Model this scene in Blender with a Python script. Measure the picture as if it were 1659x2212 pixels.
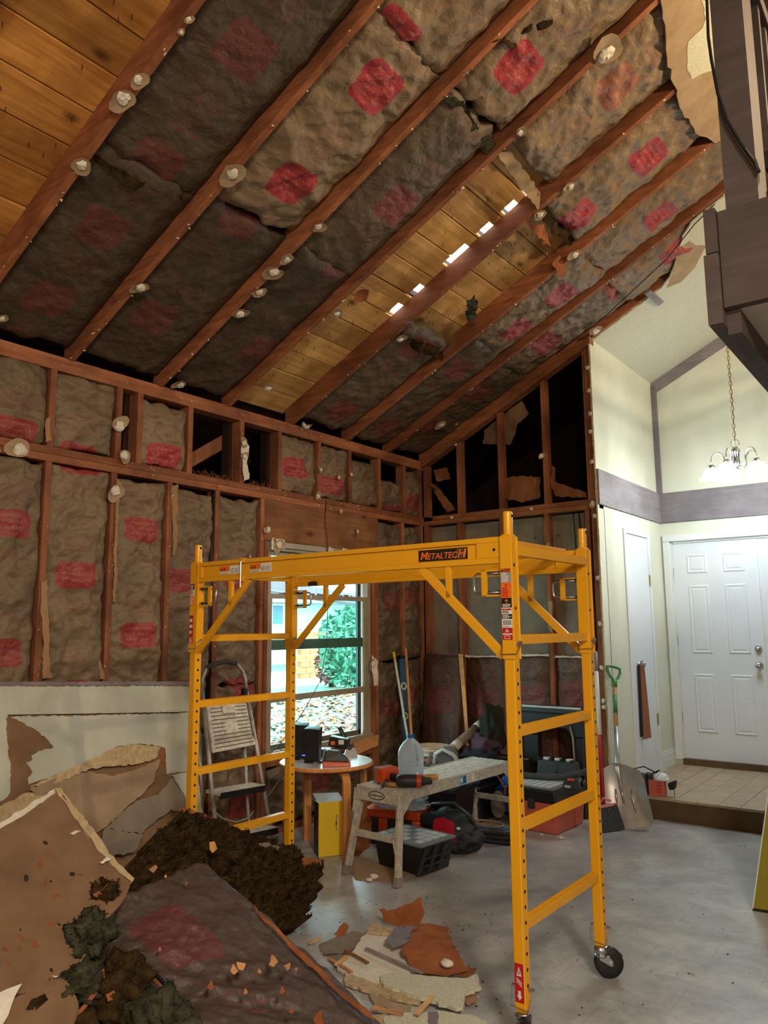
import bpy, bmesh, math, random
import numpy as np
from mathutils import Vector, Matrix
random.seed(7)
sc = bpy.context.scene
for o in list(bpy.data.objects): bpy.data.objects.remove(o)
COL = sc.collection
# ------------------------------------------------------------------ camera
FPX, PITCH, ROLL, YAW = 1659.148, math.radians(8.4434), math.radians(-0.4653), math.radians(36.9837)
CAM = np.array([4.0259, 0.0, 1.4388])
FW = np.array([-math.sin(YAW)*math.cos(PITCH), math.cos(YAW)*math.cos(PITCH), math.sin(PITCH)])
_r0 = np.array([math.cos(YAW), math.sin(YAW), 0.0]); _u0 = np.cross(_r0, FW)
RT = math.cos(ROLL)*_r0 + math.sin(ROLL)*_u0; UP = np.cross(RT, FW)
cd = bpy.data.cameras.new('camera'); cam = bpy.data.objects.new('camera', cd); COL.objects.link(cam)
cd.sensor_fit = 'VERTICAL'; cd.sensor_height = 36.0; cd.lens = FPX*36.0/2212.0; cd.clip_start = 0.05; cd.clip_end = 200
M3 = Matrix([[RT[0], UP[0], -FW[0]], [RT[1], UP[1], -FW[1]], [RT[2], UP[2], -FW[2]]])
cam.matrix_world = Matrix.Translation(Vector(CAM)) @ M3.to_4x4()
sc.camera = cam
# ------------------------------------------------------------------ world, lamps, exposure
sc.view_settings.view_transform = 'Standard'; sc.view_settings.look = 'None'
sc.view_settings.gamma = 1.0; sc.view_settings.use_curve_mapping = False
sc.view_settings.exposure = 0.0
wd = bpy.data.worlds.new('sky'); sc.world = wd; wd.use_nodes = True
bg = wd.node_tree.nodes['Background']; bg.inputs[0].default_value = (0.78, 0.93, 1.0, 1); bg.inputs[1].default_value = 15.0

def lamp(name, kind, loc, col, power, size=0.1, rot=None, sy=None):
    d = bpy.data.lights.new(name, kind); d.color = col; d.energy = power
    if kind == 'AREA':
        d.size = size
        if sy: d.shape = 'RECTANGLE'; d.size_y = sy
    else: d.shadow_soft_size = size
    o = bpy.data.objects.new(name, d); COL.objects.link(o); o.location = loc
    if rot: o.rotation_euler = rot
    return o
lamp('loft_lamp', 'POINT', (5.4, 6.0, 4.3), (1.0, 0.8, 0.55), 130, 0.07)
lamp('loft_side_lamp', 'POINT', (4.75, 3.75, 3.95), (1.0, 0.76, 0.46), 190, 0.06)
lamp('dining_lamp', 'POINT', (5.2, -1.6, 2.45), (1.0, 0.8, 0.58), 190, 0.12)
lamp('overhead_fill', 'AREA', (5.4, -0.2, 3.3), (1.0, 0.88, 0.72), 170, 0.6, (0.0, math.radians(28), 0.0))  # added area light, brightens the foreground from above; no known fixture there

# ------------------------------------------------------------------ pixel helpers (photo pixel -> world point on a real surface)
def ray(x, y): return FW + RT*(x-829.5)/FPX - UP*(y-1106.0)/FPX
def P_pl(x, y, p, n):
    v = ray(x, y); n = np.array(n, float); t = (n@np.array(p, float) - n@CAM)/(n@v)
    return Vector(CAM + t*v)
def P_X(x, y, X): return P_pl(x, y, (X, 0, 0), (1, 0, 0))
def P_Y(x, y, Y): return P_pl(x, y, (0, Y, 0), (0, 1, 0))
def P_Z(x, y, Z): return P_pl(x, y, (0, 0, Z), (0, 0, 1))
def P_D(x, y, d): return Vector(CAM + ray(x, y)*d)
SL, Z0 = 0.488, 2.975
def cz(X): return Z0 + SL*X
def P_C(x, y, off=0.0): return P_pl(x, y, (0, 0, Z0+off), (-SL, 0, 1))
CN = Vector((-SL, 0, 1)).normalized(); CU = Vector((1, 0, SL)).normalized()
def CP(X, Y, off=0.0): return Vector((X, Y, cz(X)+off))

# ------------------------------------------------------------------ materials
def lin(c):
    c = c.lstrip('#'); r = [int(c[i:i+2], 16)/255 for i in (0, 2, 4)]
    return tuple((x/12.92 if x <= 0.04045 else ((x+0.055)/1.055)**2.4) for x in r) + (1,)
MATS = {}
def nodes(name):
    m = bpy.data.materials.new(name); m.use_nodes = True; nt = m.node_tree
    return m, nt, nt.nodes['Principled BSDF']
def mk(nt, t, **kw):
    n = nt.nodes.new(t)
    for k, v in kw.items(): setattr(n, k, v)
    return n
def ramp(nt, stops):
    r = mk(nt, 'ShaderNodeValToRGB'); el = r.color_ramp.elements
    while len(el) < len(stops): el.new(0.5)
    for e, (p, c) in zip(el, stops): e.position = p; e.color = lin(c) if isinstance(c, str) else c
    return r
def mixc(nt, f, a, b, blend='MIX'):
    n = mk(nt, 'ShaderNodeMix', data_type='RGBA', blend_type=blend)
    for s, v in ((0, f), (6, a), (7, b)):
        if hasattr(v, 'is_linked') or hasattr(v, 'links'): nt.links.new(v, n.inputs[s])
        elif s == 0: n.inputs[0].default_value = v
        else: n.inputs[s].default_value = lin(v) if isinstance(v, str) else v
    return n.outputs[2]
def math_(nt, op, a, b=None, c=None):
    n = mk(nt, 'ShaderNodeMath', operation=op)
    for i, v in enumerate((a, b, c)):
        if v is None: continue
        if hasattr(v, 'links'): nt.links.new(v, n.inputs[i])
        else: n.inputs[i].default_value = v
    return n.outputs[0]
def noise(nt, vec, scale, detail=4, rough=0.55, dist=0.0):
    n = mk(nt, 'ShaderNodeTexNoise'); n.inputs['Scale'].default_value = scale; n.inputs['Detail'].default_value = detail
    n.inputs['Roughness'].default_value = rough; n.inputs['Distortion'].default_value = dist
    if vec is not None: nt.links.new(vec, n.inputs['Vector'])
    return n
def bump(nt, bs, h, strength=0.3, dist=0.01):
    b = mk(nt, 'ShaderNodeBump'); b.inputs['Strength'].default_value = strength; b.inputs['Distance'].default_value = dist
    nt.links.new(h, b.inputs['Height']); nt.links.new(b.outputs[0], bs.inputs['Normal'])
def mapped(nt, scale=(1, 1, 1), coord='Object', rnd=True):
    tc = mk(nt, 'ShaderNodeTexCoord'); mp = mk(nt, 'ShaderNodeMapping'); mp.inputs['Scale'].default_value = scale
    v = tc.outputs[coord]
    if rnd:
        oi = mk(nt, 'ShaderNodeObjectInfo'); s = math_(nt, 'MULTIPLY', oi.outputs['Random'], 17.3)
        va = mk(nt, 'ShaderNodeVectorMath', operation='ADD'); nt.links.new(v, va.inputs[0]); nt.links.new(s, va.inputs[1]); v = va.outputs[0]
    nt.links.new(v, mp.inputs['Vector']); return mp.outputs[0]
def plain(name, c, rough=0.5, metal=0.0, nscale=30, var=0.15, bs=0.0, dark=None, coat=0.0, spec=None):
    """one colour with gentle mottling and optional relief"""
    m, nt, b = nodes(name); v = mapped(nt)
    n = noise(nt, v, nscale, 5, 0.6)
    base = lin(c); d = lin(dark) if dark else tuple(x*(1-var*2) for x in base[:3])+(1,)
    r = ramp(nt, [(0.3, d), (0.7, base)]); nt.links.new(n.outputs[0], r.inputs[0]); nt.links.new(r.outputs[0], b.inputs['Base Color'])
    b.inputs['Roughness'].default_value = rough; b.inputs['Metallic'].default_value = metal
    if coat: b.inputs['Coat Weight'].default_value = coat
    if spec is not None: b.inputs['Specular IOR Level'].default_value = spec
    if bs: bump(nt, b, n.outputs[0], bs, 0.004)
    MATS[name] = m; return m
def wood(name, c1, c2, c3=None, axis=0, rough=0.75, knots=False, scale=1.0):
    """grain stretched along one axis (0 x, 1 y, 2 z), with stains and optional knots"""
    m, nt, b = nodes(name); s = [26*scale]*3; s[axis] = 1.6*scale
    v = mapped(nt, tuple(s)); n = noise(nt, v, 1.0, 6, 0.65, 0.6)
    r = ramp(nt, [(0.25, c1), (0.75, c2)]); nt.links.new(n.outputs[0], r.inputs[0]); colr = r.outputs[0]
    v2 = mapped(nt, (1, 1, 1)); n2 = noise(nt, v2, 3.2, 3, 0.6); r2 = ramp(nt, [(0.42, (0, 0, 0, 1)), (0.68, (1, 1, 1, 1))]); nt.links.new(n2.outputs[0], r2.inputs[0])
    colr = mixc(nt, math_(nt, 'MULTIPLY', r2.outputs[0], 0.65), colr, c3 or c1)
    if knots:
        s2 = [1, 1, 1]; s2[axis] = 0.5
        v3 = mapped(nt, tuple(s2)); vo = mk(nt, 'ShaderNodeTexVoronoi'); vo.inputs['Scale'].default_value = 5.5; nt.links.new(v3, vo.inputs['Vector'])
        r3 = ramp(nt, [(0.05, (1, 1, 1, 1)), (0.16, (0, 0, 0, 1))]); nt.links.new(vo.outputs['Distance'], r3.inputs[0])
        colr = mixc(nt, math_(nt, 'MULTIPLY', r3.outputs[0], 0.75), colr, '#3a1a08')
    oi = mk(nt, 'ShaderNodeObjectInfo'); hv = mk(nt, 'ShaderNodeHueSaturation'); nt.links.new(colr, hv.inputs['Color'])
    nt.links.new(math_(nt, 'ADD', math_(nt, 'MULTIPLY', oi.outputs['Random'], 0.5), 0.75), hv.inputs['Value'])
    nt.links.new(hv.outputs[0], b.inputs['Base Color']); b.inputs['Roughness'].default_value = rough; b.inputs['Specular IOR Level'].default_value = 0.25
    bump(nt, b, n.outputs[0], 0.25, 0.003); MATS[name] = m; return m
def kraft(name='kraft'):
    """asphalt-kraft facing: tone, print offset and period come from each batt's own properties"""
    m, nt, b = nodes(name)
    uv = mk(nt, 'ShaderNodeUVMap'); sx = mk(nt, 'ShaderNodeSeparateXYZ'); nt.links.new(uv.outputs[0], sx.inputs[0])
    def at(n):
        a = mk(nt, 'ShaderNodeAttribute', attribute_type='OBJECT', attribute_name=n); return a.outputs['Fac']
    v = mapped(nt); n1 = noise(nt, v, 5, 5, 0.6); n2 = noise(nt, v, 40, 4, 0.6)
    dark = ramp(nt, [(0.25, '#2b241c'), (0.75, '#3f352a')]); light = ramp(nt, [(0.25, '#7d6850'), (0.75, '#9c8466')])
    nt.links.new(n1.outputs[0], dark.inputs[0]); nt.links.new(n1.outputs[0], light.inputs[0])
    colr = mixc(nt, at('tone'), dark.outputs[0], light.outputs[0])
    # reddish tint patches of faded print
    n3 = noise(nt, v, 3.1, 2, 0.5); r3 = ramp(nt, [(0.55, (0, 0, 0, 1)), (0.75, (1, 1, 1, 1))]); nt.links.new(n3.outputs[0], r3.inputs[0])
    colr = mixc(nt, math_(nt, 'ADD', math_(nt, 'MULTIPLY', r3.outputs[0], 0.22), at('blush')), colr, '#5a2a28')
    colr = mixc(nt, at('mauve'), colr, '#4a3d3e')
    per = at('period'); uo = math_(nt, 'SUBTRACT', sx.outputs[0], at('offset'))
    fr = math_(nt, 'SUBTRACT', math_(nt, 'FRACT', math_(nt, 'ADD', math_(nt, 'DIVIDE', uo, per), 0.5)), 0.5)
    du = math_(nt, 'ABSOLUTE', math_(nt, 'MULTIPLY', fr, per)); vv = math_(nt, 'SUBTRACT', sx.outputs[1], at('across')); dv = math_(nt, 'ABSOLUTE', vv)
    a = math_(nt, 'DIVIDE', du, at('stamp')); c = math_(nt, 'DIVIDE', dv, 0.118); d = math_(nt, 'DIVIDE', math_(nt, 'ADD', a, c), 1.75)
    mx = math_(nt, 'MAXIMUM', math_(nt, 'MAXIMUM', a, c), d); mx = math_(nt, 'ADD', mx, math_(nt, 'MULTIPLY', math_(nt, 'SUBTRACT', n2.outputs[0], 0.5), 0.3))
    mask = math_(nt, 'LESS_THAN', mx, 1.0)
    # lines of illegible print inside the red block
    lines = math_(nt, 'GREATER_THAN', math_(nt, 'SINE', math_(nt, 'MULTIPLY', fr, math_(nt, 'MULTIPLY', per, 190.0))), 0.25)
    vn_ = mapped(nt, (1, 1, 1)); nl = noise(nt, vn_, 90, 1, 0.5); gl = math_(nt, 'GREATER_THAN', nl.outputs[0], 0.5)
    core = math_(nt, 'LESS_THAN', mx, 0.72); txt = math_(nt, 'MULTIPLY', math_(nt, 'MULTIPLY', lines, gl), core)
    red = mixc(nt, math_(nt, 'MULTIPLY', txt, 0.45), '#a31634', '#b58b62')
    red = mixc(nt, math_(nt, 'SUBTRACT', 0.62, math_(nt, 'MULTIPLY', at('tone'), 0.7)), red, '#3a0f18')
    colr = mixc(nt, math_(nt, 'MULTIPLY', mask, at('ink')), colr, red)
    # faint plain lettering between the blocks
    gap = math_(nt, 'MULTIPLY', math_(nt, 'GREATER_THAN', mx, 1.7), math_(nt, 'LESS_THAN', mx, 2.9)); wob = math_(nt, 'LESS_THAN', dv, 0.09)
    colr = mixc(nt, math_(nt, 'MULTIPLY', math_(nt, 'MULTIPLY', math_(nt, 'MULTIPLY', gap, wob), math_(nt, 'MULTIPLY', lines, gl)), 0.3), colr, '#8a2436')
    nt.links.new(colr, b.inputs['Base Color']); b.inputs['Roughness'].default_value = 0.5; b.inputs['Specular IOR Level'].default_value = 0.35
    vo = mk(nt, 'ShaderNodeTexVoronoi', feature='DISTANCE_TO_EDGE'); vo.inputs['Scale'].default_value = 14
    nd = noise(nt, v, 9, 3, 0.6); va = mk(nt, 'ShaderNodeVectorMath', operation='ADD'); sc_ = mk(nt, 'ShaderNodeVectorMath', operation='SCALE'); sc_.inputs['Scale'].default_value = 0.12
    nt.links.new(nd.outputs['Color'], sc_.inputs[0]); nt.links.new(v, va.inputs[0]); nt.links.new(sc_.outputs[0], va.inputs[1]); nt.links.new(va.outputs[0], vo.inputs['Vector'])
    h = math_(nt, 'ADD', math_(nt, 'MULTIPLY', vo.outputs['Distance'], 0.9), math_(nt, 'MULTIPLY', n2.outputs[0], 0.5))
    bump(nt, b, h, 0.42, 0.022); MATS[name] = m; return m

wood('stud', '#6e3f2a', '#a86c49', '#4f2c1e', 2); wood('stud_y', '#6e3f2a', '#a86c49', '#4f2c1e', 1); wood('stud_x', '#693c26', '#a36641', '#4a281a', 0)
wood('deck', '#8a551f', '#c98f4a', '#7a4416', 1, knots=True); wood('deck_lit', '#a67a44', '#dcae6e', '#8f6232', 1, knots=True); wood('header', '#7c4a2c', '#ab7a52', '#5f3722', 1, knots=True)  # second deck tone: brighter light on the middle bays put into the colour
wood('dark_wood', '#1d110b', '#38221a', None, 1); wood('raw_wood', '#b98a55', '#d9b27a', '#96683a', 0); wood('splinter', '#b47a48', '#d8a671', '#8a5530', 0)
wood('bentwood', '#b06f3a', '#cf9258', '#a2632f', 2, rough=0.4); wood('handle_wood', '#a8763e', '#cf9d62', '#7d5528', 2, rough=0.45)
kraft()
plain('fibre', '#463620', 1.0, nscale=22, dark='#150f08', bs=1.0, spec=0.05)
plain('fibre_green', '#4c4b3a', 1.0, nscale=26, dark='#171812', bs=1.0, spec=0.05)
plain('tan_paper', '#a68e72', 0.85, nscale=9, var=0.1, dark='#8f785d', bs=0.15, spec=0.15)
plain('brown_paper', '#8d5b38', 0.85, nscale=8, dark='#6f432a', bs=0.2, spec=0.15)
plain('orange_paper', '#9c5f38', 0.8, nscale=10, dark='#7d4526', bs=0.3, spec=0.15)
plain('torn_board', '#a08b74', 0.9, nscale=6, dark='#8a745d', bs=0.2, spec=0.1)
plain('board_back', '#876a51', 0.9, nscale=5, dark='#6b533e', bs=0.1, spec=0.1)
plain('gypsum', '#d8d0c2', 0.95, nscale=60, var=0.08, bs=0.4, spec=0.1)
plain('gypsum_edge', '#c2ae8c', 0.95, nscale=40, dark='#a08a66', bs=0.6, spec=0.1)
plain('grey_board', '#8b8073', 0.9, nscale=7, dark='#756a5e', bs=0.05, spec=0.1)
plain('sheet_white', '#bdbfb4', 0.75, nscale=3.5, dark='#a3a69c', bs=0.05, spec=0.2)
plain('textured_ceiling', '#cfcdb8', 0.9, nscale=130, dark='#aaa793', bs=0.5, spec=0.1)
plain('wall_cream', '#cdd0c0', 0.8, nscale=2.5, dark='#c3c6b2', spec=0.2)
plain('wall_plain', '#a89880', 0.85, nscale=3, var=0.05, spec=0.2)
plain('door_white', '#cfd6da', 0.45, nscale=4, var=0.02); plain('trim_white', '#d4d8d6', 0.5, nscale=4, var=0.03)
wood('grey_trim', '#6a6467', '#868083', '#5e585b', 0, rough=0.6); wood('loft_brown', '#4a3f3e', '#5b4f4c', '#40362f', 0, rough=0.7)
wood('grey_trim_y', '#6a6467', '#868083', '#5e585b', 1, rough=0.6)
plain('soffit', '#b3ab9f', 0.9, nscale=40, var=0.05, bs=0.2)
plain('yellow_paint', '#e2a012', 0.32, nscale=6, var=0.04, coat=0.2); plain('yellow_card', '#e0bb1e', 0.55, nscale=5, var=0.04); plain('olive_yellow', '#8d8212', 0.6, nscale=5, var=0.08)
plain('zinc', '#b9bcc0', 0.32, 1.0, 20, 0.1); plain('nickel', '#c3c5c8', 0.22, 1.0, 20, 0.05); plain('worn_alu', '#b5b0a6', 0.5, 0.55, 25, 0.2, 0.1)
plain('paint_splatter_alu', '#cbc3b4', 0.6, 0.15, 35, 0.25, 0.2, dark='#9c9485'); plain('dusty_platform', '#dad5cb', 0.8, 0.0, 30, 0.12, 0.2, dark='#aaa396')
plain('black_rubber', '#141312', 0.5, nscale=20, var=0.2); plain('black_plastic', '#1c1d1f', 0.38, nscale=15, var=0.15); plain('dark_plastic', '#2c2e30', 0.5, nscale=12, var=0.15)
plain('grey_plastic', '#6f7173', 0.55, nscale=15, var=0.12); plain('light_plastic', '#b9bbba', 0.5, nscale=15, var=0.08); plain('orange_plastic', '#cf4a1d', 0.4, nscale=10, var=0.1)
plain('red_plastic', '#c4604c', 0.5, nscale=6, var=0.12, dark='#a54a3a'); plain('red_paint', '#b01c2e', 0.35, nscale=10, var=0.08); plain('pink_plastic', '#d37784', 0.5, nscale=10, var=0.06)
plain('blue_plastic', '#1c63b8', 0.4, nscale=10, var=0.1); plain('level_blue', '#2b5878', 0.45, nscale=10, var=0.15); plain('white_paint', '#d8d5cc', 0.5, nscale=12, var=0.08)
plain('green_plastic', '#3f7a3a', 0.45, nscale=10, var=0.1); plain('shovel_metal', '#c4c2bd', 0.36, 0.65, 12, 0.14, 0.05); plain('brass', '#a9905a', 0.35, 0.9, 20, 0.1)
plain('leather', '#8d5a3c', 0.6, nscale=30, var=0.12, bs=0.2); plain('cloth_dark', '#2b2a22', 0.95, nscale=12, dark='#15140f', bs=0.4); plain('cloth_mauve', '#5d4350', 0.95, nscale=8, dark='#3f2c36', bs=0.3)
plain('cloth_navy', '#1f2433', 0.95, nscale=10, dark='#0f1119', bs=0.3); plain('bag_black', '#1b1a1b', 0.7, nscale=12, var=0.2, bs=0.3); plain('bucket_white', '#c8b9a2', 0.5, nscale=5, var=0.06)
plain('cardboard', '#9b7752', 0.85, nscale=8, var=0.08); plain('tube_grey', '#8f857b', 0.7, nscale=7, dark='#6d625a'); plain('foam_grey', '#3f4040', 0.9, nscale=30, var=0.12, bs=0.3)
plain('decal_black', '#15130f', 0.5, var=0.02); plain('decal_orange', '#e0661c', 0.5, var=0.02); plain('decal_white', '#d8d6cf', 0.5, var=0.02); plain('decal_red', '#b3141f', 0.5, var=0.02); plain('decal_grey', '#8a8a88', 0.5, var=0.02)
plain('decal_blue', '#1b4f86', 0.5, var=0.02); plain('cyan_sticker', '#3b9ac9', 0.5, var=0.04); plain('hole_dark', '#0b0705', 0.9, var=0.02)
plain('rail_olive', '#5b6355', 0.5, nscale=6, var=0.08); plain('window_tan', '#a3947f', 0.5, 0.15, 10, 0.08); plain('laminate_white', '#d7d8d8', 0.3, nscale=6, var=0.03)
plain('cable_black', '#0e0d0d', 0.5, var=0.02); plain('cable_grey', '#8e887c', 0.6, var=0.05); plain('mask_white', '#d7e0e3', 0.8, nscale=10, var=0.04); plain('bristle', '#3f4446', 0.9, nscale=80, dark='#24282a', bs=0.6)
plain('step_wood', '#5c4524', 0.6, nscale=8, dark='#47341a'); plain('tile_tan', '#a9987e', 0.5, nscale=6, dark='#94836a', bs=0.05)
plain('house_teal', '#9fcfc9', 0.8, nscale=2, var=0.04); plain('roof_grey', '#6b6a70', 0.9, nscale=20, var=0.1); plain('eave_brown', '#5d5660', 0.8, nscale=10, var=0.06); plain('concrete_out', '#c9c9c4', 0.9, nscale=4, var=0.04)
plain('brick_orange', '#c7643f', 0.9, nscale=12, var=0.1); plain('leaf_green', '#437a60', 0.7, nscale=30, var=0.2); plain('leaf_dry', '#7c4243', 0.8, nscale=30, var=0.25, dark='#6d4038'); plain('lawn', '#5d8266', 0.95, nscale=14, dark='#466650')
def glass():
    m, nt, b = nodes('pane_glass'); out = nt.nodes['Material Output']; nt.nodes.remove(b)
    t = mk(nt, 'ShaderNodeBsdfTransparent'); t.inputs[0].default_value = (0.86, 0.98, 0.96, 1); g = mk(nt, 'ShaderNodeBsdfGlossy'); g.inputs['Roughness'].default_value = 0.03
    fr = mk(nt, 'ShaderNodeLayerWeight'); mx = mk(nt, 'ShaderNodeMixShader')
    nt.links.new(math_(nt, 'ADD', math_(nt, 'MULTIPLY', math_(nt, 'POWER', fr.outputs['Facing'], 5.0), 0.5), 0.03), mx.inputs[0]); nt.links.new(t.outputs[0], mx.inputs[1]); nt.links.new(g.outputs[0], mx.inputs[2]); nt.links.new(mx.outputs[0], out.inputs[0]); MATS['pane_glass'] = m
    m, nt, b = nodes('jug_plastic'); b.inputs['Base Color'].default_value = lin('#cfe6f4'); b.inputs['Roughness'].default_value = 0.3; b.inputs['Transmission Weight'].default_value = 0.35; b.inputs['IOR'].default_value = 1.2; b.inputs['Subsurface Weight'].default_value = 0.25; MATS['jug_plastic'] = m
    m, nt, b = nodes('water'); b.inputs['Base Color'].default_value = lin('#9fd0ee'); b.inputs['Roughness'].default_value = 0.05; b.inputs['Transmission Weight'].default_value = 0.9; b.inputs['IOR'].default_value = 1.33; MATS['water'] = m
    m, nt, b = nodes('clear_film'); b.inputs['Base Color'].default_value = lin('#c8ccd2'); b.inputs['Roughness'].default_value = 0.18; b.inputs['Alpha'].default_value = 0.55; v = mapped(nt); n = noise(nt, v, 22, 3); bump(nt, b, n.outputs[0], 0.7, 0.02); MATS['clear_film'] = m
    m, nt, b = nodes('lamp_glass'); b.inputs['Base Color'].default_value = (0.9, 0.95, 1, 1); b.inputs['Emission Color'].default_value = (0.86, 0.97, 1.0, 1); b.inputs['Emission Strength'].default_value = 9.0; MATS['lamp_glass'] = m
    m, nt, b = nodes('led_blue'); b.inputs['Emission Color'].default_value = (0.02, 0.1, 1, 1); b.inputs['Emission Strength'].default_value = 2.0; MATS['led_blue'] = m
glass()
def vinyl():
    m, nt, b = nodes('vinyl_floor'); v = mapped(nt, rnd=False)
    n = noise(nt, v, 2.2, 7, 0.65, 0.5); r = ramp(nt, [(0.3, '#82817f'), (0.5, '#a6a5a3'), (0.7, '#c8c7c2')]); nt.links.new(n.outputs[0], r.inputs[0])
    n2 = noise(nt, v, 9, 6, 0.7, 1.5); r2 = ramp(nt, [(0.48, (0, 0, 0, 1)), (0.75, (1, 1, 1, 1))]); nt.links.new(n2.outputs[0], r2.inputs[0])
    c = mixc(nt, math_(nt, 'MULTIPLY', r2.outputs[0], 0.45), r.outputs[0], '#6b7078')
    br = mk(nt, 'ShaderNodeTexBrick'); br.offset = 0.5; br.inputs['Scale'].default_value = 1.0; br.inputs['Brick Width'].default_value = 0.46; br.inputs['Row Height'].default_value = 0.31; br.inputs['Mortar Size'].default_value = 0.003
    br.inputs['Color1'].default_value = (1, 1, 1, 1); br.inputs['Color2'].default_value = (0.86, 0.88, 0.9, 1); br.inputs['Mortar'].default_value = (0.72, 0.72, 0.72, 1); nt.links.new(v, br.inputs['Vector'])
    c = mixc(nt, 0.7, c, br.outputs['Color'], 'MULTIPLY')
    n3 = noise(nt, v, 0.9, 3, 0.5); r3 = ramp(nt, [(0.5, (0, 0, 0, 1)), (0.68, (1, 1, 1, 1))]); nt.links.new(n3.outputs[0], r3.inputs[0])
    c = mixc(nt, math_(nt, 'MULTIPLY', r3.outputs[0], 0.4), c, '#8b7964')
    nt.links.new(c, b.inputs['Base Color']); b.inputs['Roughness'].default_value = 0.33; bump(nt, b, n2.outputs[0], 0.08, 0.003); MATS['vinyl_floor'] = m
vinyl()
# ------------------------------------------------------------------ mesh helpers
def vnoise(x, y, seed=0):
    x = np.asarray(x, float); y = np.asarray(y, float); xi = np.floor(x).astype(np.int64); yi = np.floor(y).astype(np.int64)
    fx = x-xi; fy = y-yi; fx = fx*fx*(3-2*fx); fy = fy*fy*(3-2*fy)
    def h(a, b):
        n = (a*374761393 + b*668265263 + seed*2147483647+seed*97531) & 0xffffffff
        n = ((n ^ (n >> 13))*1274126177) & 0xffffffff; n = n ^ (n >> 16); return (n & 0xffff)/65535.0
    return (h(xi, yi)*(1-fx)+h(xi+1, yi)*fx)*(1-fy) + (h(xi, yi+1)*(1-fx)+h(xi+1, yi+1)*fx)*fy
def worley(x, y, seed=0):
    xi = np.floor(x).astype(np.int64); yi = np.floor(y).astype(np.int64); best = np.full(x.shape, 9.0)
    def h(a, b, k):
        n = (a*374761393 + b*668265263 + (seed*13+k)*974711) & 0xffffffff
        n = ((n ^ (n >> 13))*1274126177) & 0xffffffff; n = n ^ (n >> 16); return (n & 0xffff)/65535.0
    for dx in (-1, 0, 1):
        for dy in (-1, 0, 1):
            cx = xi+dx; cy = yi+dy; best = np.minimum(best, (cx+h(cx, cy, 1)-x)**2+(cy+h(cx, cy, 2)-y)**2)
    return np.sqrt(best)
def crease(u, v, seed):
    """crumpled paper: facets meeting in sharp folds at three scales"""
    rs = np.random.RandomState(seed); h = 0
    for f, a, wv in ((6.5, .55, .5), (14, .32, .5), (29, .17, .4)):
        th = rs.rand()*3.14; uu = math.cos(th)*u-math.sin(th)*v; vv = math.sin(th)*u+math.cos(th)*v; st = rs.uniform(.55, .9)
        wx = (vnoise(u*f*.8, v*f*.8+5, seed+3)-.5)*wv; wy = (vnoise(u*f*.8+9, v*f*.8, seed+4)-.5)*wv
        h = h + a*worley(uu*f+wx, vv*f*st+wy+3.3, seed+int(f))
    return h*1.25-0.45
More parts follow.
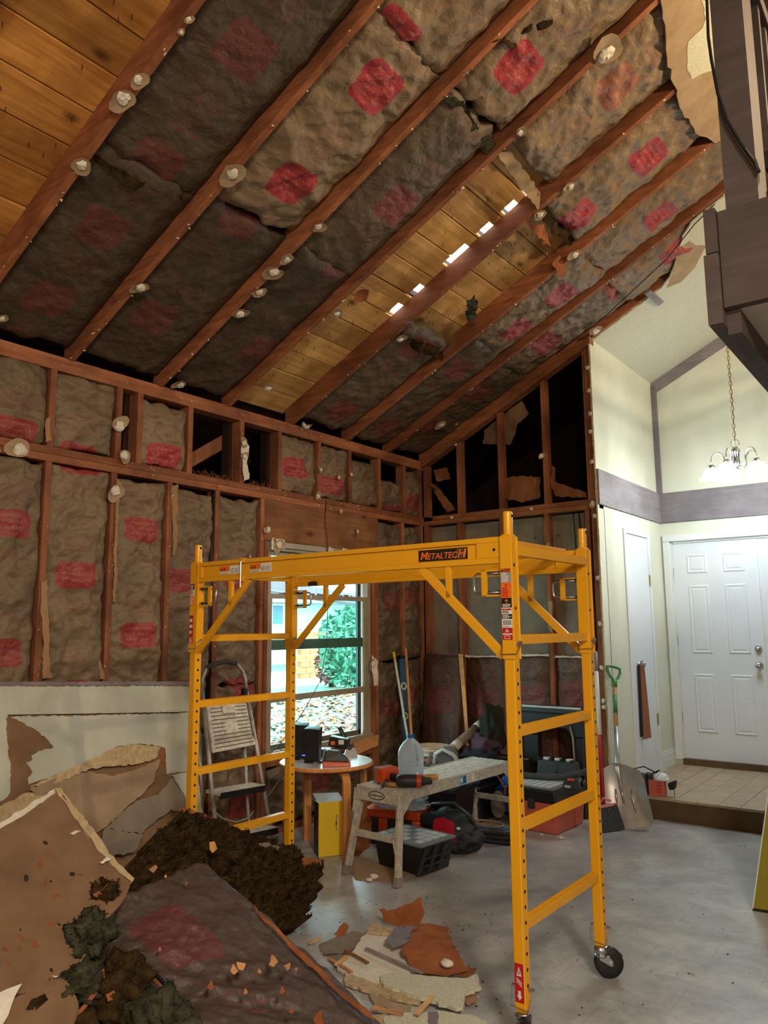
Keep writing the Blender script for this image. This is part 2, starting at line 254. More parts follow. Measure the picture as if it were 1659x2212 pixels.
class MB:
    def __init__(s): s.v = []; s.f = []; s.uv = None
    def add(s, vs, fs):
        n = len(s.v); s.v += [tuple(p) for p in vs]; s.f += [tuple(i+n for i in f) for f in fs]; return s
    def hexa(s, p):      # 8 points: bottom quad then top quad
        return s.add(p, [(3, 2, 1, 0), (4, 5, 6, 7), (0, 1, 5, 4), (1, 2, 6, 5), (2, 3, 7, 6), (3, 0, 4, 7)])
    def box(s, a, b):    # two opposite corners
        x0, y0, z0 = a; x1, y1, z1 = b
        return s.hexa([(x0, y0, z0), (x1, y0, z0), (x1, y1, z0), (x0, y1, z0), (x0, y0, z1), (x1, y0, z1), (x1, y1, z1), (x0, y1, z1)])
    def cbox(s, c, d, rz=0, M=None):
        q = []; m = Matrix.Rotation(rz, 3, 'Z') if M is None else M
        for z in (-.5, .5):
            for x, y in ((-.5, -.5), (.5, -.5), (.5, .5), (-.5, .5)): q.append(Vector(c)+m @ Vector((x*d[0], y*d[1], z*d[2])))
        return s.hexa(q)
    def bar(s, a, b, w, h, up=(0, 0, 1)):
        a = Vector(a); b = Vector(b); d = (b-a).normalized(); u = Vector(up); sd = d.cross(u)
        if sd.length < 1e-4: sd = d.cross(Vector((1, 0, 0)))
        sd.normalize(); u = sd.cross(d).normalized(); q = []
        for p in (a, b): q += [p-sd*w/2-u*h/2, p+sd*w/2-u*h/2, p+sd*w/2+u*h/2, p-sd*w/2+u*h/2]
        return s.hexa(q)
    def tube(s, pts, r, seg=8, cap=True, closed=False):
        pts = [Vector(p) for p in pts]; n = len(pts); rr = r if isinstance(r, (list, tuple)) else [r]*n; rings = []; ref = None
        for i, p in enumerate(pts):
            if closed: d = pts[(i+1) % n]-pts[i-1]
            else: d = pts[min(i+1, n-1)]-pts[max(i-1, 0)]
            d.normalize()
            if ref is None: ref = d.orthogonal().normalized()
            else:
                ref = ref-d*ref.dot(d)
                ref = ref.normalized() if ref.length > 1e-6 else d.orthogonal().normalized()
            bn = d.cross(ref); rings.append([p+(ref*math.cos(t)+bn*math.sin(t))*rr[i] for t in [2*math.pi*k/seg for k in range(seg)]])
        vs = [q for g in rings for q in g]; fs = []
        for i in range(n if closed else n-1):
            j = (i+1) % n
            for k in range(seg): fs.append((i*seg+k, i*seg+(k+1) % seg, j*seg+(k+1) % seg, j*seg+k))
        if cap and not closed: fs += [tuple(range(seg))[::-1], tuple((n-1)*seg+k for k in range(seg))]
        return s.add(vs, fs)
    def lathe(s, prof, c=(0, 0, 0), seg=20, M=None, sx=1, sy=1):
        vs = []; fs = []; m = M or Matrix.Identity(3)
        for r, z in prof:
            for k in range(seg):
                t = 2*math.pi*k/seg; vs.append(Vector(c)+m @ Vector((r*math.cos(t)*sx, r*math.sin(t)*sy, z)))
        for i in range(len(prof)-1):
            for k in range(seg): fs.append((i*seg+k, i*seg+(k+1) % seg, (i+1)*seg+(k+1) % seg, (i+1)*seg+k))
        if prof[0][0] > 1e-5: fs.append(tuple(range(seg))[::-1])
        if prof[-1][0] > 1e-5: fs.append(tuple((len(prof)-1)*seg+k for k in range(seg)))
        return s.add(vs, fs)
    def prism(s, poly, vec):
        n = len(poly); a = [Vector(p) for p in poly]; b = [p+Vector(vec) for p in a]
        return s.add(a+b, [tuple(range(n))[::-1], tuple(range(n, 2*n))]+[(i, (i+1) % n, n+(i+1) % n, n+i) for i in range(n)])
    def build(s, name, mat, parent=None, smooth=False, bevel=0, kind=None, label=None, seg=2):
        me = bpy.data.meshes.new(name); me.from_pydata([tuple(p) for p in s.v], [], s.f)
        bm = bmesh.new(); bm.from_mesh(me); bmesh.ops.recalc_face_normals(bm, faces=bm.faces); bm.to_mesh(me); bm.free()
        if smooth:
            for p in me.polygons: p.use_smooth = True
        me.materials.append(MATS[mat]); o = bpy.data.objects.new(name, me); COL.objects.link(o)
        if bevel:
            bv = o.modifiers.new('bevel', 'BEVEL'); bv.width = bevel; bv.segments = seg; bv.limit_method = 'ANGLE'; bv.angle_limit = 0.6
        if parent is not None:
            o.parent = parent
            if parent.get('_world'): o.matrix_parent_inverse = Matrix.Translation(-Vector(parent['_world']))
        if kind: o['kind'] = kind
        if label: o['label'] = label
        return o
def thing(name, label, cat, loc=(0, 0, 0), rz=0, group=None, world=False):
    """Empty at the base of a thing; world=True: its parts are given in world coordinates"""
    o = bpy.data.objects.new(name, None); COL.objects.link(o); o.location = loc; o.rotation_euler = (0, 0, rz); o.empty_display_size = 0.05
    o['label'] = label; o['category'] = cat
    if group: o['group'] = group
    if world: o['_world'] = [float(c) for c in loc]
    return o
def tag(o, label, cat, group=None):
    o['label'] = label; o['category'] = cat
    if group: o['group'] = group
    return o
def struct(name):
    o = bpy.data.objects.new(name, None); COL.objects.link(o); o['kind'] = 'structure'; return o
def box(name, a, b, mat, parent=None, **k): return MB().box(a, b).build(name, mat, parent, **k)
def clone(src, loc, rz, label, group=None):
    r = src.copy(); COL.objects.link(r); r.location = loc; r.rotation_euler = (0, 0, rz); r['label'] = label
    if group: r['group'] = group
    for ch in src.children:
        c = ch.copy(); COL.objects.link(c); c.parent = r
        for g in ch.children:
            d = g.copy(); COL.objects.link(d); d.parent = c
    return r
def subpart(o, parent):      # child of a part that was itself built in the same space
    o.parent = parent; o.matrix_parent_inverse = Matrix.Identity(4) ; return o

def jag(poly, step=0.03, amp=0.008, seed=1):
    """break the edges of a polygon (3D points in one plane) into a ragged outline"""
    rs = random.Random(seed); poly = [Vector(p) for p in poly]; n = Vector((0, 0, 0))
    for i in range(len(poly)): n += (poly[i]-poly[0]).cross(poly[(i+1) % len(poly)]-poly[0])
    n.normalize(); out = []
    for i, p in enumerate(poly):
        q = poly[(i+1) % len(poly)]; d = q-p; L = d.length; k = max(1, int(L/step)); sd = n.cross(d).normalized(); out.append(p)
        for j in range(1, k): out.append(p+d*(j/k+rs.uniform(-.25, .25)/k)+sd*rs.uniform(-amp, amp))
    return out
def slab(name, poly, th, mat, parent=None, ragged=0.0, step=0.03, seed=1, toward=None, **k):
    """flat piece of board: polygon given on its visible face, thickness th away from `toward`"""
    poly = [Vector(p) for p in poly]; n = Vector((0, 0, 0))
    for i in range(len(poly)): n += (poly[i]-poly[0]).cross(poly[(i+1) % len(poly)]-poly[0])
    n.normalize()
    t = Vector(CAM) if toward is None else Vector(toward)
    if n.dot(t-poly[0]) < 0: n = -n
    if ragged: poly = jag(poly, step, ragged, seed)
    return MB().prism(poly, -n*th).build(name, mat, parent, **k)
def paper(name, poly, mat, parent=None, curl=0.03, freq=4, seed=1, ragged=0.006, step=0.025, th=0.0012, lift=None, cuts=2, kind=None, label=None, freqz=1.0):
    """crumpled or curling scrap of paper: triangulated, subdivided, pushed off its plane, given thickness"""
    poly = jag(poly, step, ragged, seed) if ragged else [Vector(p) for p in poly]
    bm = bmesh.new(); vs = [bm.verts.new(p) for p in poly]; f = bm.faces.new(vs); f.normal_update(); n = f.normal.copy()
    if n.dot(Vector(CAM)-poly[0]) < 0: n = -n
    bmesh.ops.triangulate(bm, faces=bm.faces[:]); 
    for _ in range(cuts):
        L = [e for e in bm.edges if e.calc_length() > 0.03]
        if L: bmesh.ops.subdivide_edges(bm, edges=L, cuts=1, use_grid_fill=True)
        bmesh.ops.triangulate(bm, faces=bm.faces[:])
    bm.verts.ensure_lookup_table(); co = np.array([v.co for v in bm.verts]); a = n.orthogonal().normalized(); b = n.cross(a)
    u = co@np.array(a); w = co@np.array(b); d = (vnoise(u*freq+seed, w*freq, seed)-0.5)*2*curl+(vnoise(u*freq*3, w*freq*3+seed, seed+3)-.5)*curl*.5
    if lift: # (point, direction, rate): bend away quadratically with distance along direction
        p0, dr, rate = lift; s = np.maximum(0, (co-np.array(p0))@np.array(Vector(dr).normalized())); d = d+rate*s*s
    for v, k in zip(bm.verts, d): v.co += n*float(k)
    g = bmesh.ops.duplicate(bm, geom=bm.verts[:]+bm.edges[:]+bm.faces[:])
    for e in g['geom']:
        if isinstance(e, bmesh.types.BMVert): e.co -= n*th
    me = bpy.data.meshes.new(name); bm.to_mesh(me); bm.free()
    for p in me.polygons: p.use_smooth = True
    me.materials.append(MATS[mat]); o = bpy.data.objects.new(name, me); COL.objects.link(o)
    if parent is not None:
        o.parent = parent
        if parent.get('_world'): o.matrix_parent_inverse = Matrix.Translation(-Vector(parent['_world']))
    if label: o['label'] = label
    if kind: o['kind'] = kind
    return o
def gridmesh(name, P, mat, parent=None, uv=None, smooth=True, extra=None):
    """P: (nu,nv,3) array -> grid mesh with optional uv (nu,nv,2)"""
    nu, nv = P.shape[:2]; idx = np.arange(nu*nv).reshape(nu, nv)
    f = np.stack([idx[:-1, :-1], idx[1:, :-1], idx[1:, 1:], idx[:-1, 1:]], -1).reshape(-1, 4)
    me = bpy.data.meshes.new(name); me.from_pydata(P.reshape(-1, 3).tolist(), [], f.tolist())
    if uv is not None:
        l = me.uv_layers.new(name='UVMap'); li = np.zeros(len(me.loops), np.int32); me.loops.foreach_get('vertex_index', li)
        l.data.foreach_set('uv', uv.reshape(-1, 2)[li].astype(np.float32).ravel())
    me.polygons.foreach_set('use_smooth', [smooth]*len(me.polygons)); me.materials.append(MATS[mat])
    o = bpy.data.objects.new(name, me); COL.objects.link(o)
    if parent is not None:
        o.parent = parent
        if parent.get('_world'): o.matrix_parent_inverse = Matrix.Translation(-Vector(parent['_world']))
    return o
def batt(O, U, V, N, L, W, parent, seed, tone=0.5, offset=0.3, period=0.63, across=0.0, bulge=0.035, depth=0.07, amp=0.018, res=0.022, sag=None, ragged=0.0, name='insulation_batt', stamp=.11, ink=1.0, blush=0.0):
    """paper-faced batt: O corner, U along, V across, N towards the room; a crumpled pillow with skirts running back between the framing"""
    U = np.array(Vector(U).normalized()); V = np.array(Vector(V).normalized()); N = np.array(Vector(N).normalized()); O = np.array(O, float)
    nu = max(8, int(L/res)); nv = max(8, int(W/res)); u = np.linspace(0, L, nu); v = np.linspace(0, W, nv)
    uu, vv = np.meshgrid(u, v, indexing='ij'); s = vv/W*2-1; e = np.minimum(uu, L-uu)/0.06; e = np.clip(e, 0, 1)
    h = bulge*(1-np.abs(s)**3.5)*(0.35+0.65*np.sqrt(e)) + amp*crease(uu, vv, seed)*(0.5+0.5*(1-s**8)) + 0.02*(vnoise(uu*2.2, vv*2+seed, seed)-.5)
    if sag: h = h+sag(uu, vv)
    if ragged: uu = uu + ragged*(vnoise(vv*14, uu*0+seed, seed+5)-.5)*np.clip((uu-L*.75)/(L*.25), 0, 1) - ragged*(vnoise(vv*14, uu*0+9, seed+8)-.5)*np.clip((L*.25-uu)/(L*.25), 0, 1)
    P = O + uu[..., None]*U + vv[..., None]*V + h[..., None]*N
    uv = np.stack([uu, vv-W/2], -1)
    def ring(A, dn, di): # extrude border backwards
        Q = np.zeros((A.shape[0]+2, A.shape[1]+2, 3)); Q[1:-1, 1:-1] = A
        Q[0, 1:-1] = A[0]-N*dn+U*di; Q[-1, 1:-1] = A[-1]-N*dn-U*di; Q[1:-1, 0] = A[:, 0]-N*dn+V*di; Q[1:-1, -1] = A[:, -1]-N*dn-V*di
        for i, a in ((0, 0), (-1, -1)):
            for j, b in ((0, 0), (-1, -1)): Q[i, j] = A[a, b]-N*dn
        return Q
    P = ring(P, depth, 0.004); uv = np.pad(uv, ((1, 1), (1, 1), (0, 0)), mode='edge')
    o = gridmesh(name, P, 'kraft', parent, uv); o['tone'] = float(tone); o['offset'] = float(offset); o['period'] = float(period); o['across'] = float(across); o['ink'] = (0.2+0.62*min(1.0, tone*1.5))*ink; o['stamp'] = float(stamp); o['blush'] = float(blush); o['mauve'] = 0.0; return o
def scrap(P, N, r, parent, seed, lump=0.5, stretch=(1, 0), th=0.0025):
    """torn disc of drywall face paper still nailed to the framing, with its lump of gypsum"""
    rs = random.Random(seed); N = Vector(N).normalized(); a = N.orthogonal().normalized(); b = N.cross(a); t0 = rs.uniform(0, 6.28); el = rs.uniform(0.7, 1.0)
    mb = MB(); k = 14; top = []; bot = []
    for i in range(k):
        t = 2*math.pi*i/k; q = r*(1+.14*math.sin(2*t+t0*3)+.08*math.sin(3*t+t0)+rs.uniform(-.07, .07)); p = Vector(P)+(a*math.cos(t+t0)+b*math.sin(t+t0)*el)*q; top.append(p+N*(0.008+0.22*r*(.5+.5*math.sin(t+t0*2)))); bot.append(top[-1]-N*th)
    c = Vector(P)+N*0.006; mb.add(top+bot+[c, c-N*th], [(i, (i+1) % k, 2*k) for i in range(k)]+[((i+1) % k+k, i+k, 2*k+1) for i in range(k)]+[(i, i+k, (i+1) % k+k, (i+1) % k) for i in range(k)])
    o = mb.build('drywall_scrap', 'tan_paper', parent)
    if lump:
        m = MB(); R = r*lump; cc = Vector(P)+N*0.012+(a*rs.uniform(-.3, .3)+b*rs.uniform(-.3, .3))*r; vs = []; nn = 9
        prof = [(1, 0), (.85, .35), (.45, .5)]
        for q, z in prof:
            for i in range(nn):
                t = 2*math.pi*i/nn; f = q*R*(1+rs.uniform(-.28, .28)); vs.append(cc+(a*math.cos(t)+b*math.sin(t))*f+N*z*R*rs.uniform(.6, 1.1))
        vs.append(cc+N*R*.5); fs = [(j*nn+i, j*nn+(i+1) % nn, (j+1)*nn+(i+1) % nn, (j+1)*nn+i) for j in range(2) for i in range(nn)]+[(2*nn+i, 2*nn+(i+1) % nn, 3*nn) for i in range(nn)]
        m.add(vs, fs).build('gypsum_lump', 'gypsum', o)
    return o
def textmesh(s, size, mat, name, parent, M, shear=0.0, depth=0.0006, align='LEFT', sx=1.0):
    cu = bpy.data.curves.new('t', 'FONT'); cu.body = s; cu.size = size; cu.shear = shear; cu.extrude = depth; cu.align_x = align; cu.offset = size*0.012
    t = bpy.data.objects.new('t', cu); COL.objects.link(t); dg = bpy.context.evaluated_depsgraph_get(); dg.update()
    me = bpy.data.meshes.new_from_object(t.evaluated_get(dg)); bpy.data.objects.remove(t); bpy.data.curves.remove(cu)
    me.transform(M @ Matrix.Diagonal((sx, 1, 1, 1))); me.name = name; me.materials.clear(); me.materials.append(MATS[mat]); o = bpy.data.objects.new(name, me); COL.objects.link(o); o.parent = parent
    if parent.get('_world'): o.matrix_parent_inverse = Matrix.Translation(-Vector(parent['_world']))
    return o
def frame(o, x, y):   # matrix placing local x,y on given world directions at o
    x = Vector(x).normalized(); y = Vector(y).normalized(); z = x.cross(y); m = Matrix((x, y, z)).transposed().to_4x4(); m.translation = Vector(o); return m
def arc(c, a, b, r, t0, t1, n):   # points on an arc in the plane of a,b
    c = Vector(c); a = Vector(a); b = Vector(b); return [c+(a*math.cos(t0+(t1-t0)*i/n)+b*math.sin(t0+(t1-t0)*i/n))*r for i in range(n+1)]
# ================================================================== THE SETTING
YC, YF, XE = 5.967, 7.51, 1.718      # back wall, door wall, end of the back wall
RY = [1.722, 2.335, 2.955, 3.53, 4.17, 4.84, 5.41]     # rafter centre lines
floor = box('floor', (-0.12, -4.0, -0.1), (8.3, 7.7, 0.0), 'vinyl_floor'); floor['kind'] = 'structure'
# ---------------- ceiling: roof slab, rafters, deck planks, insulation, drywall
ceiling = struct('ceiling')
def roofslab(name, x0, x1, y0, y1, off=0.172, th=0.04, mat='dark_wood'):
    return MB().hexa([CP(x0, y0, off), CP(x1, y0, off), CP(x1, y1, off), CP(x0, y1, off)]+[CP(a, b, off+th) for a, b in ((x0, y0), (x1, y0), (x1, y1), (x0, y1))]).build(name, mat, ceiling)
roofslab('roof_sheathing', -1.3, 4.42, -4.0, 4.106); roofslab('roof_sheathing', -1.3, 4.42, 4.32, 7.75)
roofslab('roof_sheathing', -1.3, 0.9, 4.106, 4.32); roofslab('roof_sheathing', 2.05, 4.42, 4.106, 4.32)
for a_, b_ in ((1.08, 1.155), (1.26, 1.43), (1.62, 1.695), (1.805, 1.88)): roofslab('roof_sheathing', a_, b_, 4.106, 4.32)
sl = MB().hexa([(4.4, -4, cz(4.4)+.17), (8.4, -4, 3.2), (8.4, 7.75, 3.2), (4.4, 7.75, cz(4.4)+.17), (4.4, -4, cz(4.4)+.22), (8.4, -4, 3.25), (8.4, 7.75, 3.25), (4.4, 7.75, cz(4.4)+.22)]).build('ceiling_panel', 'wall_plain', ceiling)
def rafter(y, x0=-0.05, x1=4.4, w=0.038, d=0.148, mat='stud_x', off=0.0):
    return MB().hexa([CP(x0, y-w/2, off), CP(x1, y-w/2, off), CP(x1, y+w/2, off), CP(x0, y+w/2, off)]+[CP(a, b, off+d) for a, b in ((x0, y-w/2), (x1, y-w/2), (x1, y+w/2), (x0, y+w/2))]).build('rafter', mat, ceiling, bevel=0.002)
for y in RY: rafter(y)
for y in (1.11, 0.50, -0.11, -0.72): rafter(y)
# rake plates on the back wall follow the slope
rafter(5.985, 1.70, 4.4)
rafter(YC, 0.0, 1.72, 0.09, 0.05, 'stud_x', -0.06); rafter(YC+0.005, -0.02, 1.72, 0.085, 0.1, 'stud_x', -0.005)
def plank(x0, x1, y0, y1, i, mt='deck_lit'):
    o = 0.150+0.003*((i*7) % 3-1); return MB().hexa([CP(x0, y0, o), CP(x1, y0, o), CP(x1, y1, o), CP(x0, y1, o)]+[CP(a, b, o+.02) for a, b in ((x0, y0), (x1, y0), (x1, y1), (x0, y1))]).build('deck_plank', mt, ceiling, bevel=0.003)
slots = [(0.985, 1.075), (1.16, 1.255), (1.44, 1.615), (1.70, 1.80), (1.885, 1.98)]
w = 0.178; i = 0
for k in range(-3, 16):
    x0 = 1.155-0.178*6+0.178*k-0.178; x1 = x0+w-0.009
    plank(x0, x1, 1.11, RY[0], i, 'deck'); i += 1
    if x1 > -0.05 and x0 < 2.4:
        cuts = [s for s in slots if s[0] < x1 and s[1] > x0]; a = x0
        for s0, s1 in cuts:
            if s0 > a+.005: plank(a, s0, RY[3], RY[4], i)
            plank(max(a, s0), min(s1, x1), RY[3], 4.106, i); a = min(s1, x1)
        if a < x1-.005: plank(a, x1, RY[3], RY[4], i)
        i += 1
        if 0.8 < x1 and x0 < 2.35: plank(x0, x1, RY[4]+.02, RY[5], i+2); i += 1
# nail points sticking through the planks, nail stubs and plaster crumbs along the rafters
def bits(pts, name, mat, parent, r=0.004, seed=3):
    rs = random.Random(seed); mb = MB()
    for p in pts:
        q = [Vector(p)+Vector((rs.uniform(-1, 1), rs.uniform(-1, 1), rs.uniform(-1, 1)))*r*1.6 for _ in range(4)]; mb.add(q, [(0, 1, 2), (0, 3, 1), (1, 3, 2), (2, 3, 0)])
    return mb.build(name, mat, parent, kind='stuff')
rs = random.Random(5); pts = []
for y in RY+[YC]:
    for _ in range(26): pts.append(CP(rs.uniform(0, 3.0), y+rs.uniform(-.018, .018), -0.004))
bits(pts, 'plaster_crumbs', 'gypsum', ceiling, 0.0055)
mb = MB()
for bay, xr in (((RY[3], RY[4]), (0.05, 2.1)), ((RY[4], RY[5]), (1.0, 2.1)), ((1.11, RY[0]), (0.2, 2))):
    for _ in range(45):
        p = CP(rs.uniform(*xr), rs.uniform(bay[0]+.06, bay[1]-.06), .15); mb.tube([p, p+Vector((rs.uniform(-.004, .004), rs.uniform(-.004, .004), -0.022))], 0.0016, 4)
mb.build('roofing_nails', 'hole_dark', ceiling, kind='stuff')
# insulation between the rafters: (bay, from x, to x, tone, print pixels, lift)
def cbatt(bay, x0, x1, tone, stamp, seed, per=0.75, across=0.0, amp=0.02, rag=0.05, off=0.085, bulge=0.055, ink=1):
    ya = RY[bay]+0.024; yb = (RY[bay+1] if bay+1 < len(RY) else YC)-0.024
    L = (x1-x0)/CU.x; q = P_C(*stamp); off0 = (q.x-x0)/CU.x; ac = q.y-(ya+yb)/2
    return batt(CP(x0, ya, off), CU, (0, 1, 0), -CN, L, yb-ya, ceiling, seed, tone, off0, per, max(-.12, min(.12, ac)), bulge, 0.06, amp, 0.014, None, rag, ink=ink)
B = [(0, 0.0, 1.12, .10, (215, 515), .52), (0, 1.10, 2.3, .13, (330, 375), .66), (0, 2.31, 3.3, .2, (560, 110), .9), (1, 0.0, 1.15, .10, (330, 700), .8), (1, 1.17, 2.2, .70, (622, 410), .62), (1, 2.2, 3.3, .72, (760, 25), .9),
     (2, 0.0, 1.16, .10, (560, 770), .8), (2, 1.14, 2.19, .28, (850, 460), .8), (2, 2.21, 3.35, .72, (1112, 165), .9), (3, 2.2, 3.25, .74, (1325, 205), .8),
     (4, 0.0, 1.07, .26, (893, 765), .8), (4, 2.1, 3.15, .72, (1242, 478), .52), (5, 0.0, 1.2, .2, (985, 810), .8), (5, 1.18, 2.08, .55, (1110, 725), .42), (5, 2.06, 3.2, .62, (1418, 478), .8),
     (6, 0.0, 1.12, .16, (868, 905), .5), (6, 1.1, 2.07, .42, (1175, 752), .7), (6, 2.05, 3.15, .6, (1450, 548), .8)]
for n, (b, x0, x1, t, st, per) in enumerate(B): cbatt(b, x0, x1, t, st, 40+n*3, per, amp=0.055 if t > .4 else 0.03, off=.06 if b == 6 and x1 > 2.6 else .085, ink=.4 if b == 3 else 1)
# ragged fibre showing at the batt ends
def fuzz(poly, seed, mat='fibre', parent=ceiling, curl=0.05): return paper('loose_fibre', poly, mat, parent, curl, 9, seed, 0.012, 0.02, 0.006)
for n, pp in enumerate([[(960, 205), (1000, 215), (1040, 290), (1085, 320), (1050, 335), (1010, 300)], [(870, 722), (915, 735), (960, 752), (955, 772), (905, 752), (872, 742)], [(1165, 455), (1205, 480), (1245, 520), (1235, 535), (1190, 500)],
                        [(1055, 85), (1110, 60), (1200, 35), (1165, 75), (1110, 100)], [(1005, 645), (1028, 640), (1032, 690), (1012, 695)], [(205, 345), (250, 362), (395, 425), (400, 440), (300, 405), (215, 362)]]):
    fuzz([P_C(*q, 0.03) for q in pp], 60+n, 'fibre_green' if n in (4, 0) else 'fibre')
for n, (pp, mt) in enumerate([([(1075, 335), (1105, 330), (1170, 420), (1160, 450), (1120, 400)], 'tan_paper'), ([(1080, 625), (1100, 622), (1118, 655), (1095, 645)], 'orange_paper'), ([(1135, 470), (1180, 490), (1190, 530), (1150, 500)], 'orange_paper'),
                              ([(770, 640), (800, 632), (795, 655), (765, 660)], 'orange_paper'), ([(1195, 572), (1215, 560), (1222, 580), (1205, 592)], 'orange_paper')]):
    paper('torn_paper_flap', [P_C(*q, -0.01) for q in pp], mt, ceiling, 0.05, 6, 90+n)
# torn scraps left under the nails
SC = [(263, 215, .05), (300, 172, .035), (175, 357, .04), (500, 375, .055), (300, 619, .045), (690, 489, .035), (618, 557, .035), (587, 588, .055), (560, 630, .035), (519, 674, .05), (385, 828, .04), (1310, 103, .075), (1228, 402, .035),
      (1238, 548, .045), (867, 728, .04), (950, 916, .045), (727, 674, .035), (578, 835, .04), (660, 921, .04), (1125, 281, .03), (1165, 462, .04), (408, 40, .018), (390, 66, .015), (2, 686, .03), (985, 915, .012), (908, 1003, .028)]
for n, (x, y, r) in enumerate(SC): scrap(P_C(x, y, -0.006), -CN, r*1.15, ceiling, 200+n, 0.5)
# drywall still hanging on the ceiling
cd_w = slab('drywall_panel', [CP(x, y, -0.014) for x, y in [(1.70, 5.995), (2.31, 5.985), (2.40, 5.92), (2.52, 5.72), (2.62, 5.52), (2.70, 5.45), (3.05, 5.43), (3.2, 5.4), (4.38, 5.4), (4.38, 7.55), (1.70, 7.55)]], 0.0127, 'textured_ceiling', ceiling, 0.008, 0.05, 11)
cd_t = slab('drywall_panel', [CP(x, y, -0.014) for x, y in [(3.17, 3.2), (3.10, 3.54), (3.02, 3.89), (2.99, 4.1), (2.965, 4.35), (2.98, 4.66), (3.03, 4.835), (3.2, 4.9), (4.38, 4.9), (4.38, 2.6), (3.25, 2.6)]], 0.0127, 'tan_paper', ceiling, 0.01, 0.05, 12, label='drywall panel with torn tan paper face')
slab('paint_layer', [P_C(x, y, -0.016) for x, y in [(1515, 0), (1525, 40), (1517, 62), (1487, 90), (1484, 145), (1494, 172), (1515, 160), (1545, 152), (1600, 120), (1600, 0)]], 0.0015, 'textured_ceiling', cd_t, 0.006, 0.03, 13)
slab('torn_face', [P_C(x, y, -0.0155) for x, y in [(1490, 520), (1502, 530), (1526, 530), (1500, 580), (1470, 610), (1440, 622), (1452, 590), (1465, 540)]], 0.0012, 'tan_paper', cd_w, 0.004, 0.02, 14)
MB().bar(P_C(1398, 630, -.02), P_C(1427, 655, -.02), 0.05, 0.02, CN).build('lath_stub', 'grey_trim', ceiling)
scrap(P_C(1285, 712, -.02), -CN, .06, ceiling, 77, .6)
# ---------------- left wall
wl = struct('wall_left')
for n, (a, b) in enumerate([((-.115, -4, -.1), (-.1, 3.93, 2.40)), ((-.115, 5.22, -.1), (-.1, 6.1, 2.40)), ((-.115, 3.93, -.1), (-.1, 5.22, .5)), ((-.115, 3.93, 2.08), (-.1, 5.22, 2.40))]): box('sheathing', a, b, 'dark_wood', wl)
box('drywall_panel', (-.1, -4, 0), (0.0, 1.6, 3.0), 'wall_plain', wl)
for y in [1.83, 2.236, 2.653, 3.063, 3.457, 3.882, 5.235, 5.632, 5.934]: box('stud', (-.09, y-.019, .04), (0, y+.019, 2.375), 'stud', wl, bevel=.002)
box('trimmer_stud', (-.09, 3.912, .04), (-.004, 3.95, 2.06), 'stud', wl, bevel=.002); box('trimmer_stud', (-.09, 5.175, .04), (-.002, 5.213, 2.06), 'stud', wl, bevel=.002)
for y in [1.83, 2.236, 2.668, 2.815, 3.211, 3.669, 4.051, 4.494, 4.882, 5.285, 5.669, 5.93]: box('cripple_stud', (-.09, y-.019, 2.45), (0, y+.019, 2.905), 'stud', wl, bevel=.002)
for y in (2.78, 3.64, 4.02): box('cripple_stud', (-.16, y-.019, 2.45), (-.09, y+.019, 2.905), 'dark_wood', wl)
box('top_plate', (-.09, 1.6, 2.90), (.002, 5.97, 2.985), 'stud_y', wl, bevel=.002)
box('wall_plate', (-.09, 1.6, 2.365), (.004, 3.45, 2.408), 'stud_y', wl, bevel=.002); box('wall_plate', (-.09, 3.452, 2.365), (.004, 5.97, 2.408), 'stud_y', wl, bevel=.002)
box('wall_plate', (-.09, 1.6, 2.41), (0, 2.75, 2.452), 'stud_y', wl, bevel=.002); box('wall_plate', (-.09, 2.752, 2.41), (0, 5.97, 2.452), 'stud_y', wl, bevel=.002)
box('bottom_plate', (-.09, 1.6, 0), (0, 5.97, .04), 'stud_y', wl)
box('header_board', (-.09, 3.90, 2.065), (0.003, 5.255, 2.365), 'header', wl, bevel=.002)
box('rough_sill', (-.09, 3.95, .465), (0.0, 5.175, .505), 'stud_y', wl)
def wbatt(y0, y1, z0, z1, tone, stamp, seed, per=.63, par=None, rag=0.03, off=-.035, lean=0.0, amp=.075):
    q = P_X(stamp[0], stamp[1], 0); o0 = q.z-z0
    return batt((off, y0+.022, z0), (lean, 0, 1), (0, 1, 0), (1, 0, 0), z1-z0, y1-y0-.044, wl, seed, tone, o0, per, max(-.06, min(.06, q.y-(y0+y1)/2)), .035, .05, amp, .0125, None, rag, stamp=.075)
for n, a in enumerate([(1.83, 2.236, .06, 2.35, .5, (18, 1130), .68), (2.236, 2.653, .06, 2.35, .56, (165, 1243), .66), (2.653, 3.063, .06, 2.34, .56, (305, 1145), .64), (3.063, 3.457, .06, 2.33, .48, (395, 1255), .7), (3.457, 3.882, 1.06, 2.33, .5, (515, 1250), .75),
                       (3.457, 3.882, .1, 1.05, .5, (525, 1478), .8), (5.255, 5.632, 1.15, 2.33, .26, (845, 1300), .8), (5.632, 5.934, 1.15, 2.33, .24, (890, 1290), .9), (5.255, 5.632, .1, 1.13, .22, (845, 1530), .8), (5.632, 5.934, .1, 1.13, .2, (890, 1500), .9),
                       (1.83, 2.236, 2.46, 2.9, .5, (30, 930), .8), (2.236, 2.668, 2.46, 2.9, .56, (170, 985), .9), (2.815, 3.211, 2.46, 2.87, .72, (355, 985), .9), (4.051, 4.494, 2.46, 2.88, .66, (637, 1010), .9), (4.494, 4.882, 2.46, 2.88, .55, (717, 1048), .9),
                       (4.882, 5.285, 2.47, 2.84, .5, (790, 900), .9), (5.285, 5.669, 2.46, 2.72, .4, (850, 900), .9), (5.669, 5.93, 2.46, 2.86, .35, (893, 1085), .9), (3.95, 5.175, .06, .45, .3, (640, 1700), .9)]):
    wbatt(a[0], a[1], a[2], a[3], a[4], a[5], 300+n*5, a[6])
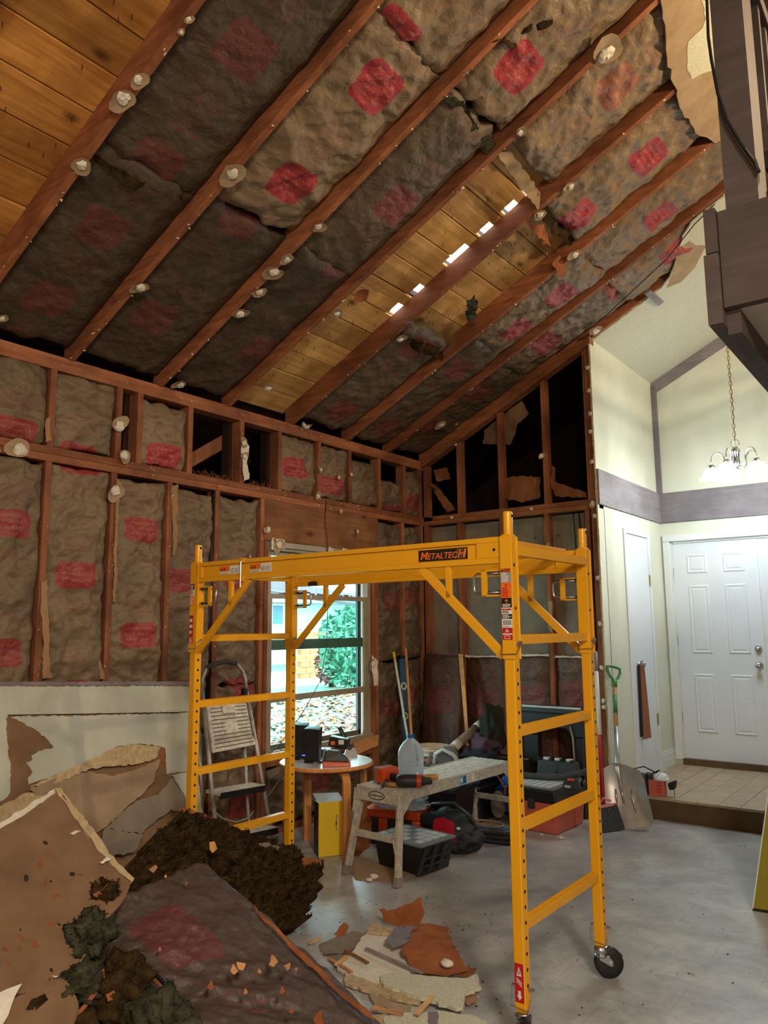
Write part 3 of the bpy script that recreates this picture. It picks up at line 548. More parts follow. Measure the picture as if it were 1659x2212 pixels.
for n, (pp, dx) in enumerate([([(90, 1258), (104, 1252), (103, 1330), (106, 1400), (110, 1466), (90, 1466), (94, 1400), (88, 1330)], .012), ([(250, 1034), (262, 1044), (257, 1100), (253, 1200), (250, 1300), (244, 1300), (248, 1150)], .010), ([(372, 1050), (384, 1046), (386, 1110), (379, 1200), (373, 1200)], .010), ([(205, 1418), (217, 1425), (226, 1467), (214, 1467)], .012), ([(100, 955), (100, 905), (108, 900), (112, 950)], .01)]):
    paper('kraft_flange', [P_X(x, y, dx) for x, y in pp], 'cardboard', wl, .012, 9, 450+n, .004, .02)
MB().tube([(-.02, 3.425, .9), (-.02, 3.424, 1.6), (-.018, 3.428, 2.36)], .012, 8).build('black_conduit', 'cable_black', wl, smooth=True)
# dark eaves beyond the short wall
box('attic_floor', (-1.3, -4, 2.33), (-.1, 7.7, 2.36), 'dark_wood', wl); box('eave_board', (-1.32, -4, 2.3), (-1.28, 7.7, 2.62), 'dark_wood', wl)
MB().bar((-.5, 3.2, 2.4), (-.12, 3.75, 2.85), .04, .09).build('eave_brace', 'stud', wl); MB().bar((-.6, 3.9, 2.36), (-.2, 3.9, 2.7), .04, .09).build('eave_brace', 'dark_wood', wl)
# scraps, nail heads and dirt on the wall framing
for n, (x, y, r) in enumerate([(258, 915, .05), (35, 968, .06), (268, 987, .045), (248, 1067, .05), (685, 1071, .03), (730, 1031, .02), (575, 1145, .03), (757, 1025, .022), (690, 1015, .022), (770, 1148, .02), (805, 1436, .05), (600, 1180, .05), (735, 1105, .02), (525, 955, .035), (527, 985, .03), (655, 920, .03)]):
    scrap(P_X(x, y, .006), (1, 0, 0), r*1.1, wl, 400+n, .55)
pts = [(0.003, rs.choice([2.236, 2.653, 3.063, 3.457, 3.882, 5.235])+rs.uniform(-.015, .015), rs.uniform(1.1, 2.35)) for _ in range(60)]+[(0.005, rs.uniform(1.9, 5.9), rs.choice([2.385, 2.43, 2.94])+rs.uniform(-.015, .015)) for _ in range(70)]
bits(pts, 'nail_stubs', 'gypsum', wl, .005, 8)
mb = MB()
for _ in range(160):
    y = rs.choice([rs.uniform(3.7, 4.03), rs.uniform(2.7, 3.2), rs.uniform(4.6, 5.25), rs.uniform(3.3, 3.6)]); p = Vector((rs.uniform(-.07, -.01), y, 2.455)); d = Vector((rs.uniform(-.02, .03), rs.uniform(-.05, .05), rs.uniform(.005, .045)))
    mb.bar(p, p+d, .004, .002)
mb.build('nest_debris', 'brown_paper', wl, kind='stuff')
paper('torn_paper_flap', [P_X(x, y, .012) for x, y in [(530, 945), (540, 965), (533, 1000), (538, 1035), (524, 1040), (522, 970)]], 'gypsum', wl, .015, 12, 21)
# ---------------- window
win = struct('window_1')
def wbox(n, x0, x1, y0, y1, z0, z1, m, **k): return box(n, (x0, y0, z0), (x1, y1, z1), m, win, bevel=.002, **k)
wbox('window_frame', -.1, -.02, 3.955, 3.995, .505, 2.05, 'window_tan'); wbox('window_frame', -.1, -.02, 5.13, 5.172, .505, 2.05, 'window_tan'); wbox('window_frame', -.1, -.02, 3.995, 5.13, 2.0, 2.05, 'window_tan'); wbox('window_sill', -.1, .0, 3.955, 5.172, .507, .565, 'window_tan')
wbox('storm_frame', -.045, -.03, 5.085, 5.13, .565, 1.66, 'window_tan'); wbox('storm_rail', -.045, -.028, 3.995, 5.13, 1.645, 1.68, 'window_tan'); wbox('storm_rail', -.045, -.028, 3.995, 5.13, .90, .945, 'window_tan'); wbox('storm_frame', -.045, -.03, 3.995, 4.02, .565, 1.66, 'window_tan')
wbox('meeting_rail', -.08, -.05, 3.995, 5.13, 1.27, 1.345, 'rail_olive'); wbox('sash_stile', -.085, -.06, 5.05, 5.075, .565, 2.0, 'dark_plastic'); wbox('sash_stile', -.085, -.06, 3.995, 4.02, .565, 2.0, 'window_tan'); wbox('sash_stile', -.09, -.075, 5.095, 5.11, .565, 2.0, 'eave_brown')
wbox('sash_rail', -.085, -.06, 3.995, 5.075, .565, .6, 'rail_olive'); wbox('sash_rail', -.085, -.06, 3.995, 5.075, 1.965, 2.0, 'window_tan')
wbox('window_pane', -.074, -.071, 4.02, 5.05, 1.345, 1.965, 'pane_glass'); wbox('window_pane', -.066, -.063, 4.02, 5.05, .6, 1.27, 'pane_glass'); wbox('storm_pane', -.039, -.036, 4.02, 5.085, .945, 1.645, 'pane_glass')
wbox('stop_trim', -.02, 0.002, 3.99, 5.0, 2.02, 2.062, 'window_tan', label='strip of old white trim left over the window')
for n, (y, z, s) in enumerate([(4.03, 2.04, .07), (4.62, 2.03, .05), (4.8, 2.045, .04)]): paper('torn_trim', [(0.01, y-s, z-s*.6), (0.012, y+s, z-s*.4), (.012, y+s*.8, z+s*.5), (.01, y-s*.7, z+s*.7)], 'gypsum', win, .015, 14, 31+n)
mb = MB(); pts2 = []
for k in range(14):
    y = 4.1+.07*k; mb.cbox((-.036, y+rs.uniform(-.02, .02), 1.685), (.012, rs.uniform(.02, .06), rs.uniform(.006, .02)))
mb.build('dirt_crumbs', 'grey_board', win, kind='stuff')
for n, (a, b, c) in enumerate([((.012, 4.9, .50), (.03, 5.2, .53), .04), ((.02, 4.82, .44), (.03, 5.19, .49), .05), ((.015, 4.7, .41), (.02, 5.15, .43), .03)]): MB().bar(a, b, .016, c).build('splintered_sill_board', 'splinter' if n < 2 else 'stud_y', win)
box('wall_backing', (-.03, 5.214, .3), (-.025, 5.216, 2.0), 'stud', wl)
paper('curled_casing', [(.02, 5.14, .95), (.03, 5.2, .95), (.03, 5.2, 1.15), (.02, 5.14, 1.2)], 'gypsum', win, .02, 8, 77)
# ---------------- back wall
wb = struct('wall_back')
box('drywall_backing', (0, YC+.09, 0), (XE, YC+.10, 2.37), 'grey_board', wb)
for x in [.02, .385, .822, 1.245, 1.61, 1.665]: box('stud', (x-.019, YC, .04), (x+.019, YC+.09, 2.37), 'stud', wb, bevel=.002)
for x in [.022, .395, .825, 1.257, 1.645]:
    box('cripple_stud', (x-.019, YC, 2.45), (x+.019, YC+.09, cz(x)-.04), 'stud', wb, bevel=.002)
box('wall_plate', (0, YC-.002, 2.37), (XE, YC+.09, 2.41), 'stud_x', wb, bevel=.002); box('wall_plate', (0.1, YC, 2.412), (XE, YC+.09, 2.452), 'stud_x', wb, bevel=.002); box('bottom_plate', (0, YC, 0), (XE, YC+.09, .04), 'stud_x', wb)
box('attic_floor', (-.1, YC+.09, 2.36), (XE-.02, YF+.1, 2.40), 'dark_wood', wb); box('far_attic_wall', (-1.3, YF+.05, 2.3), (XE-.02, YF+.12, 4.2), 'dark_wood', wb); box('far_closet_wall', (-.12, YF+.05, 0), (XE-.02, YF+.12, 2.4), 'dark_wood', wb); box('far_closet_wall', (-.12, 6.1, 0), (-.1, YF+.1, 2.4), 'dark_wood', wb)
for n, (x0, x1, z1, t) in enumerate([(.404, .803, 1.17, .2), (.841, 1.226, 1.19, .25), (1.264, 1.59, 1.18, .25)]):
    q = [(1060, 1520), (1150, 1510), (1235, 1500)][n]; p = P_Y(q[0], q[1], YC)
    batt((x0, YC+.045, .05), (0, 0, 1), (1, 0, 0), (0, -1, 0), z1-.05, x1-x0, wb, 500+n, t, p.z-.05, .8, 0, .03, .04, .03, .016, None, .03, blush=.4)
    paper('torn_top_edge', [(x0, YC+.008, z1-.008), (x1, YC+.008, z1-.01), (x1-.01, YC+.02, z1+.008), ((x0+x1)/2, YC+.02, z1+.002), (x0+.01, YC+.02, z1+.01)], 'gypsum', wb, .008, 14, 515+n, .004, .02)
for n, (pp, m, dy) in enumerate([([(1075, 1035), (1110, 1028), (1165, 1030), (1165, 1075), (1130, 1085), (1080, 1075)], 'brown_paper', .06), ([(1190, 1005), (1198, 1010), (1200, 1040), (1265, 1065), (1265, 1075), (1200, 1072), (1188, 1040)], 'brown_paper', .04), ([(1100, 885), (1125, 865), (1145, 895), (1120, 915), (1100, 960), (1045, 960), (1045, 930)], 'board_back', .12), ([(935, 1015), (965, 1010), (970, 1035), (945, 1040)], 'brown_paper', .1), ([(930, 1045), (945, 1050), (985, 1100), (970, 1108), (950, 1080)], 'brown_paper', .05)]):
    paper('torn_paper_flap', [P_Y(x, y, YC+dy) for x, y in pp], m, wb, .03, 7, 520+n, .008)
for n, (x, y, r) in enumerate([(985, 960, .022), (1172, 985, .03), (977, 1118, .02), (1150, 1100, .018), (910, 1125, .03), (1281, 1090, .03)]): scrap(P_Y(x, y, YC-.006), (0, -1, 0), r, wb, 540+n, .7)
for n, (x, y) in enumerate([(1110, 1160), (1155, 1160), (1205, 1155)]):
    p = P_Y(x, y, YC+.085); MB().tube([p, p+Vector((.02, -.03, -.004)), p+Vector((.024, -.035, -.02))], .006, 6).build('pipe_stub', 'zinc', wb)
paper('curled_paper_strip', [P_Y(x, y, YC-.004) for x, y in [(1172, 1140), (1182, 1150), (1188, 1180), (1178, 1180)]], 'tan_paper', wb, .01, 9, 560); paper('curled_paper_strip', [P_Y(x, y, YC-.004) for x, y in [(1185, 1300), (1193, 1298), (1195, 1380), (1183, 1370)]], 'tan_paper', wb, .01, 9, 561)
MB().tube([P_Y(1238, 1100, YC+.06), P_Y(1244, 1180, YC+.06), P_Y(1250, 1300, YC+.05), P_Y(1258, 1350, YC+.05)], .006, 6).build('cable', 'cable_black', wb); MB().tube([P_Y(1250, 1100, YC+.06), P_Y(1258, 1180, YC+.06), P_Y(1262, 1290, YC+.05)], .006, 6).build('cable', 'cable_black', wb)
# ---------------- foyer wall and door wall
wf = struct('wall_foyer'); zt = cz(XE)
MB().prism([(XE, YC-.035, 0), (XE, 6.47, 0), (XE, 6.47, zt), (XE, YC-.035, zt)], (-.0127, 0, 0)).build('drywall_panel', 'wall_cream', wf)
MB().prism([(XE, 6.47, 2.25), (XE, 7.12, 2.25), (XE, 7.12, zt), (XE, 6.47, zt)], (-.0127, 0, 0)).build('drywall_panel', 'wall_cream', wf)
MB().prism([(XE, 7.12, 0), (XE, YF, 0), (XE, YF, zt), (XE, 7.12, zt)], (-.0127, 0, 0)).build('drywall_panel', 'wall_cream', wf)
MB().prism(jag([(XE-.001, YC-.036, 0), (XE-.013, YC-.036, 0), (XE-.013, YC-.036, zt), (XE-.001, YC-.036, zt)], .06, .003, 4), (0, -.004, 0)).build('broken_edge', 'gypsum_edge', wf)
for n, z in enumerate([3.55, 3.35, 3.15, 3.0, 2.75, 2.3, 1.8, 1.45, 1.1, .85, .8]): scrap((XE-.02, YC-.04, z), (-.2, -1, 0), .022, wf, 570+n, .8)
box('corner_stud', (XE-.065, YC-.01, 0), (XE-.014, YC+.09, zt-.02), 'stud', wf)
tr1 = box('trim_1', (XE, YC-.03, 2.40), (XE+.018, YF, 2.69), 'grey_trim_y'); tr2 = box('trim_2', (XE+.018, YF-.02, 2.40), (4.2, YF, 2.69), 'grey_trim'); tr3 = box('trim_3', (XE, YF-.045, 2.69), (XE+.045, YF, cz(XE)-.05), 'grey_trim')
tr4 = MB().hexa([CP(XE, YF-.03, -.13), CP(3.4, YF-.03, -.13), CP(3.4, YF, -.13), CP(XE, YF, -.13), CP(XE, YF-.03, -.016), CP(3.4, YF-.03, -.016), CP(3.4, YF, -.016), CP(XE, YF, -.016)]).build('trim_4', 'grey_trim')
for t in (tr1, tr2, tr3, tr4): t['kind'] = 'structure'
wd_ = struct('wall_door'); zz = 5.3
for a, b in [((XE-.02, YF, 0), (1.80, YF+.1, zz)), ((1.80, YF, 2.215), (3.3, YF+.1, zz)), ((3.3, YF, 0), (8.3, YF+.1, zz))]: box('drywall_panel', a, b, 'wall_cream', wd_)
wr = box('wall_right', (8.2, -4, 0), (8.3, 7.6, 3.4), 'wall_plain'); wr['kind'] = 'structure'; wk = box('wall_rear', (-.12, -4.1, 0), (8.3, -4, 5.4), 'wall_plain'); wk['kind'] = 'structure'
# entry door
def door_panels(par, cols, rows, y, mat='door_white', face=-1):
    for (x0, x1) in cols:
        for (z0, z1) in rows:
            mb = MB(); q = lambda d, h: [(x0+d, y+face*h, z0+d), (x1-d, y+face*h, z0+d), (x1-d, y+face*h, z1-d), (x0+d, y+face*h, z1-d)]
            vs = q(0, 0)+q(.012, .007)+q(.03, .002)+q(.042, .006); fs = [(i*4+k, i*4+(k+1) % 4, i*4+4+(k+1) % 4, i*4+4+k) for i in range(3) for k in range(4)]+[(12, 13, 14, 15)]
            mb.add(vs, fs).build('raised_panel', mat, par)
d1 = struct('door_1'); slabd = box('door_leaf', (1.812, YF+.025, .215), (2.535, YF+.065, 2.20), 'door_white', d1); door_panels(slabd, [(1.936, 2.121), (2.258, 2.447)], [(1.905, 2.086), (1.163, 1.795), (.451, .981)], YF+.025)
s2 = box('door_leaf', (2.555, YF+.03, .215), (3.28, YF+.065, 2.20), 'door_white', d1); door_panels(s2, [(2.65, 2.84), (2.98, 3.17)], [(1.905, 2.086), (1.163, 1.795), (.451, .981)], YF+.03)
for a, b in [((1.735, YF-.022, .2), (1.80, YF, 2.214)), ((1.735, YF-.022, 2.215), (3.36, YF, 2.28)), ((3.3, YF-.022, .2), (3.36, YF, 2.214))]: box('door_casing', a, b, 'trim_white', d1, bevel=.006)
box('door_jamb', (1.80, YF, .16), (1.811, YF+.1, 2.215), 'trim_white', d1); box('door_jamb', (1.80, YF, 2.204), (3.3, YF+.1, 2.215), 'trim_white', d1); box('astragal', (2.535, YF+.02, .215), (2.556, YF+.06, 2.2), 'trim_white', d1); box('threshold', (1.80, YF-.01, .155), (3.3, YF+.1, .212), 'step_wood', d1)
for z in (1.92, 1.28, .58): box('hinge', (1.803, YF+.012, z-.05), (1.815, YF+.024, z+.05), 'zinc', d1)
MX = Matrix.Rotation(math.pi/2, 3, 'X')
MB().lathe([(.03, 0), (.032, .008), (.022, .014), (.018, .03)], (2.507, YF+.024, 1.21), 18, MX).build('deadbolt', 'nickel', d1, smooth=True)
MB().lathe([(.032, 0), (.03, .006), (.012, .012), (.012, .035), (.026, .045), (.03, .06), (.022, .07), (0, .072)], (2.505, YF+.024, 1.066), 20, MX).build('door_knob', 'nickel', d1, smooth=True)
# narrow closet door in the foyer wall
d2 = struct('door_2'); box('door_leaf', (XE-.02, 6.535, .17), (XE+.006, 7.075, 2.215), 'door_white', d2, bevel=.003)
for a, b in [((XE-.01, 6.47, .155), (XE+.012, 6.53, 2.26)), ((XE-.01, 7.08, .155), (XE+.012, 7.135, 2.26)), ((XE-.01, 6.53, 2.22), (XE+.012, 7.08, 2.26))]: box('door_casing', a, b, 'trim_white', d2, bevel=.004)
for z in (1.83, .6): box('hinge', (XE+.004, 7.07, z-.05), (XE+.016, 7.09, z+.05), 'brass', d2)
MB().lathe([(.022, 0), (.02, .006), (.009, .012), (.009, .035), (.022, .045), (.024, .058), (.0, .064)], (XE+.006, 6.66, 1.10), 16, Matrix.Rotation(math.pi/2, 3, 'Y')).build('door_knob', 'nickel', d2, smooth=True)
bb = struct('baseboard_door'); 
for z0, z1, d in ((.155, .23, .016), (.23, .27, .012), (.27, .3, .007)): box('baseboard_strip', (XE+.001, YF-d, z0), (1.735, YF, z1), 'trim_white', bb)
for z0, z1, d in ((.155, .23, .016), (.23, .27, .012), (.27, .3, .007)): box('baseboard_strip', (XE, 7.14, z0), (XE+d, YF-.002, z1), 'trim_white', bb)
# raised landing with plank tiles
st = struct('floor_landing'); box('riser_board', (XE-.02, 6.0, 0), (2.78, 6.02, .148), 'step_wood', st); box('riser_board', (2.783, 6.0, 0), (4.6, 6.02, .148), 'step_wood', st); box('landing_core', (XE-.02, 6.02, 0), (4.6, YF+.1, .147), 'step_wood', st)
x = XE+.002; r = 0
while x < 4.3:
    y = 5.995; first = True; L0 = [.5, .22, .38, .08][r % 4]
    while y < YF:
        y1 = min(YF+.02, y+(L0 if first else .61)); box('floor_tile', (x, y, .14), (x+.147, y1-.003, .1555+.0007*((r*3+int(y*10)) % 3)), 'tile_tan', st); y = y1; first = False
    x += .15; r += 1
# ---------------- loft over the entry
lf = struct('loft'); XL = 3.485
box('fascia_board', (XL, 2.57, 2.455), (8.2, 2.608, 2.79), 'loft_brown', lf); box('fascia_board', (XL-.04, 2.55, 2.645), (XL-.003, YF, 2.80), 'loft_brown', lf, bevel=.002); box('fascia_board', (XL-.048, 2.55, 2.40), (XL-.003, YF, 2.642), 'loft_brown', lf, bevel=.002)
box('edge_beam', (XL-.003, 2.61, 2.375), (XL+.04, YF, 2.455), 'loft_brown', lf); box('soffit_panel', (XL+.04, 2.61, 2.455), (8.2, YF, 2.475), 'soffit', lf); box('loft_floor', (XL, 2.61, 2.76), (8.2, YF, 2.785), 'dark_wood', lf)
post = box('loft_post', (3.512, 2.575, 2.79), (3.612, 2.74, 4.66), 'loft_brown', lf)
MB().tube([P_X(1545, 668, XL-.03)+Vector((0, -.01, .01)), P_X(1548, 688, XL-.03), P_X(1545, 700, XL-.03), P_X(1552, 706, XL-.03), P_X(1560, 700, XL-.03)], .006, 8).build('hook', 'cable_black', lf, smooth=True)
rl = thing('loft_railing', 'dark brown loft railing with thin square balusters behind the tall post', 'railing', (3.6, 4.9, 2.787), world=True)
box('handrail', (3.575, 2.74, 3.665), (3.635, 7.4, 3.72), 'loft_brown', rl, bevel=.003); box('handrail_cap', (3.6, 2.74, 3.80), (3.66, 7.4, 3.85), 'loft_brown', rl, bevel=.003); box('bottom_rail', (3.59, 2.74, 2.86), (3.63, 7.4, 2.9), 'loft_brown', rl)
for k in range(30): box('baluster', (3.592, 2.82+.13*k, 2.9), (3.622, 2.85+.13*k, 3.665), 'loft_brown', rl)
tag(MB().tube([P_Y(x, y, 2.555) for x, y in [(1526, -40), (1527, 0), (1530, 80), (1537, 130), (1550, 200), (1570, 260), (1600, 310), (1630, 352), (1640, 372)]], .0055, 6).build('draped_cord', 'cable_black', None, smooth=True), 'black cord draped down across the dark brown loft post', 'cord')
MB().cbox((3.66, 2.62, 2.93), (.05, .05, .06)).build('corner_bracket', 'cable_black', lf)
tag(MB().tube([P_C(1545, 440, -.03), P_C(1500, 485, -.05), P_C(1440, 560, -.05), P_C(1370, 625, -.045), P_C(1300, 690, -.04), P_C(1200, 765, -.04)], .004, 6).build('wire', 'cable_black', None, smooth=True), 'thin black wire running along the ceiling insulation towards the loft', 'wire')
# ================================================================== ROLLING SCAFFOLD
sf = thing('rolling_scaffold', 'tall yellow rolling scaffold with ladder ends standing over the room', 'scaffold', (1.774, 2.924, 0), -.0106)
A, Bq, PW = .902, .343, .021
def label_quad(name, par, o, x, y, w, h, mat, marks=()):
    """printed sticker: o lower-left corner, x/y directions; marks = (x0,y0,x1,y1,mat) in fractions"""
    o = Vector(o); x = Vector(x).normalized(); y = Vector(y).normalized(); n = x.cross(y)
    def quad(a, b, c, d, e): return [o+x*w*a+y*h*b+n*e, o+x*w*c+y*h*b+n*e, o+x*w*c+y*h*d+n*e, o+x*w*a+y*h*d+n*e]
    l = MB().prism(quad(0, 0, 1, 1, .0006), -n*.0005).build(name, mat, par)
    byc = {}
    for m in marks:
        if len(m) == 5: byc.setdefault(m[4], MB()).prism(quad(m[0], m[1], m[2], m[3], .0011), -n*.0004)
        else: byc.setdefault(m[1], MB()).prism([o+x*w*a+y*h*b+n*.0012 for a, b in m[0]], -n*.0004)
    for c, mb in byc.items(): mb.build('print', c, l)
    return l
def text_rows(n, x0, x1, y0, y1, mat, seed=1):
    r = random.Random(seed); d = (y1-y0)/n; return [(x0, y0+i*d+d*.25, x0+(x1-x0)*r.uniform(.6, 1), y0+i*d+d*.75, mat) for i in range(n)]
TRI = lambda cx, cy, s, t=1.0: [(cx-s, cy-s*t), (cx+s, cy-s*t), (cx, cy+s*t)]
rung_z = [1.385, 1.056, .728, .400]
posts = {}
for sx in (1, -1):
    for sy in (-1, 1):
        X, Y = sx*A, sy*Bq; p = MB().box((X-PW, Y-PW, .125), (X+PW, Y+PW, 1.775)).build('post', 'yellow_paint', sf, bevel=.004); posts[sx, sy] = p
        MB().lathe([(.018, 1.77), (.0185, 1.775), (.0185, 1.855), (.017, 1.862)], (X, Y, 0), 16).build('coupling_pin', 'yellow_paint', sf, smooth=True, bevel=.001)
        s = MB(); 
        for a, b in (((X-.026, Y-.026, 1.315), (X+.026, Y-.0205, 1.768)), ((X-.026, Y+.0205, 1.315), (X+.026, Y+.026, 1.768))): s.box(a, b)
        xa = X-sx*.026; s.box((min(xa, xa+sx*.005), Y-.026, 1.315), (max(xa, xa+sx*.005), Y+.026, 1.768)); s.build('sleeve', 'yellow_paint', sf, bevel=.002)
        mb = MB()
        for k in range(24):
            z = .21+.0508*k
            if z < 1.30: mb.lathe([(.0065, 0), (.0065, .0006)], (X+PW, Y, z), 10, Matrix.Rotation(math.pi/2, 3, 'Y'))
        for z in (1.845, 1.66, 1.50): mb.lathe([(.0065, 0), (.0065, .0006)], (X+(PW if z < 1.78 else .0184), Y, z), 10, Matrix.Rotation(math.pi/2, 3, 'Y'))
        mb.build('adjustment_holes', 'hole_dark', p, kind='stuff')
        # spring pin through the sleeve with its wire keeper
        mb = MB().tube([(X-.035, Y, 1.372), (X+.04, Y, 1.372)], .005, 8); mb.lathe([(.009, 0), (.009, .01)], (X+.03, Y, 1.372), 12, Matrix.Rotation(math.pi/2, 3, 'Y'))
        mb.tube([(X+.04, Y, 1.372), (X+.036, Y-.03, 1.335), (X-.034, Y-.03, 1.332), (X-.035, Y, 1.372)], .0018, 6); mb.build('locking_pin', 'zinc', sf)
        mb = MB().tube([(X-.04, Y, .20), (X+.045, Y, .20)], .005, 8); mb.tube([(X-.04, Y, .2), (X-.034, Y-.028, .145), (X+.034, Y-.028, .14), (X+.045, Y, .20)], .0018, 6); mb.build('caster_pin', 'zinc', sf)
    for z in rung_z+[1.714]:
        xo = sx*A if z < 1.6 else sx*(A+.012)
        mb = MB().box((xo-.015, -Bq+PW-.002, z-.017), (xo+.015, Bq-PW+.002, z+.014))
        n = 44
        for k in range(n):
            y = -Bq+PW+.012+(2*Bq-2*PW-.02)*k/n
            for dx in (-.010, .010): mb.cbox((xo+dx, y, z+.0155), (.008, .008, .005))
        mb.build('rung', 'yellow_paint', sf)
# side rails: channels with recessed web
for sy in (-1, 1):
    y = sy*(Bq+.004); o = sy
    mb = MB(); mb.box((-A+.022, y-.014, 1.668), (A-.022, y+.014, 1.690)); mb.box((-A+.022, y-.014, 1.748), (A-.022, y+.014, 1.768)); mb.box((-A+.022, y-.005, 1.69), (A-.022, y+.005, 1.748))
    mb.box((A-.13, y-.014, 1.69), (A-.022, y+.014, 1.748)); mb.box((-A+.022, y-.014, 1.69), (-A+.05, y+.014, 1.748)); rail = mb.build('side_rail', 'yellow_paint', sf, bevel=.002)
    if sy < 0:
        yf = y-.0055
        pl = label_quad('brand_plate', rail, (.497, yf, 1.6935), (1, 0, 0), (0, 0, 1), .232, .046, 'decal_black', [([(.76+.035*k, .08), (.766+.035*k, .08), (.806+.035*k, .92), (.80+.035*k, .92)], 'splinter') for k in range(0, 6)])
        for t, px, s in (('M', .505, .044), ('ETALTEC', .539, .034), ('H', .684, .046)):
            textmesh(t, s, 'decal_orange', 'lettering', pl, frame((px, yf-.0016, 1.7015), (1, 0, 0), (0, 0, 1)), 0.22, .0004, 'LEFT', 1.02)
        for px in (-.72, -.50):
            label_quad('warning_label', rail, (px, yf, 1.699), (1, 0, 0), (0, 0, 1), .15, .042, 'yellow_paint', [(.0, .02, .5, .34, 'decal_white'), (.5, .02, 1.0, .98, 'decal_white'), (.0, .4, .5, .95, 'decal_orange'), (.53, .12, .57, .6, 'decal_grey'), (.76, .12, .8, .6, 'decal_grey')]+text_rows(4, .59, .73, .1, .7, 'decal_grey', 3)+text_rows(4, .82, .96, .1, .7, 'decal_grey', 4)+text_rows(2, .02, .48, .05, .3, 'decal_grey', 5))
            textmesh('A 10', .018, 'decal_black', 'lettering', rail, frame((px+.008, yf-.002, 1.717), (1, 0, 0), (0, 0, 1)))
        MB().lathe([(.006, 0), (.006, .001)], (.85, y-.0142, 1.72), 12, Matrix.Rotation(math.pi/2, 3, 'X')).build('bolt_hole', 'hole_dark', rail)
        MB().tube([(-.55, y-.02, 1.63), (-.548, y-.021, 1.75), (-.54, y-.016, 1.775), (-.50, y-.005, 1.778)], .004, 6).build('gravity_pin', 'zinc', sf)
        MB().box((-.556, y-.021, 1.66), (-.53, y+.015, 1.685)).box((-.556, y-.021, 1.75), (-.53, y+.015, 1.772)).build('guide_bracket', 'yellow_paint', sf)
    else:
        MB().prism([(-.75, y-.02, 1.668), (-.68, y-.02, 1.668), (-.685, y-.02, 1.690), (-.705, y-.02, 1.695), (-.75, y-.02, 1.690)], (0, -.004, 0)).build('bracket', 'black_plastic', sf)
    for sx in (1, -1):
        X0 = sx*(A-.395); X1 = sx*(A-.03)
        MB().bar((X0, y, 1.668), (X1, y, 1.325), .018, .034, (0, 1, 0) if 0 else (sx*.69, 0, .73)).build('brace', 'yellow_paint', sf, bevel=.002)
        xs = sx*(A-.265); MB().box((xs-.012, y-.009, 1.545), (xs+.012, y+.009, 1.67)).build('strut', 'yellow_paint', sf, bevel=.002)
        # latch: flat yellow bracket plus steel U-bar with springs
        xb = sx*(A-.026); d = -sx
        mb = MB(); mb.box((min(xb, xb+d*.09), y-.006, 1.640), (max(xb, xb+d*.09), y+.006, 1.647)); mb.box((min(xb, xb+d*.09), y-.006, 1.545), (max(xb, xb+d*.09), y+.006, 1.552)); mb.box((min(xb+d*.068, xb+d*.09), y-.006, 1.545), (max(xb+d*.068, xb+d*.09), y+.006, 1.647)); mb.build('latch_bracket', 'yellow_paint', sf, bevel=.001)
        mb = MB(); xe = xb+d*.125
        mb.tube([(xb, y, 1.632), (xe-d*.012, y, 1.632), (xe, y, 1.622), (xe, y, 1.57), (xe-d*.012, y, 1.56), (xb, y, 1.56)], .0045, 8); mb.build('latch_bar', 'zinc', sf, smooth=True)
        mb = MB()
        for z in (1.632, 1.56): mb.tube([Vector((xb+d*(.012+.0012*k), y+.007*math.cos(k*1.6), z+.007*math.sin(k*1.6))) for k in range(42)], .0014, 4)
        mb.build('spring', 'dark_plastic', sf, kind='stuff')
# deck frame: end angles
for sx in (1, -1): MB().box((sx*(A-.09)-.02, -Bq+.02, 1.750), (sx*(A-.09)+.02, Bq-.02, 1.774)).build('deck_end', 'yellow_paint', sf, bevel=.002)
# stickers on the front right sleeve
o, x, y = (A-.022, -Bq-.0265, 0), (1, 0, 0), (0, 0, 1); ww = .042
def zl(yp): return float(P_pl(1080, yp, (2.672, 2.545, 0), (0, 1, 0)).z)
st_ = [(1228, 1237, 'decal_orange', text_rows(2, .3, .95, .1, .9, 'decal_black', 2)+[(TRI(.15, .5, .12, 3), 'decal_black')]), (1237, 1259, 'decal_grey', text_rows(7, .05, .95, .03, .97, 'decal_white', 3)),
       (1259, 1292, 'decal_orange', text_rows(5, .08, .95, .05, .7, 'decal_red', 4)+[(TRI(.5, .85, .16, .5), 'decal_red')]), (1292, 1313, 'decal_black', text_rows(3, .1, .95, .05, .4, 'decal_white', 5)+[(TRI(.5, .78, .2, .6), 'decal_orange'), (TRI(.5, .5, .12, .5), 'decal_orange')]),
       (1313, 1327, 'decal_white', [(.05, .6, .35, .85, 'decal_red'), (.38, .6, .95, .85, 'decal_red')]+text_rows(2, .05, .95, .1, .55, 'decal_black', 7)), (1327, 1337, 'decal_black', text_rows(3, .08, .95, .1, .9, 'decal_white', 8)),
       (1337, 1356, 'decal_white', [(.1+.07*k, .3, .1+.07*k+[.02, .04, .03][k % 3], .85, 'decal_black') for k in range(12)]+text_rows(1, .1, .9, .05, .2, 'decal_grey', 9)), (1356, 1382, 'decal_red', [(TRI(.48, .78, .2, .65), 'decal_white'), (TRI(.48, .76, .11, .6), 'decal_red'), (.05, .42, .98, .52, 'decal_white'), (.2, .08, .75, .12, 'decal_white'), (.2, .3, .75, .34, 'decal_white'), (.2, .08, .24, .34, 'decal_white'), (.71, .08, .75, .34, 'decal_white')])]
for a, b, m, mk_ in st_:
    z1, z0 = zl(a), zl(b); label_quad('safety_label', sf, (o[0], o[1], z0), x, y, ww, z1-z0, m, mk_)
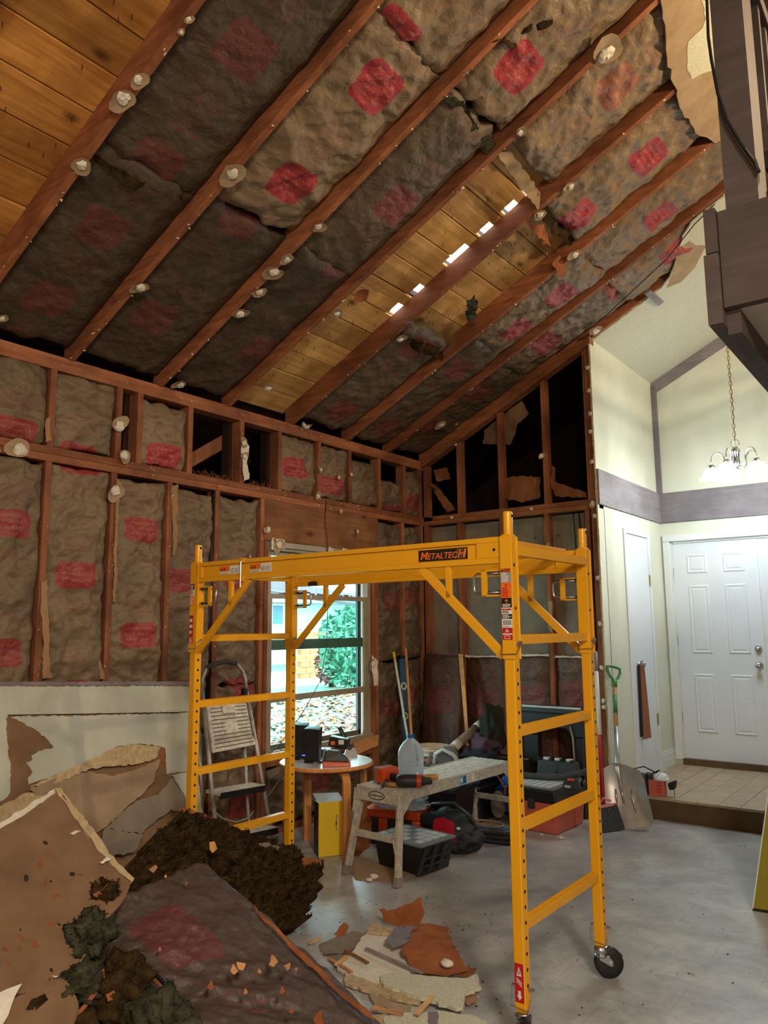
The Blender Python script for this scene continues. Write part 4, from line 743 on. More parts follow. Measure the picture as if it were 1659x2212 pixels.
label_quad('caster_label', sf, (A-.017, -Bq-.0217, .158), x, y, .034, .125, 'decal_red', [(TRI(.5, .8, .3, .4), 'decal_white'), (TRI(.5, .79, .18, .4), 'decal_red'), ([(.2, .18), (.5, .06), (.8, .18), (.65, .18), (.65, .3), (.35, .3), (.35, .18)], 'decal_white')]+[([(.2, .62-.05*k), (.8, .5-.05*k), (.8, .52-.05*k), (.2, .64-.05*k)], 'decal_white') for k in range(3)])
for a, b, m in ((1.63, 1.66, 'decal_black'), (1.60, 1.63, 'decal_white'), (1.55, 1.595, 'decal_orange'), (1.39, 1.50, 'decal_red'), (1.36, 1.385, 'decal_red')): label_quad('safety_label', sf, (-A-.022, -Bq-.0265, a), x, y, .03, b-a, m, text_rows(3, .1, .9, .1, .9, 'decal_white' if m != 'decal_white' else 'decal_black', int(a*100)))
# casters
def caster(X, Y, ang):
    c = bpy.data.objects.new('caster', None)
    M = Matrix.Rotation(ang, 3, 'Z'); T = lambda v: M @ Vector(v)+Vector((X, Y, 0))
    mb = MB().lathe([(.018, .125), (.026, .122), (.03, .112), (.03, .1), (.024, .094), (.028, .09), (.026, .082)], (X, Y, 0), 18)
    for s in (1, -1):
        q = [(-.01, s*.021, .088), (.026, s*.021, .088), (.044, s*.021, .07), (.042, s*.021, .05), (.03, s*.021, .05), (-.012, s*.021, .074)]
        mb.prism([T(p) for p in q], M @ Vector((0, -s*.003, 0)))
    q = [(-.012, -.021, .085), (.03, -.021, .085), (.03, .021, .085), (-.012, .021, .085)]; mb.prism([T(p) for p in q], (0, 0, .005)); mb.cbox(T((.05, 0, .088)), (.045, .02, .012), ang)
    f = mb.build('caster', 'zinc', sf, bevel=.001)
    w = MB().lathe([(.01, -.017), (.03, -.017), (.052, -.017), (.0585, -.013), (.0595, 0), (.0585, .013), (.052, .017), (.03, .017), (.01, .017)], T((.028, 0, .0597)), 28, M @ Matrix.Rotation(math.pi/2, 3, 'X')); w.build('wheel', 'black_rubber', f, smooth=True)
    MB().tube([T((.034, -.026, .0597)), T((.034, .026, .0597))], .007, 8).build('axle', 'zinc', f)
    MB().prism([T((.05, -.02, .1)), T((.085, -.012, .085)), T((.088, .012, .083)), T((.05, .02, .1))], (0, 0, .004)).prism([T((.03, -.03, .112)), T((.05, -.022, .12)), T((.055, -.01, .112)), T((.035, -.01, .104))], (0, 0, .004)).build('brake_lever', 'dark_plastic', f)
for (X, Y), a in zip(((A, -Bq), (A, Bq), (-A, -Bq), (-A, Bq)), (-.9, .6, 2.5, -.3)): caster(X, Y, a)

# ================================================================== CHANDELIER
ch = thing('chandelier', 'lit five arm nickel chandelier with white bell shades hanging on a chain', 'chandelier', (2.64, 6.6, 2.55), world=True); CC = Vector((2.638, 6.6, 2.70))
MB().lathe([(0, -.075), (.012, -.07), (.018, -.05), (.03, -.035), (.02, -.02), (.02, .0), (.03, .02), (.028, .055), (.03, .11), (.035, .115), (.033, .135), (.02, .15), (.006, .156)], CC, 20).build('hub', 'nickel', ch, smooth=True)
def link(c, r, h, flip):
    a = Vector((1, 0, 0)) if flip else Vector((0, 1, 0)); return [Vector(c)+a*r*math.cos(t)+Vector((0, 0, 1))*h*math.sin(t) for t in [2*math.pi*k/12 for k in range(12)]]
MB().tube([CC+Vector((0, 0, .185))+Vector((.032*math.cos(t), 0, .032*math.sin(t))) for t in [2*math.pi*k/16 for k in range(16)]], .003, 6, closed=True).build('top_ring', 'nickel', ch, smooth=True)
zc_ = CC.z+.225; k = 0; lk = None
while zc_ < cz(2.64)-.03:
    if lk is None or True: MB().tube(link((2.638, 6.6, zc_), .0115, .022, k % 2), .0026, 5, closed=True).build('chain_link', 'brass', ch, smooth=True)
    zc_ += .036; k += 1
MB().tube([(2.641, 6.603, CC.z+.15), (2.645, 6.6, CC.z+.5), (2.636, 6.604, CC.z+.9), (2.64, 6.6, cz(2.64)-.01)], .002, 5).build('lamp_cord', 'cable_grey', ch)
MB().lathe([(.06, 0), (.055, -.02), (.02, -.03)], CP(2.64, 6.6, -.02), 16).build('canopy', 'nickel', ch, smooth=True)
prof = [(.022, .0), (.045, -.012), (.062, -.035), (.072, -.065), (.084, -.078), (.1, -.086), (.098, -.09), (.08, -.084), (.068, -.07), (.058, -.038), (.042, -.017), (.02, -.004)]
for k in range(5):
    t = math.radians(-28+72*k); d = Vector((math.cos(t), math.sin(t), 0)); R = .19
    a = MB().tube([CC+d*.02+Vector((0, 0, .0)), CC+d*.06+Vector((0, 0, -.02)), CC+d*.085+Vector((0, 0, .01))]+[CC+d*(.137+.052*math.cos(u))+Vector((0, 0, .05+.075*math.sin(u))) for u in [math.pi*(1-j/10) for j in range(11)]]+[CC+d*R+Vector((0, 0, .02))], .0052, 8).build('arm', 'nickel', ch, smooth=True)
    c = CC+d*R; MB().lathe([(.01, .03), (.024, .022), (.028, .002), (.026, -.006)], c, 16).build('socket_cup', 'nickel', ch, smooth=True)
    MB().lathe(prof, c, 24).build('lamp_shade', 'lamp_glass', ch, smooth=True)
    MB().lathe([(.0, -.1), (.018, -.092), (.026, -.07), (.02, -.045), (.012, -.02)], c, 14).build('bulb', 'lamp_glass', ch, smooth=True)
    lamp('chandelier_bulb', 'POINT', c+Vector((0, 0, -.125)), (0.86, 0.95, 1.0), 8.5, 0.03); lamp('chandelier_glow', 'POINT', c+d*.09+Vector((0, 0, .0)), (0.88, 0.96, 1.0), 3.6, 0.03)
# ================================================================== THINGS ALONG THE WALLS AND ON THE BENCH
# ---- step ladder standing folded against the left wall
sl_ = thing('step_ladder', 'worn aluminium step ladder with plastic platform leaning by the wall', 'ladder', (.35, 3.5, 0), world=True)
def LP(x, y): return P_pl(x, y, (.40, 0, 0), (1, 0, .21))          # plane of the front rails
lr = [LP(447, 1640), LP(437, 1500)]; dz = lambda p, z: p
Ltop, Lbot = LP(437, 1495), LP(466, 1790); Rtop, Rbot = LP(531, 1488), LP(585, 1790)
def ext(a, b, z): return a+(b-a)*((z-a.z)/(b.z-a.z))
L0, R0 = ext(Ltop, Lbot, .02), ext(Rtop, Rbot, .02)
hoop = [Ltop, LP(437, 1465), LP(445, 1445), LP(460, 1435), LP(490, 1429), LP(510, 1433), LP(524, 1450), LP(530, 1470), Rtop]
MB().tube(hoop, .0125, 10).build('handrail_hoop', 'worn_alu', sl_, smooth=True); MB().tube(hoop[2:6], .016, 10).build('hoop_grip', 'foam_grey', sl_, smooth=True)
for a, b in ((Ltop, L0), (Rtop, R0)): MB().tube([a, b], .0135, 10).build('front_rail', 'worn_alu', sl_, smooth=True); MB().lathe([(.018, 0), (.018, .05)], (b.x, b.y, .0), 12).build('rubber_foot', 'black_rubber', sl_)
back = Vector((-.14, 0, 0)); q0 = LP(452, 1530)+Vector((-.05, -.05, 0)); q1 = LP(525, 1560)+Vector((-.03, 0, 0))
for a, b in ((q0, L0+Vector((-.13, -.01, 0))), (LP(538, 1610)+Vector((-.05, .0, 0)), LP(556, 1790)+Vector((-.05, 0, -.2)))): MB().tube([a, b], .012, 8).build('rear_rail', 'worn_alu', sl_, smooth=True)
fw = Vector((.012, 0, .003)); c = [LP(442, 1527), LP(527, 1520), LP(540, 1590), LP(547, 1603), LP(547, 1610), LP(455, 1628), LP(452, 1612)]
tp = MB().prism([p+fw*2 for p in c], Vector((-.02, 0, -.004))).build('platform', 'dusty_platform', sl_, bevel=.004)
mb = MB()
for k in range(11):
    f = .06+.085*k; a = c[0].lerp(c[5], f)+fw*2.1; b = c[1].lerp(c[4], f)+fw*2.1
    if 3 < k < 7: mb.bar(a.lerp(b, .06), a.lerp(b, .36), .004, .003, (1, 0, .2)); mb.bar(a.lerp(b, .66), a.lerp(b, .95), .004, .003, (1, 0, .2))
    else: mb.bar(a.lerp(b, .06), a.lerp(b, .95), .004, .003, (1, 0, .2))
mb.build('grip_slots', 'dark_plastic', tp, kind='stuff'); MB().prism([LP(x, y)+fw*3 for x, y in [(471, 1522), (499, 1520), (501, 1541), (475, 1544)]], Vector((-.012, 0, 0))).build('latch_cover', 'dusty_platform', sl_, bevel=.003)
def tread(pp, h, d, n='tread'):
    a, b = [LP(*q) for q in pp]; mb = MB().hexa([a+Vector((.07, 0, -h)), b+Vector((.07, 0, -h)), b+Vector((-.06, 0, -h)), a+Vector((-.06, 0, -h)), a+Vector((.07, 0, 0)), b+Vector((.07, 0, 0)), b+Vector((-.06, 0, 0)), a+Vector((-.06, 0, 0))])
    o_ = mb.build(n, 'dusty_platform', sl_, bevel=.003); MB().hexa([a+Vector((.072, .005, -h-.02)), b+Vector((.072, -.005, -h-.02)), b+Vector((.06, -.005, -h-.02)), a+Vector((.06, .005, -h-.02)), a+Vector((.073, .005, -.003)), b+Vector((.073, -.005, -.003)), b+Vector((.06, -.005, -.003)), a+Vector((.06, .005, -.003))]).build('tread_edge', 'black_plastic', o_)
tread([(458, 1709), (557, 1692)], .02, 0); tread([(500, 1800), (585, 1782)], .02, 0)
MB().cbox(LP(528, 1494), (.03, .03, .04)).build('hinge_lock', 'black_plastic', sl_)
tag(MB().tube([P_X(455, 1745, .3), P_X(480, 1768, .3), P_X(510, 1776, .3), P_X(535, 1768, .3), P_X(548, 1752, .3)], .005, 6).build('pale_cable', 'cable_grey', None, smooth=True), 'pale cable looped behind the step ladder rungs', 'cable')
# ---- round bentwood table
TC = (.54, 3.97); TZ = .56
tb = thing('round_table', 'round bentwood side table with white top under the window', 'table', (*TC, 0))
top = MB().lathe([(.305, 0), (.31, .004), (.31, .02), (.305, .024)], (0, 0, TZ-.024), 40).build('tabletop', 'bentwood', tb); MB().lathe([(.303, 0), (.303, .0012)], (0, 0, TZ), 40).build('top_laminate', 'laminate_white', top)
for k in range(4):
    t = math.radians(-22+90*k); d = Vector((math.cos(t), math.sin(t), 0)); s = Vector((-d.y, d.x, 0)); mb = MB(); R = .285
    path = [d*.12+Vector((0, 0, TZ-.036)), d*.2+Vector((0, 0, TZ-.036)), d*.245+Vector((0, 0, TZ-.042)), d*.272+Vector((0, 0, TZ-.062)), d*.284+Vector((0, 0, TZ-.095)), d*R+Vector((0, 0, TZ-.15)), d*R+Vector((0, 0, .0))]
    pv = []
    for i, p in enumerate(path):
        q = path[min(i+1, 6)]-path[max(i-1, 0)]; q.normalize(); n = q.cross(s).normalized(); w = .026
        pv.append([p-s*w-n*.011, p+s*w-n*.011, p+s*w+n*.011, p-s*w+n*.011])
    for i in range(6): mb.hexa(pv[i]+pv[i+1])
    mb.build('leg', 'bentwood', tb)
def router(loc, rz, label, h):
    t = thing('router', label, 'router', loc, rz); s = MB(); w, d = .058, .03
    pr = [(-w*.8, -d*.9, 0), (w*.8, -d*.9, 0), (w*.7, d, 0), (-w*.7, d, 0)]; s.hexa(pr+[(-w, -d, h), (w, -d, h-.004), (w*.9, d, h+.012), (-w*.9, d, h+.012)]); s.build('body', 'black_plastic', t, bevel=.004)
    MB().lathe([(.06, 0), (.055, .012), (.04, .016)], (0, 0, 0), 20, None, 1.1, .8).build('stand', 'black_plastic', t); return t
p = P_Z(677, 1647, TZ+.001); router((p.x, p.y, TZ+.001), .35, 'black upright router standing alone in mid table', .215)
p = P_Z(640, 1640, TZ+.001); r2 = router((p.x+.02, p.y+.02, TZ+.001), .5, 'black upright router half hidden behind the scaffold post', .225); MB().cbox((.03, -.034, .03), (.02, .004, .006)).build('status_light', 'led_blue', r2)
p = P_Z(727, 1654, TZ+.001); bc = thing('battery_charger', 'orange and black tool battery on charger at the table front', 'charger', (p.x, p.y, TZ+.001), .72); bc.scale = (1.2, 1.2, 1.2)
MB().hexa([(-.075, -.045, 0), (.075, -.045, 0), (.075, .05, 0), (-.075, .05, 0), (-.075, -.04, .03), (.072, -.04, .022), (.072, .048, .022), (-.075, .048, .03)]).build('base', 'orange_plastic', bc, bevel=.005)
MB().hexa([(-.07, -.04, .026), (.07, -.04, .02), (.07, .046, .02), (-.07, .046, .026), (-.06, -.035, .085), (.02, -.03, .075), (.02, .042, .075), (-.06, .042, .085)]).build('charger_body', 'dark_plastic', bc, bevel=.008)
MB().hexa([(-.078, -.03, .03), (-.06, -.03, .03), (-.06, .04, .03), (-.078, .04, .03), (-.074, -.03, .08), (-.056, -.03, .088), (-.056, .04, .088), (-.074, .04, .08)]).build('grey_cheek', 'grey_plastic', bc, bevel=.004)
b2 = thing('tool_battery', 'black tool battery with orange mark lying on the charger', 'battery', (p.x-.015, p.y+.045, TZ+.105), .5); b2.scale = (1.15, 1.15, 1.15)
MB().cbox((0, 0, .03), (.11, .07, .055), 0, Matrix.Rotation(.18, 3, 'Y')).build('case', 'black_plastic', b2, bevel=.008); MB().cbox((-.03, -.037, .03), (.024, .003, .02)).build('orange_mark', 'decal_orange', b2); MB().cbox((.018, -.036, .035), (.03, .003, .024)).build('white_label', 'decal_white', b2)
p = P_Z(757, 1634, TZ+.001); ph = thing('cordless_phone', 'grey cordless phone leaning upright in its charging cradle', 'phone', (p.x, p.y, TZ+.001), .7)
MB().hexa([(-.045, -.04, 0), (.05, -.04, 0), (.05, .05, 0), (-.045, .05, 0), (-.03, -.01, .05), (.035, -.01, .035), (.035, .045, .05), (-.03, .045, .06)]).build('cradle', 'light_plastic', ph, bevel=.006)
hs = MB().bar((.0, .01, .04), (-.075, .03, .19), .042, .022, (.8, -.2, .4)).build('handset', 'dark_plastic', ph, bevel=.005); MB().bar((-.01, .0, .062), (-.066, .016, .175), .03, .004, (.8, -.35, .4)).build('keypad', 'grey_plastic', hs)
cb = thing('modem_box', 'flat black box lying at the window side of the table', 'modem', (.40, 4.08, TZ+.001), .6); MB().cbox((0, 0, .025), (.13, .1, .05)).build('case', 'black_plastic', cb, bevel=.005); MB().cbox((0, 0, .0515), (.1, .08, .003)).build('top_plate', 'light_plastic', cb)
tag(MB().tube([P_X(650, 1640, .12), P_X(632, 1650, .15), P_X(622, 1662, .2), P_X(600, 1690, .15), P_X(580, 1720, .08), P_X(570, 1735, .05)], .005, 6).build('power_cable', 'cable_grey', None, smooth=True), 'grey cable curving from the table down to the floor', 'cable')
tag(MB().tube([P_X(705, 1080, .01), P_X(702, 1120, .012), P_X(708, 1180, .015), P_X(709, 1290, .015), P_X(705, 1400, .015), P_X(692, 1470, .02), P_X(668, 1515, .03), P_X(650, 1545, .04), P_X(638, 1562, .05)], .003, 6).build('window_cable', 'cable_black', None, smooth=True), 'thin black cable hanging in front of the window', 'cable')
tag(MB().tube([P_X(x, y, .05) for x, y in [(572, 1632), (590, 1622), (602, 1612), (612, 1600), (620, 1588)]]+[P_X(x, y, .08) for x, y in [(608, 1600), (600, 1615), (615, 1625), (640, 1615)]], .003, 6).build('tangled_cord', 'cable_black', None, smooth=True), 'thin tangled cord lying on the window sill', 'cord')
# ---- yellow carton under the table
p = P_Z(688, 1853, 0); yb = thing('yellow_carton', 'tall yellow carton with open silver top under the round table', 'carton', (p.x, p.y, 0), .98); w, d, h = .155, .12, .33
MB().box((0, 0, 0), (w, .003, h)).build('front_panel', 'yellow_card', yb); MB().box((0, d, 0), (w, d+.003, h)).build('back_panel', 'black_plastic', yb); MB().box((w-.003, .003, 0), (w, d, h)).build('right_panel', 'yellow_card', yb); MB().box((0, .003, 0), (.003, d, h*.99)).build('left_panel', 'black_plastic', yb); MB().box((0, 0, 0), (w, d, .003)).build('bottom_panel', 'cardboard', yb)
MB().hexa([(-.004, 0, h), (w+.012, 0, h), (w+.006, d*.95, h+.028), (-.012, d*.95, h+.034), (-.004, 0, h+.003), (w+.012, 0, h+.003), (w+.006, d*.95, h+.031), (-.012, d*.95, h+.037)]).build('top_flap', 'light_plastic', yb)
mb = MB()
for k in range(5): mb.cbox((-.001, .03, .12+.022*k), (.001, .035, .014))
mb.build('red_print', 'decal_red', yb); label_quad('faded_print', yb, (.108, -.0006, .15), (1, 0, 0), (0, 0, 1), .022, .10, 'yellow_card', [(.1, .35, .6, .62, 'decal_red'), (.2, .65, .7, 1.0, 'decal_grey'), (.2, .0, .6, .3, 'decal_grey')])
# ---- work bench
bw = thing('work_platform', 'paint stained aluminium work platform carrying a water jug and drill', 'work platform', (1.19, 4.35, 0), -.045)
HL, HW, HZ = .635, .158, .495
mb = MB().box((-HW, -HL, HZ-.012), (HW, HL, HZ))
for k in range(7): mb.box((-HW+.02+.044*k-.004, -HL, HZ), (-HW+.02+.044*k+.004, HL, HZ+.0025))
mb.build('deck', 'dusty_platform', bw)
for sx in (1, -1): MB().box((sx*HW-.006 if sx > 0 else -HW-.006, -HL, HZ-.062), (sx*HW+.006 if sx > 0 else -HW+.006, HL, HZ+.005)).build('side_channel', 'paint_splatter_alu', bw, bevel=.002)
sidec = bw.children[-2]
label_quad('blue_sticker', bw, (HW+.0065, -.02, HZ-.055), (0, 1, 0), (0, 0, 1), .075, .05, 'cyan_sticker', [(.55, .1, .98, .95, 'decal_blue'), (.1, .3, .4, .8, 'decal_white')]); label_quad('instruction_sticker', bw, (HW+.0065, .06, HZ-.05), (0, 1, 0), (0, 0, 1), .09, .044, 'decal_white', text_rows(3, .1, .8, .1, .9, 'decal_grey', 4))
for e in (-1, 1):
    MB().box((-HW, e*HL-.006, HZ-.075), (HW, e*HL+.006, HZ)).build('end_plate', 'paint_splatter_alu', bw, bevel=.002); yl = e*(HL+.055)
    for sx in (1, -1):
        a = Vector((sx*(HW-.012), e*(HL-.03), HZ-.03)); b = Vector((sx*(HW+.035), yl, .0)); MB().bar(a, b, .045, .024, (sx, 0, 0)).build('leg', 'paint_splatter_alu', bw, bevel=.003); MB().bar(b+(a-b)*.0, b+(a-b)*.11, .052, .032, (sx, 0, 0)).build('rubber_foot', 'tube_grey', bw, bevel=.003)
        MB().prism([(sx*(HW+.0065), e*(HL+.012), HZ-.008), (sx*(HW+.0065), e*(HL-.13), HZ-.05), (sx*(HW+.0085), e*(HL-.02), HZ-.14), (sx*(HW+.0085), e*(HL+.03), HZ-.14)], (sx*.004, 0, 0)).build('gusset', 'paint_splatter_alu', bw)
        MB().bar((sx*(HW-.02), yl-e*.03, .235), (sx*(.05), yl-e*.03, .235) if 0 else (sx*(HW+.022), yl-e*.012, .12), .014, .004).build('spreader_strut', 'paint_splatter_alu', bw)
    MB().box((-HW-.015, yl-e*.045-.012, .215), (HW+.015, yl-e*.045+.012, .25)).build('cross_rung', 'paint_splatter_alu', bw, bevel=.002)
yy = -HL-.0064; el = [(.062*math.cos(t), .024*math.sin(t)) for t in [2*math.pi*k/28 for k in range(28)]]
pl = MB().prism([(x, yy-.0006, HZ-.037+z) for x, z in el], (0, .0004, 0)).build('logo_oval', 'decal_black', bw); MB().prism([(x*.88, yy-.0012, HZ-.037+z*.78) for x, z in el], (0, .0004, 0)).build('logo_field', 'dusty_platform', pl); textmesh('WERNER', .021, 'decal_black', 'lettering', pl, frame((0, yy-.0018, HZ-.0445), (1, 0, 0), (0, 0, 1)), 0.0, .0004, 'CENTER', 1.12)
rs2 = random.Random(3)
for n, (x, y, lab) in enumerate([(976, 1661, 'small dark scrap on the middle of the work platform'), (1005, 1664, 'small triangular chip near the far end of the work platform')]):
    q = P_Z(x, y, HZ+.004); t = tag(paper('drywall_crumb', [q, q+Vector((.025, .008, 0)), q+Vector((.02, .03, 0)), q+Vector((-.004, .022, 0))], 'grey_board', None, .02, 20, 600+n, .003, .01), lab, 'debris')
# jug
q = P_Z(888, 1676, HZ+.004); jg = thing('water_jug', 'clear plastic gallon water jug with blue cap on the bench', 'jug', (q.x, q.y, HZ+.004), .3)
def sq(r, z, k=4.0, n=28): return [(r*math.copysign(abs(math.cos(t))**(2/k), math.cos(t)), r*math.copysign(abs(math.sin(t))**(2/k), math.sin(t)), z) for t in [2*math.pi*j/n for j in range(n)]]
def loft_(rings):
    n = len(rings[0]); vs = [p for r in rings for p in r]; fs = [(i*n+k, i*n+(k+1) % n, (i+1)*n+(k+1) % n, (i+1)*n+k) for i in range(len(rings)-1) for k in range(n)]+[tuple(range(n))[::-1], tuple((len(rings)-1)*n+k for k in range(n))]; return MB().add(vs, fs)
loft_([sq(.066, 0), sq(.072, .008), sq(.073, .06), sq(.071, .066), sq(.073, .072), sq(.073, .15), sq(.066, .178, 3), sq(.048, .205, 2.5), sq(.026, .226, 2), sq(.02, .23, 2), sq(.02, .238, 2)]).build('bottle', 'jug_plastic', jg, smooth=True)
loft_([sq(.064, .004), sq(.069, .01), sq(.070, .085)]).build('water', 'water', jg, smooth=True); MB().lathe([(.0215, 0), (.0215, .018), (.018, .021)], (0, 0, .234), 18).build('cap', 'blue_plastic', jg)
MB().tube([(.05, -.045, .205), (.066, -.06, .18), (.068, -.062, .13), (.064, -.058, .11)], .011, 8).build('handle', 'jug_plastic', jg, smooth=True)
# drill lying on its side
q = P_Z(880, 1700, HZ+.004); dr = thing('cordless_drill', 'orange and black cordless drill lying on the bench end', 'drill', (q.x, q.y, HZ+.004), .55); dr.scale = (1.15, 1.15, 1.15); MY = Matrix.Rotation(math.pi/2, 3, 'Y')
MB().lathe([(.02, -.10), (.03, -.092), (.033, -.05), (.033, .02), (.027, .035), (.02, .05), (.018, .075), (.011, .085)], (.045, -.02, .034), 16, MY).build('motor_body', 'dark_plastic', dr, smooth=True)
MB().lathe([(.0335, 0), (.0345, .004), (.0345, .02), (.0335, .024)], (.05, -.02, .034), 16, MY).build('orange_band', 'orange_plastic', dr); MB().bar((.0, -.01, .034), (-.09, .075, .036), .036, .04).build('grip', 'black_plastic', dr, bevel=.009)
MB().cbox((-.115, .095, .043), (.075, .115, .078), -.75).build('battery_pack', 'orange_plastic', dr, bevel=.012); MB().cbox((-.135, .115, .043), (.03, .12, .082), -.75).build('battery_shell', 'grey_plastic', dr, bevel=.01)
# hammer and wooden handled scraper
q = P_Z(830, 1700, HZ+.004); hm = thing('claw_hammer', 'claw hammer with wooden handle lying at the platform corner', 'hammer', (q.x, q.y, HZ+.004), .35)
MB().tube([(.005, 0, .018), (.06, .0, .016), (.15, .01, .016)], [.011, .013, .015], 10).build('handle', 'handle_wood', hm, smooth=True); MB().tube([(-.002, .055, .024), (0, .03, .022), (0, .0, .02), (.004, -.03, .018), (.016, -.065, .012)], [.014, .012, .013, .010, .004], 10).build('head', 'dark_plastic', hm, smooth=True)
q = P_Z(925, 1685, HZ+.004); sc_ = thing('wood_handled_tool', 'tool with turned wooden handle lying beyond the drill', 'hand tool', (q.x, q.y, HZ+.004), .5)
MB().lathe([(.009, -.06), (.012, -.05), (.012, -.02), (.018, .02), (.019, .045), (.014, .06), (0, .064)], (0, 0, .02), 14, MY).build('handle', 'handle_wood', sc_, smooth=True); MB().bar((-.06, 0, .018), (-.15, 0, .006), .024, .003).build('blade', 'zinc', sc_)
# ---- poles and level in the corner
def stick(name, label, cat, a, b, r, mat, ends=()):
    a, b = Vector(a), Vector(b); t = thing(name, label, cat, (b.x, b.y, b.z), world=True); MB().tube([a, b], r, 10).build('shaft', mat, t, smooth=True)
    for f0, f1, m, rr in ends: MB().tube([a.lerp(b, f0), a.lerp(b, f1)], rr, 10).build('tip' if f0 == 0 else 'sleeve', m, t, smooth=True)
    return t
def down(a, b):  # extend a->b to the floor
    return a+(b-a)*((a.z-.004)/(a.z-b.z))
a, b = P_X(850, 1408, .05), P_X(880, 1590, .16); stick('white_pole', 'white pole with yellow tip leaning in the corner', 'pole', a, down(a, b), .011, 'white_paint', [(0, .05, 'yellow_card', .013)])
a, b = P_X(876, 1400, .04), P_X(889, 1590, .16); stick('wooden_pole', 'bare wooden pole leaning beside the blue level', 'pole', a, down(a, b), .012, 'raw_wood')
a, b = P_X(867, 1416, .03), P_X(876, 1600, .11); b = down(a, b); lv = thing('spirit_level', 'long blue spirit level leaning in the corner', 'level', (b.x, b.y, 0), world=True)
MB().bar(a, b, .058, .024, (1, -.2, 0)).build('body', 'level_blue', lv, bevel=.003); dv = (b-a).normalized(); nrm = Vector((1, -.25, .1)).normalized()
MB().bar(a, a+dv*.03, .06, .027, (1, -.2, 0)).build('end_cap', 'black_plastic', lv)
for f in (.22, .43): MB().tube([p+nrm*.012 for p in arc(a.lerp(b, f), dv, dv.cross(nrm), .026, 0, 2*math.pi, 16)], .006, 6).build('vial_ring', 'white_paint', lv)
a, b = P_Y(1117, 1385, 5.80), P_Y(1121, 1668, 5.72); stick('steel_pole', 'slim steel pole with black cap behind the scaffold end', 'pole', a, down(a, b), .0125, 'zinc', [(0, .06, 'black_plastic', .018)])
# ---- broom, shovel
a, b = P_Y(1286, 1408, 5.86), P_Y(1304, 1735, 5.51); br = thing('push_broom', 'angled broom with red handle, pink collar and grey bristles', 'broom', (1.83, 5.55, 0), world=True); c0 = a.lerp(b, .57)
MB().tube([a, b], .0125, 10).build('handle', 'red_paint', br, smooth=True); MB().tube([a.lerp(b, .13), c0], .0155, 10).build('white_sleeve', 'white_paint', br, smooth=True); MB().tube([a, a.lerp(b, .14)], .017, 10).build('grip_end', 'tube_grey', br, smooth=True)
h0, h1 = P_Y(1293, 1745, 5.48), P_Y(1330, 1738, 5.52); f0, f1 = P_Z(1296, 1799, .005), P_Z(1343, 1793, .005)
dd = Vector((-.01, -.03, 0)); MB().hexa([f0+dd, f1+dd, f1-dd*1.2, f0-dd*1.2, h0+dd*.5, h1+dd*.5, h1-dd*.5, h0-dd*.5]).build('bristles', 'bristle', br)
MB().hexa([h0+dd*.7-Vector((0, 0, .012)), h1+dd*.7-Vector((0, 0, .012)), h1-dd*.7-Vector((0, 0, .012)), h0-dd*.7-Vector((0, 0, .012)), h0+dd*.5+Vector((0, 0, .02)), h1+dd*.5+Vector((0, 0, .012)), h1-dd*.5+Vector((0, 0, .012)), h0-dd*.5+Vector((0, 0, .02))]).build('collar', 'pink_plastic', br, bevel=.006); MB().tube([h0+Vector((.0, 0, .015)), h0.lerp(h1, .3)+Vector((0, 0, .06)), h0.lerp(h1, .75)+Vector((0, 0, .03))], .008, 8).build('collar_yoke', 'pink_plastic', br, smooth=True)
sh = thing('scoop_shovel', 'large aluminium scoop shovel with green D handle leaning by the step', 'shovel', (1.95, 5.62, 0), world=True)
sp, sn = Vector(P_Z(1375, 1788, .01)), Vector((.12, -.93, .22)).normalized()
def SPn(x, y, o=0): return P_pl(x, y, sp, sn)+sn*o
out = [(1306, 1662), (1330, 1648), (1350, 1652), (1385, 1665), (1395, 1685), (1403, 1725), (1411, 1765), (1409, 1784), (1400, 1788), (1370, 1787), (1340, 1786), (1318, 1770), (1308, 1730), (1302, 1690)]
C0 = SPn(1358, 1725); nr = 7; vs = []
for j in range(nr+1):
    for x, y in out:
        p_ = C0.lerp(SPn(x, y), j/nr); e_ = (j/nr)**3; lowf = max(0, min(1, (1775-y)/60)); vs.append(p_+sn*(.05*e_*lowf))
n = len(out); blade = MB().add(vs+[v-sn*.002 for v in vs], [(j*n+k, j*n+(k+1) % n, (j+1)*n+(k+1) % n, (j+1)*n+k) for j in range(nr) for k in range(n)]); N2 = len(vs)
blade.f += [tuple(N2+i for i in f[::-1]) for f in blade.f[:]]; blade.build('scoop', 'shovel_metal', sh, smooth=True)
for u, v in (((1339, 1690), (1350, 1738)), ((1330, 1704), (1334, 1738)), ((1364, 1704), (1374, 1757))): MB().tube([SPn(*u, .006), SPn((u[0]+v[0])/2, (u[1]+v[1])/2, .011), SPn(*v, .004)], [.006, .012, .004], 8).build('rib', 'shovel_metal', sh, smooth=True)
s0, s1 = SPn(1336, 1660, .02), SPn(1348, 1735, .008); hp = [P_pl(x, y, sp+sn*.015, sn) for x, y in ((1326, 1485), (1330, 1535), (1334, 1597))]
tl = P_X(1327, 1478, XE+.06); tb_ = tl.lerp(s0, .52); MB().tube([tb_, s0, s1], [.017, .021, .006], 12).build('socket', 'shovel_metal', sh, smooth=True); MB().tube([tl, tl.lerp(s0, .55)], .0165, 12).build('shaft', 'handle_wood', sh, smooth=True); MB().tube([tl.lerp(s0, .14), tl.lerp(s0, .36)], .0172, 12).build('printed_wrap', 'green_plastic', sh, smooth=True)
dx_ = (tl-s0).normalized(); sd = Vector((.55, .83, 0)); sd = (sd-dx_*sd.dot(dx_)).normalized(); MB().tube([tl-dx_*.02, tl+dx_*.035], [.021, .024], 12).build('handle_collar', 'green_plastic', sh, smooth=True)
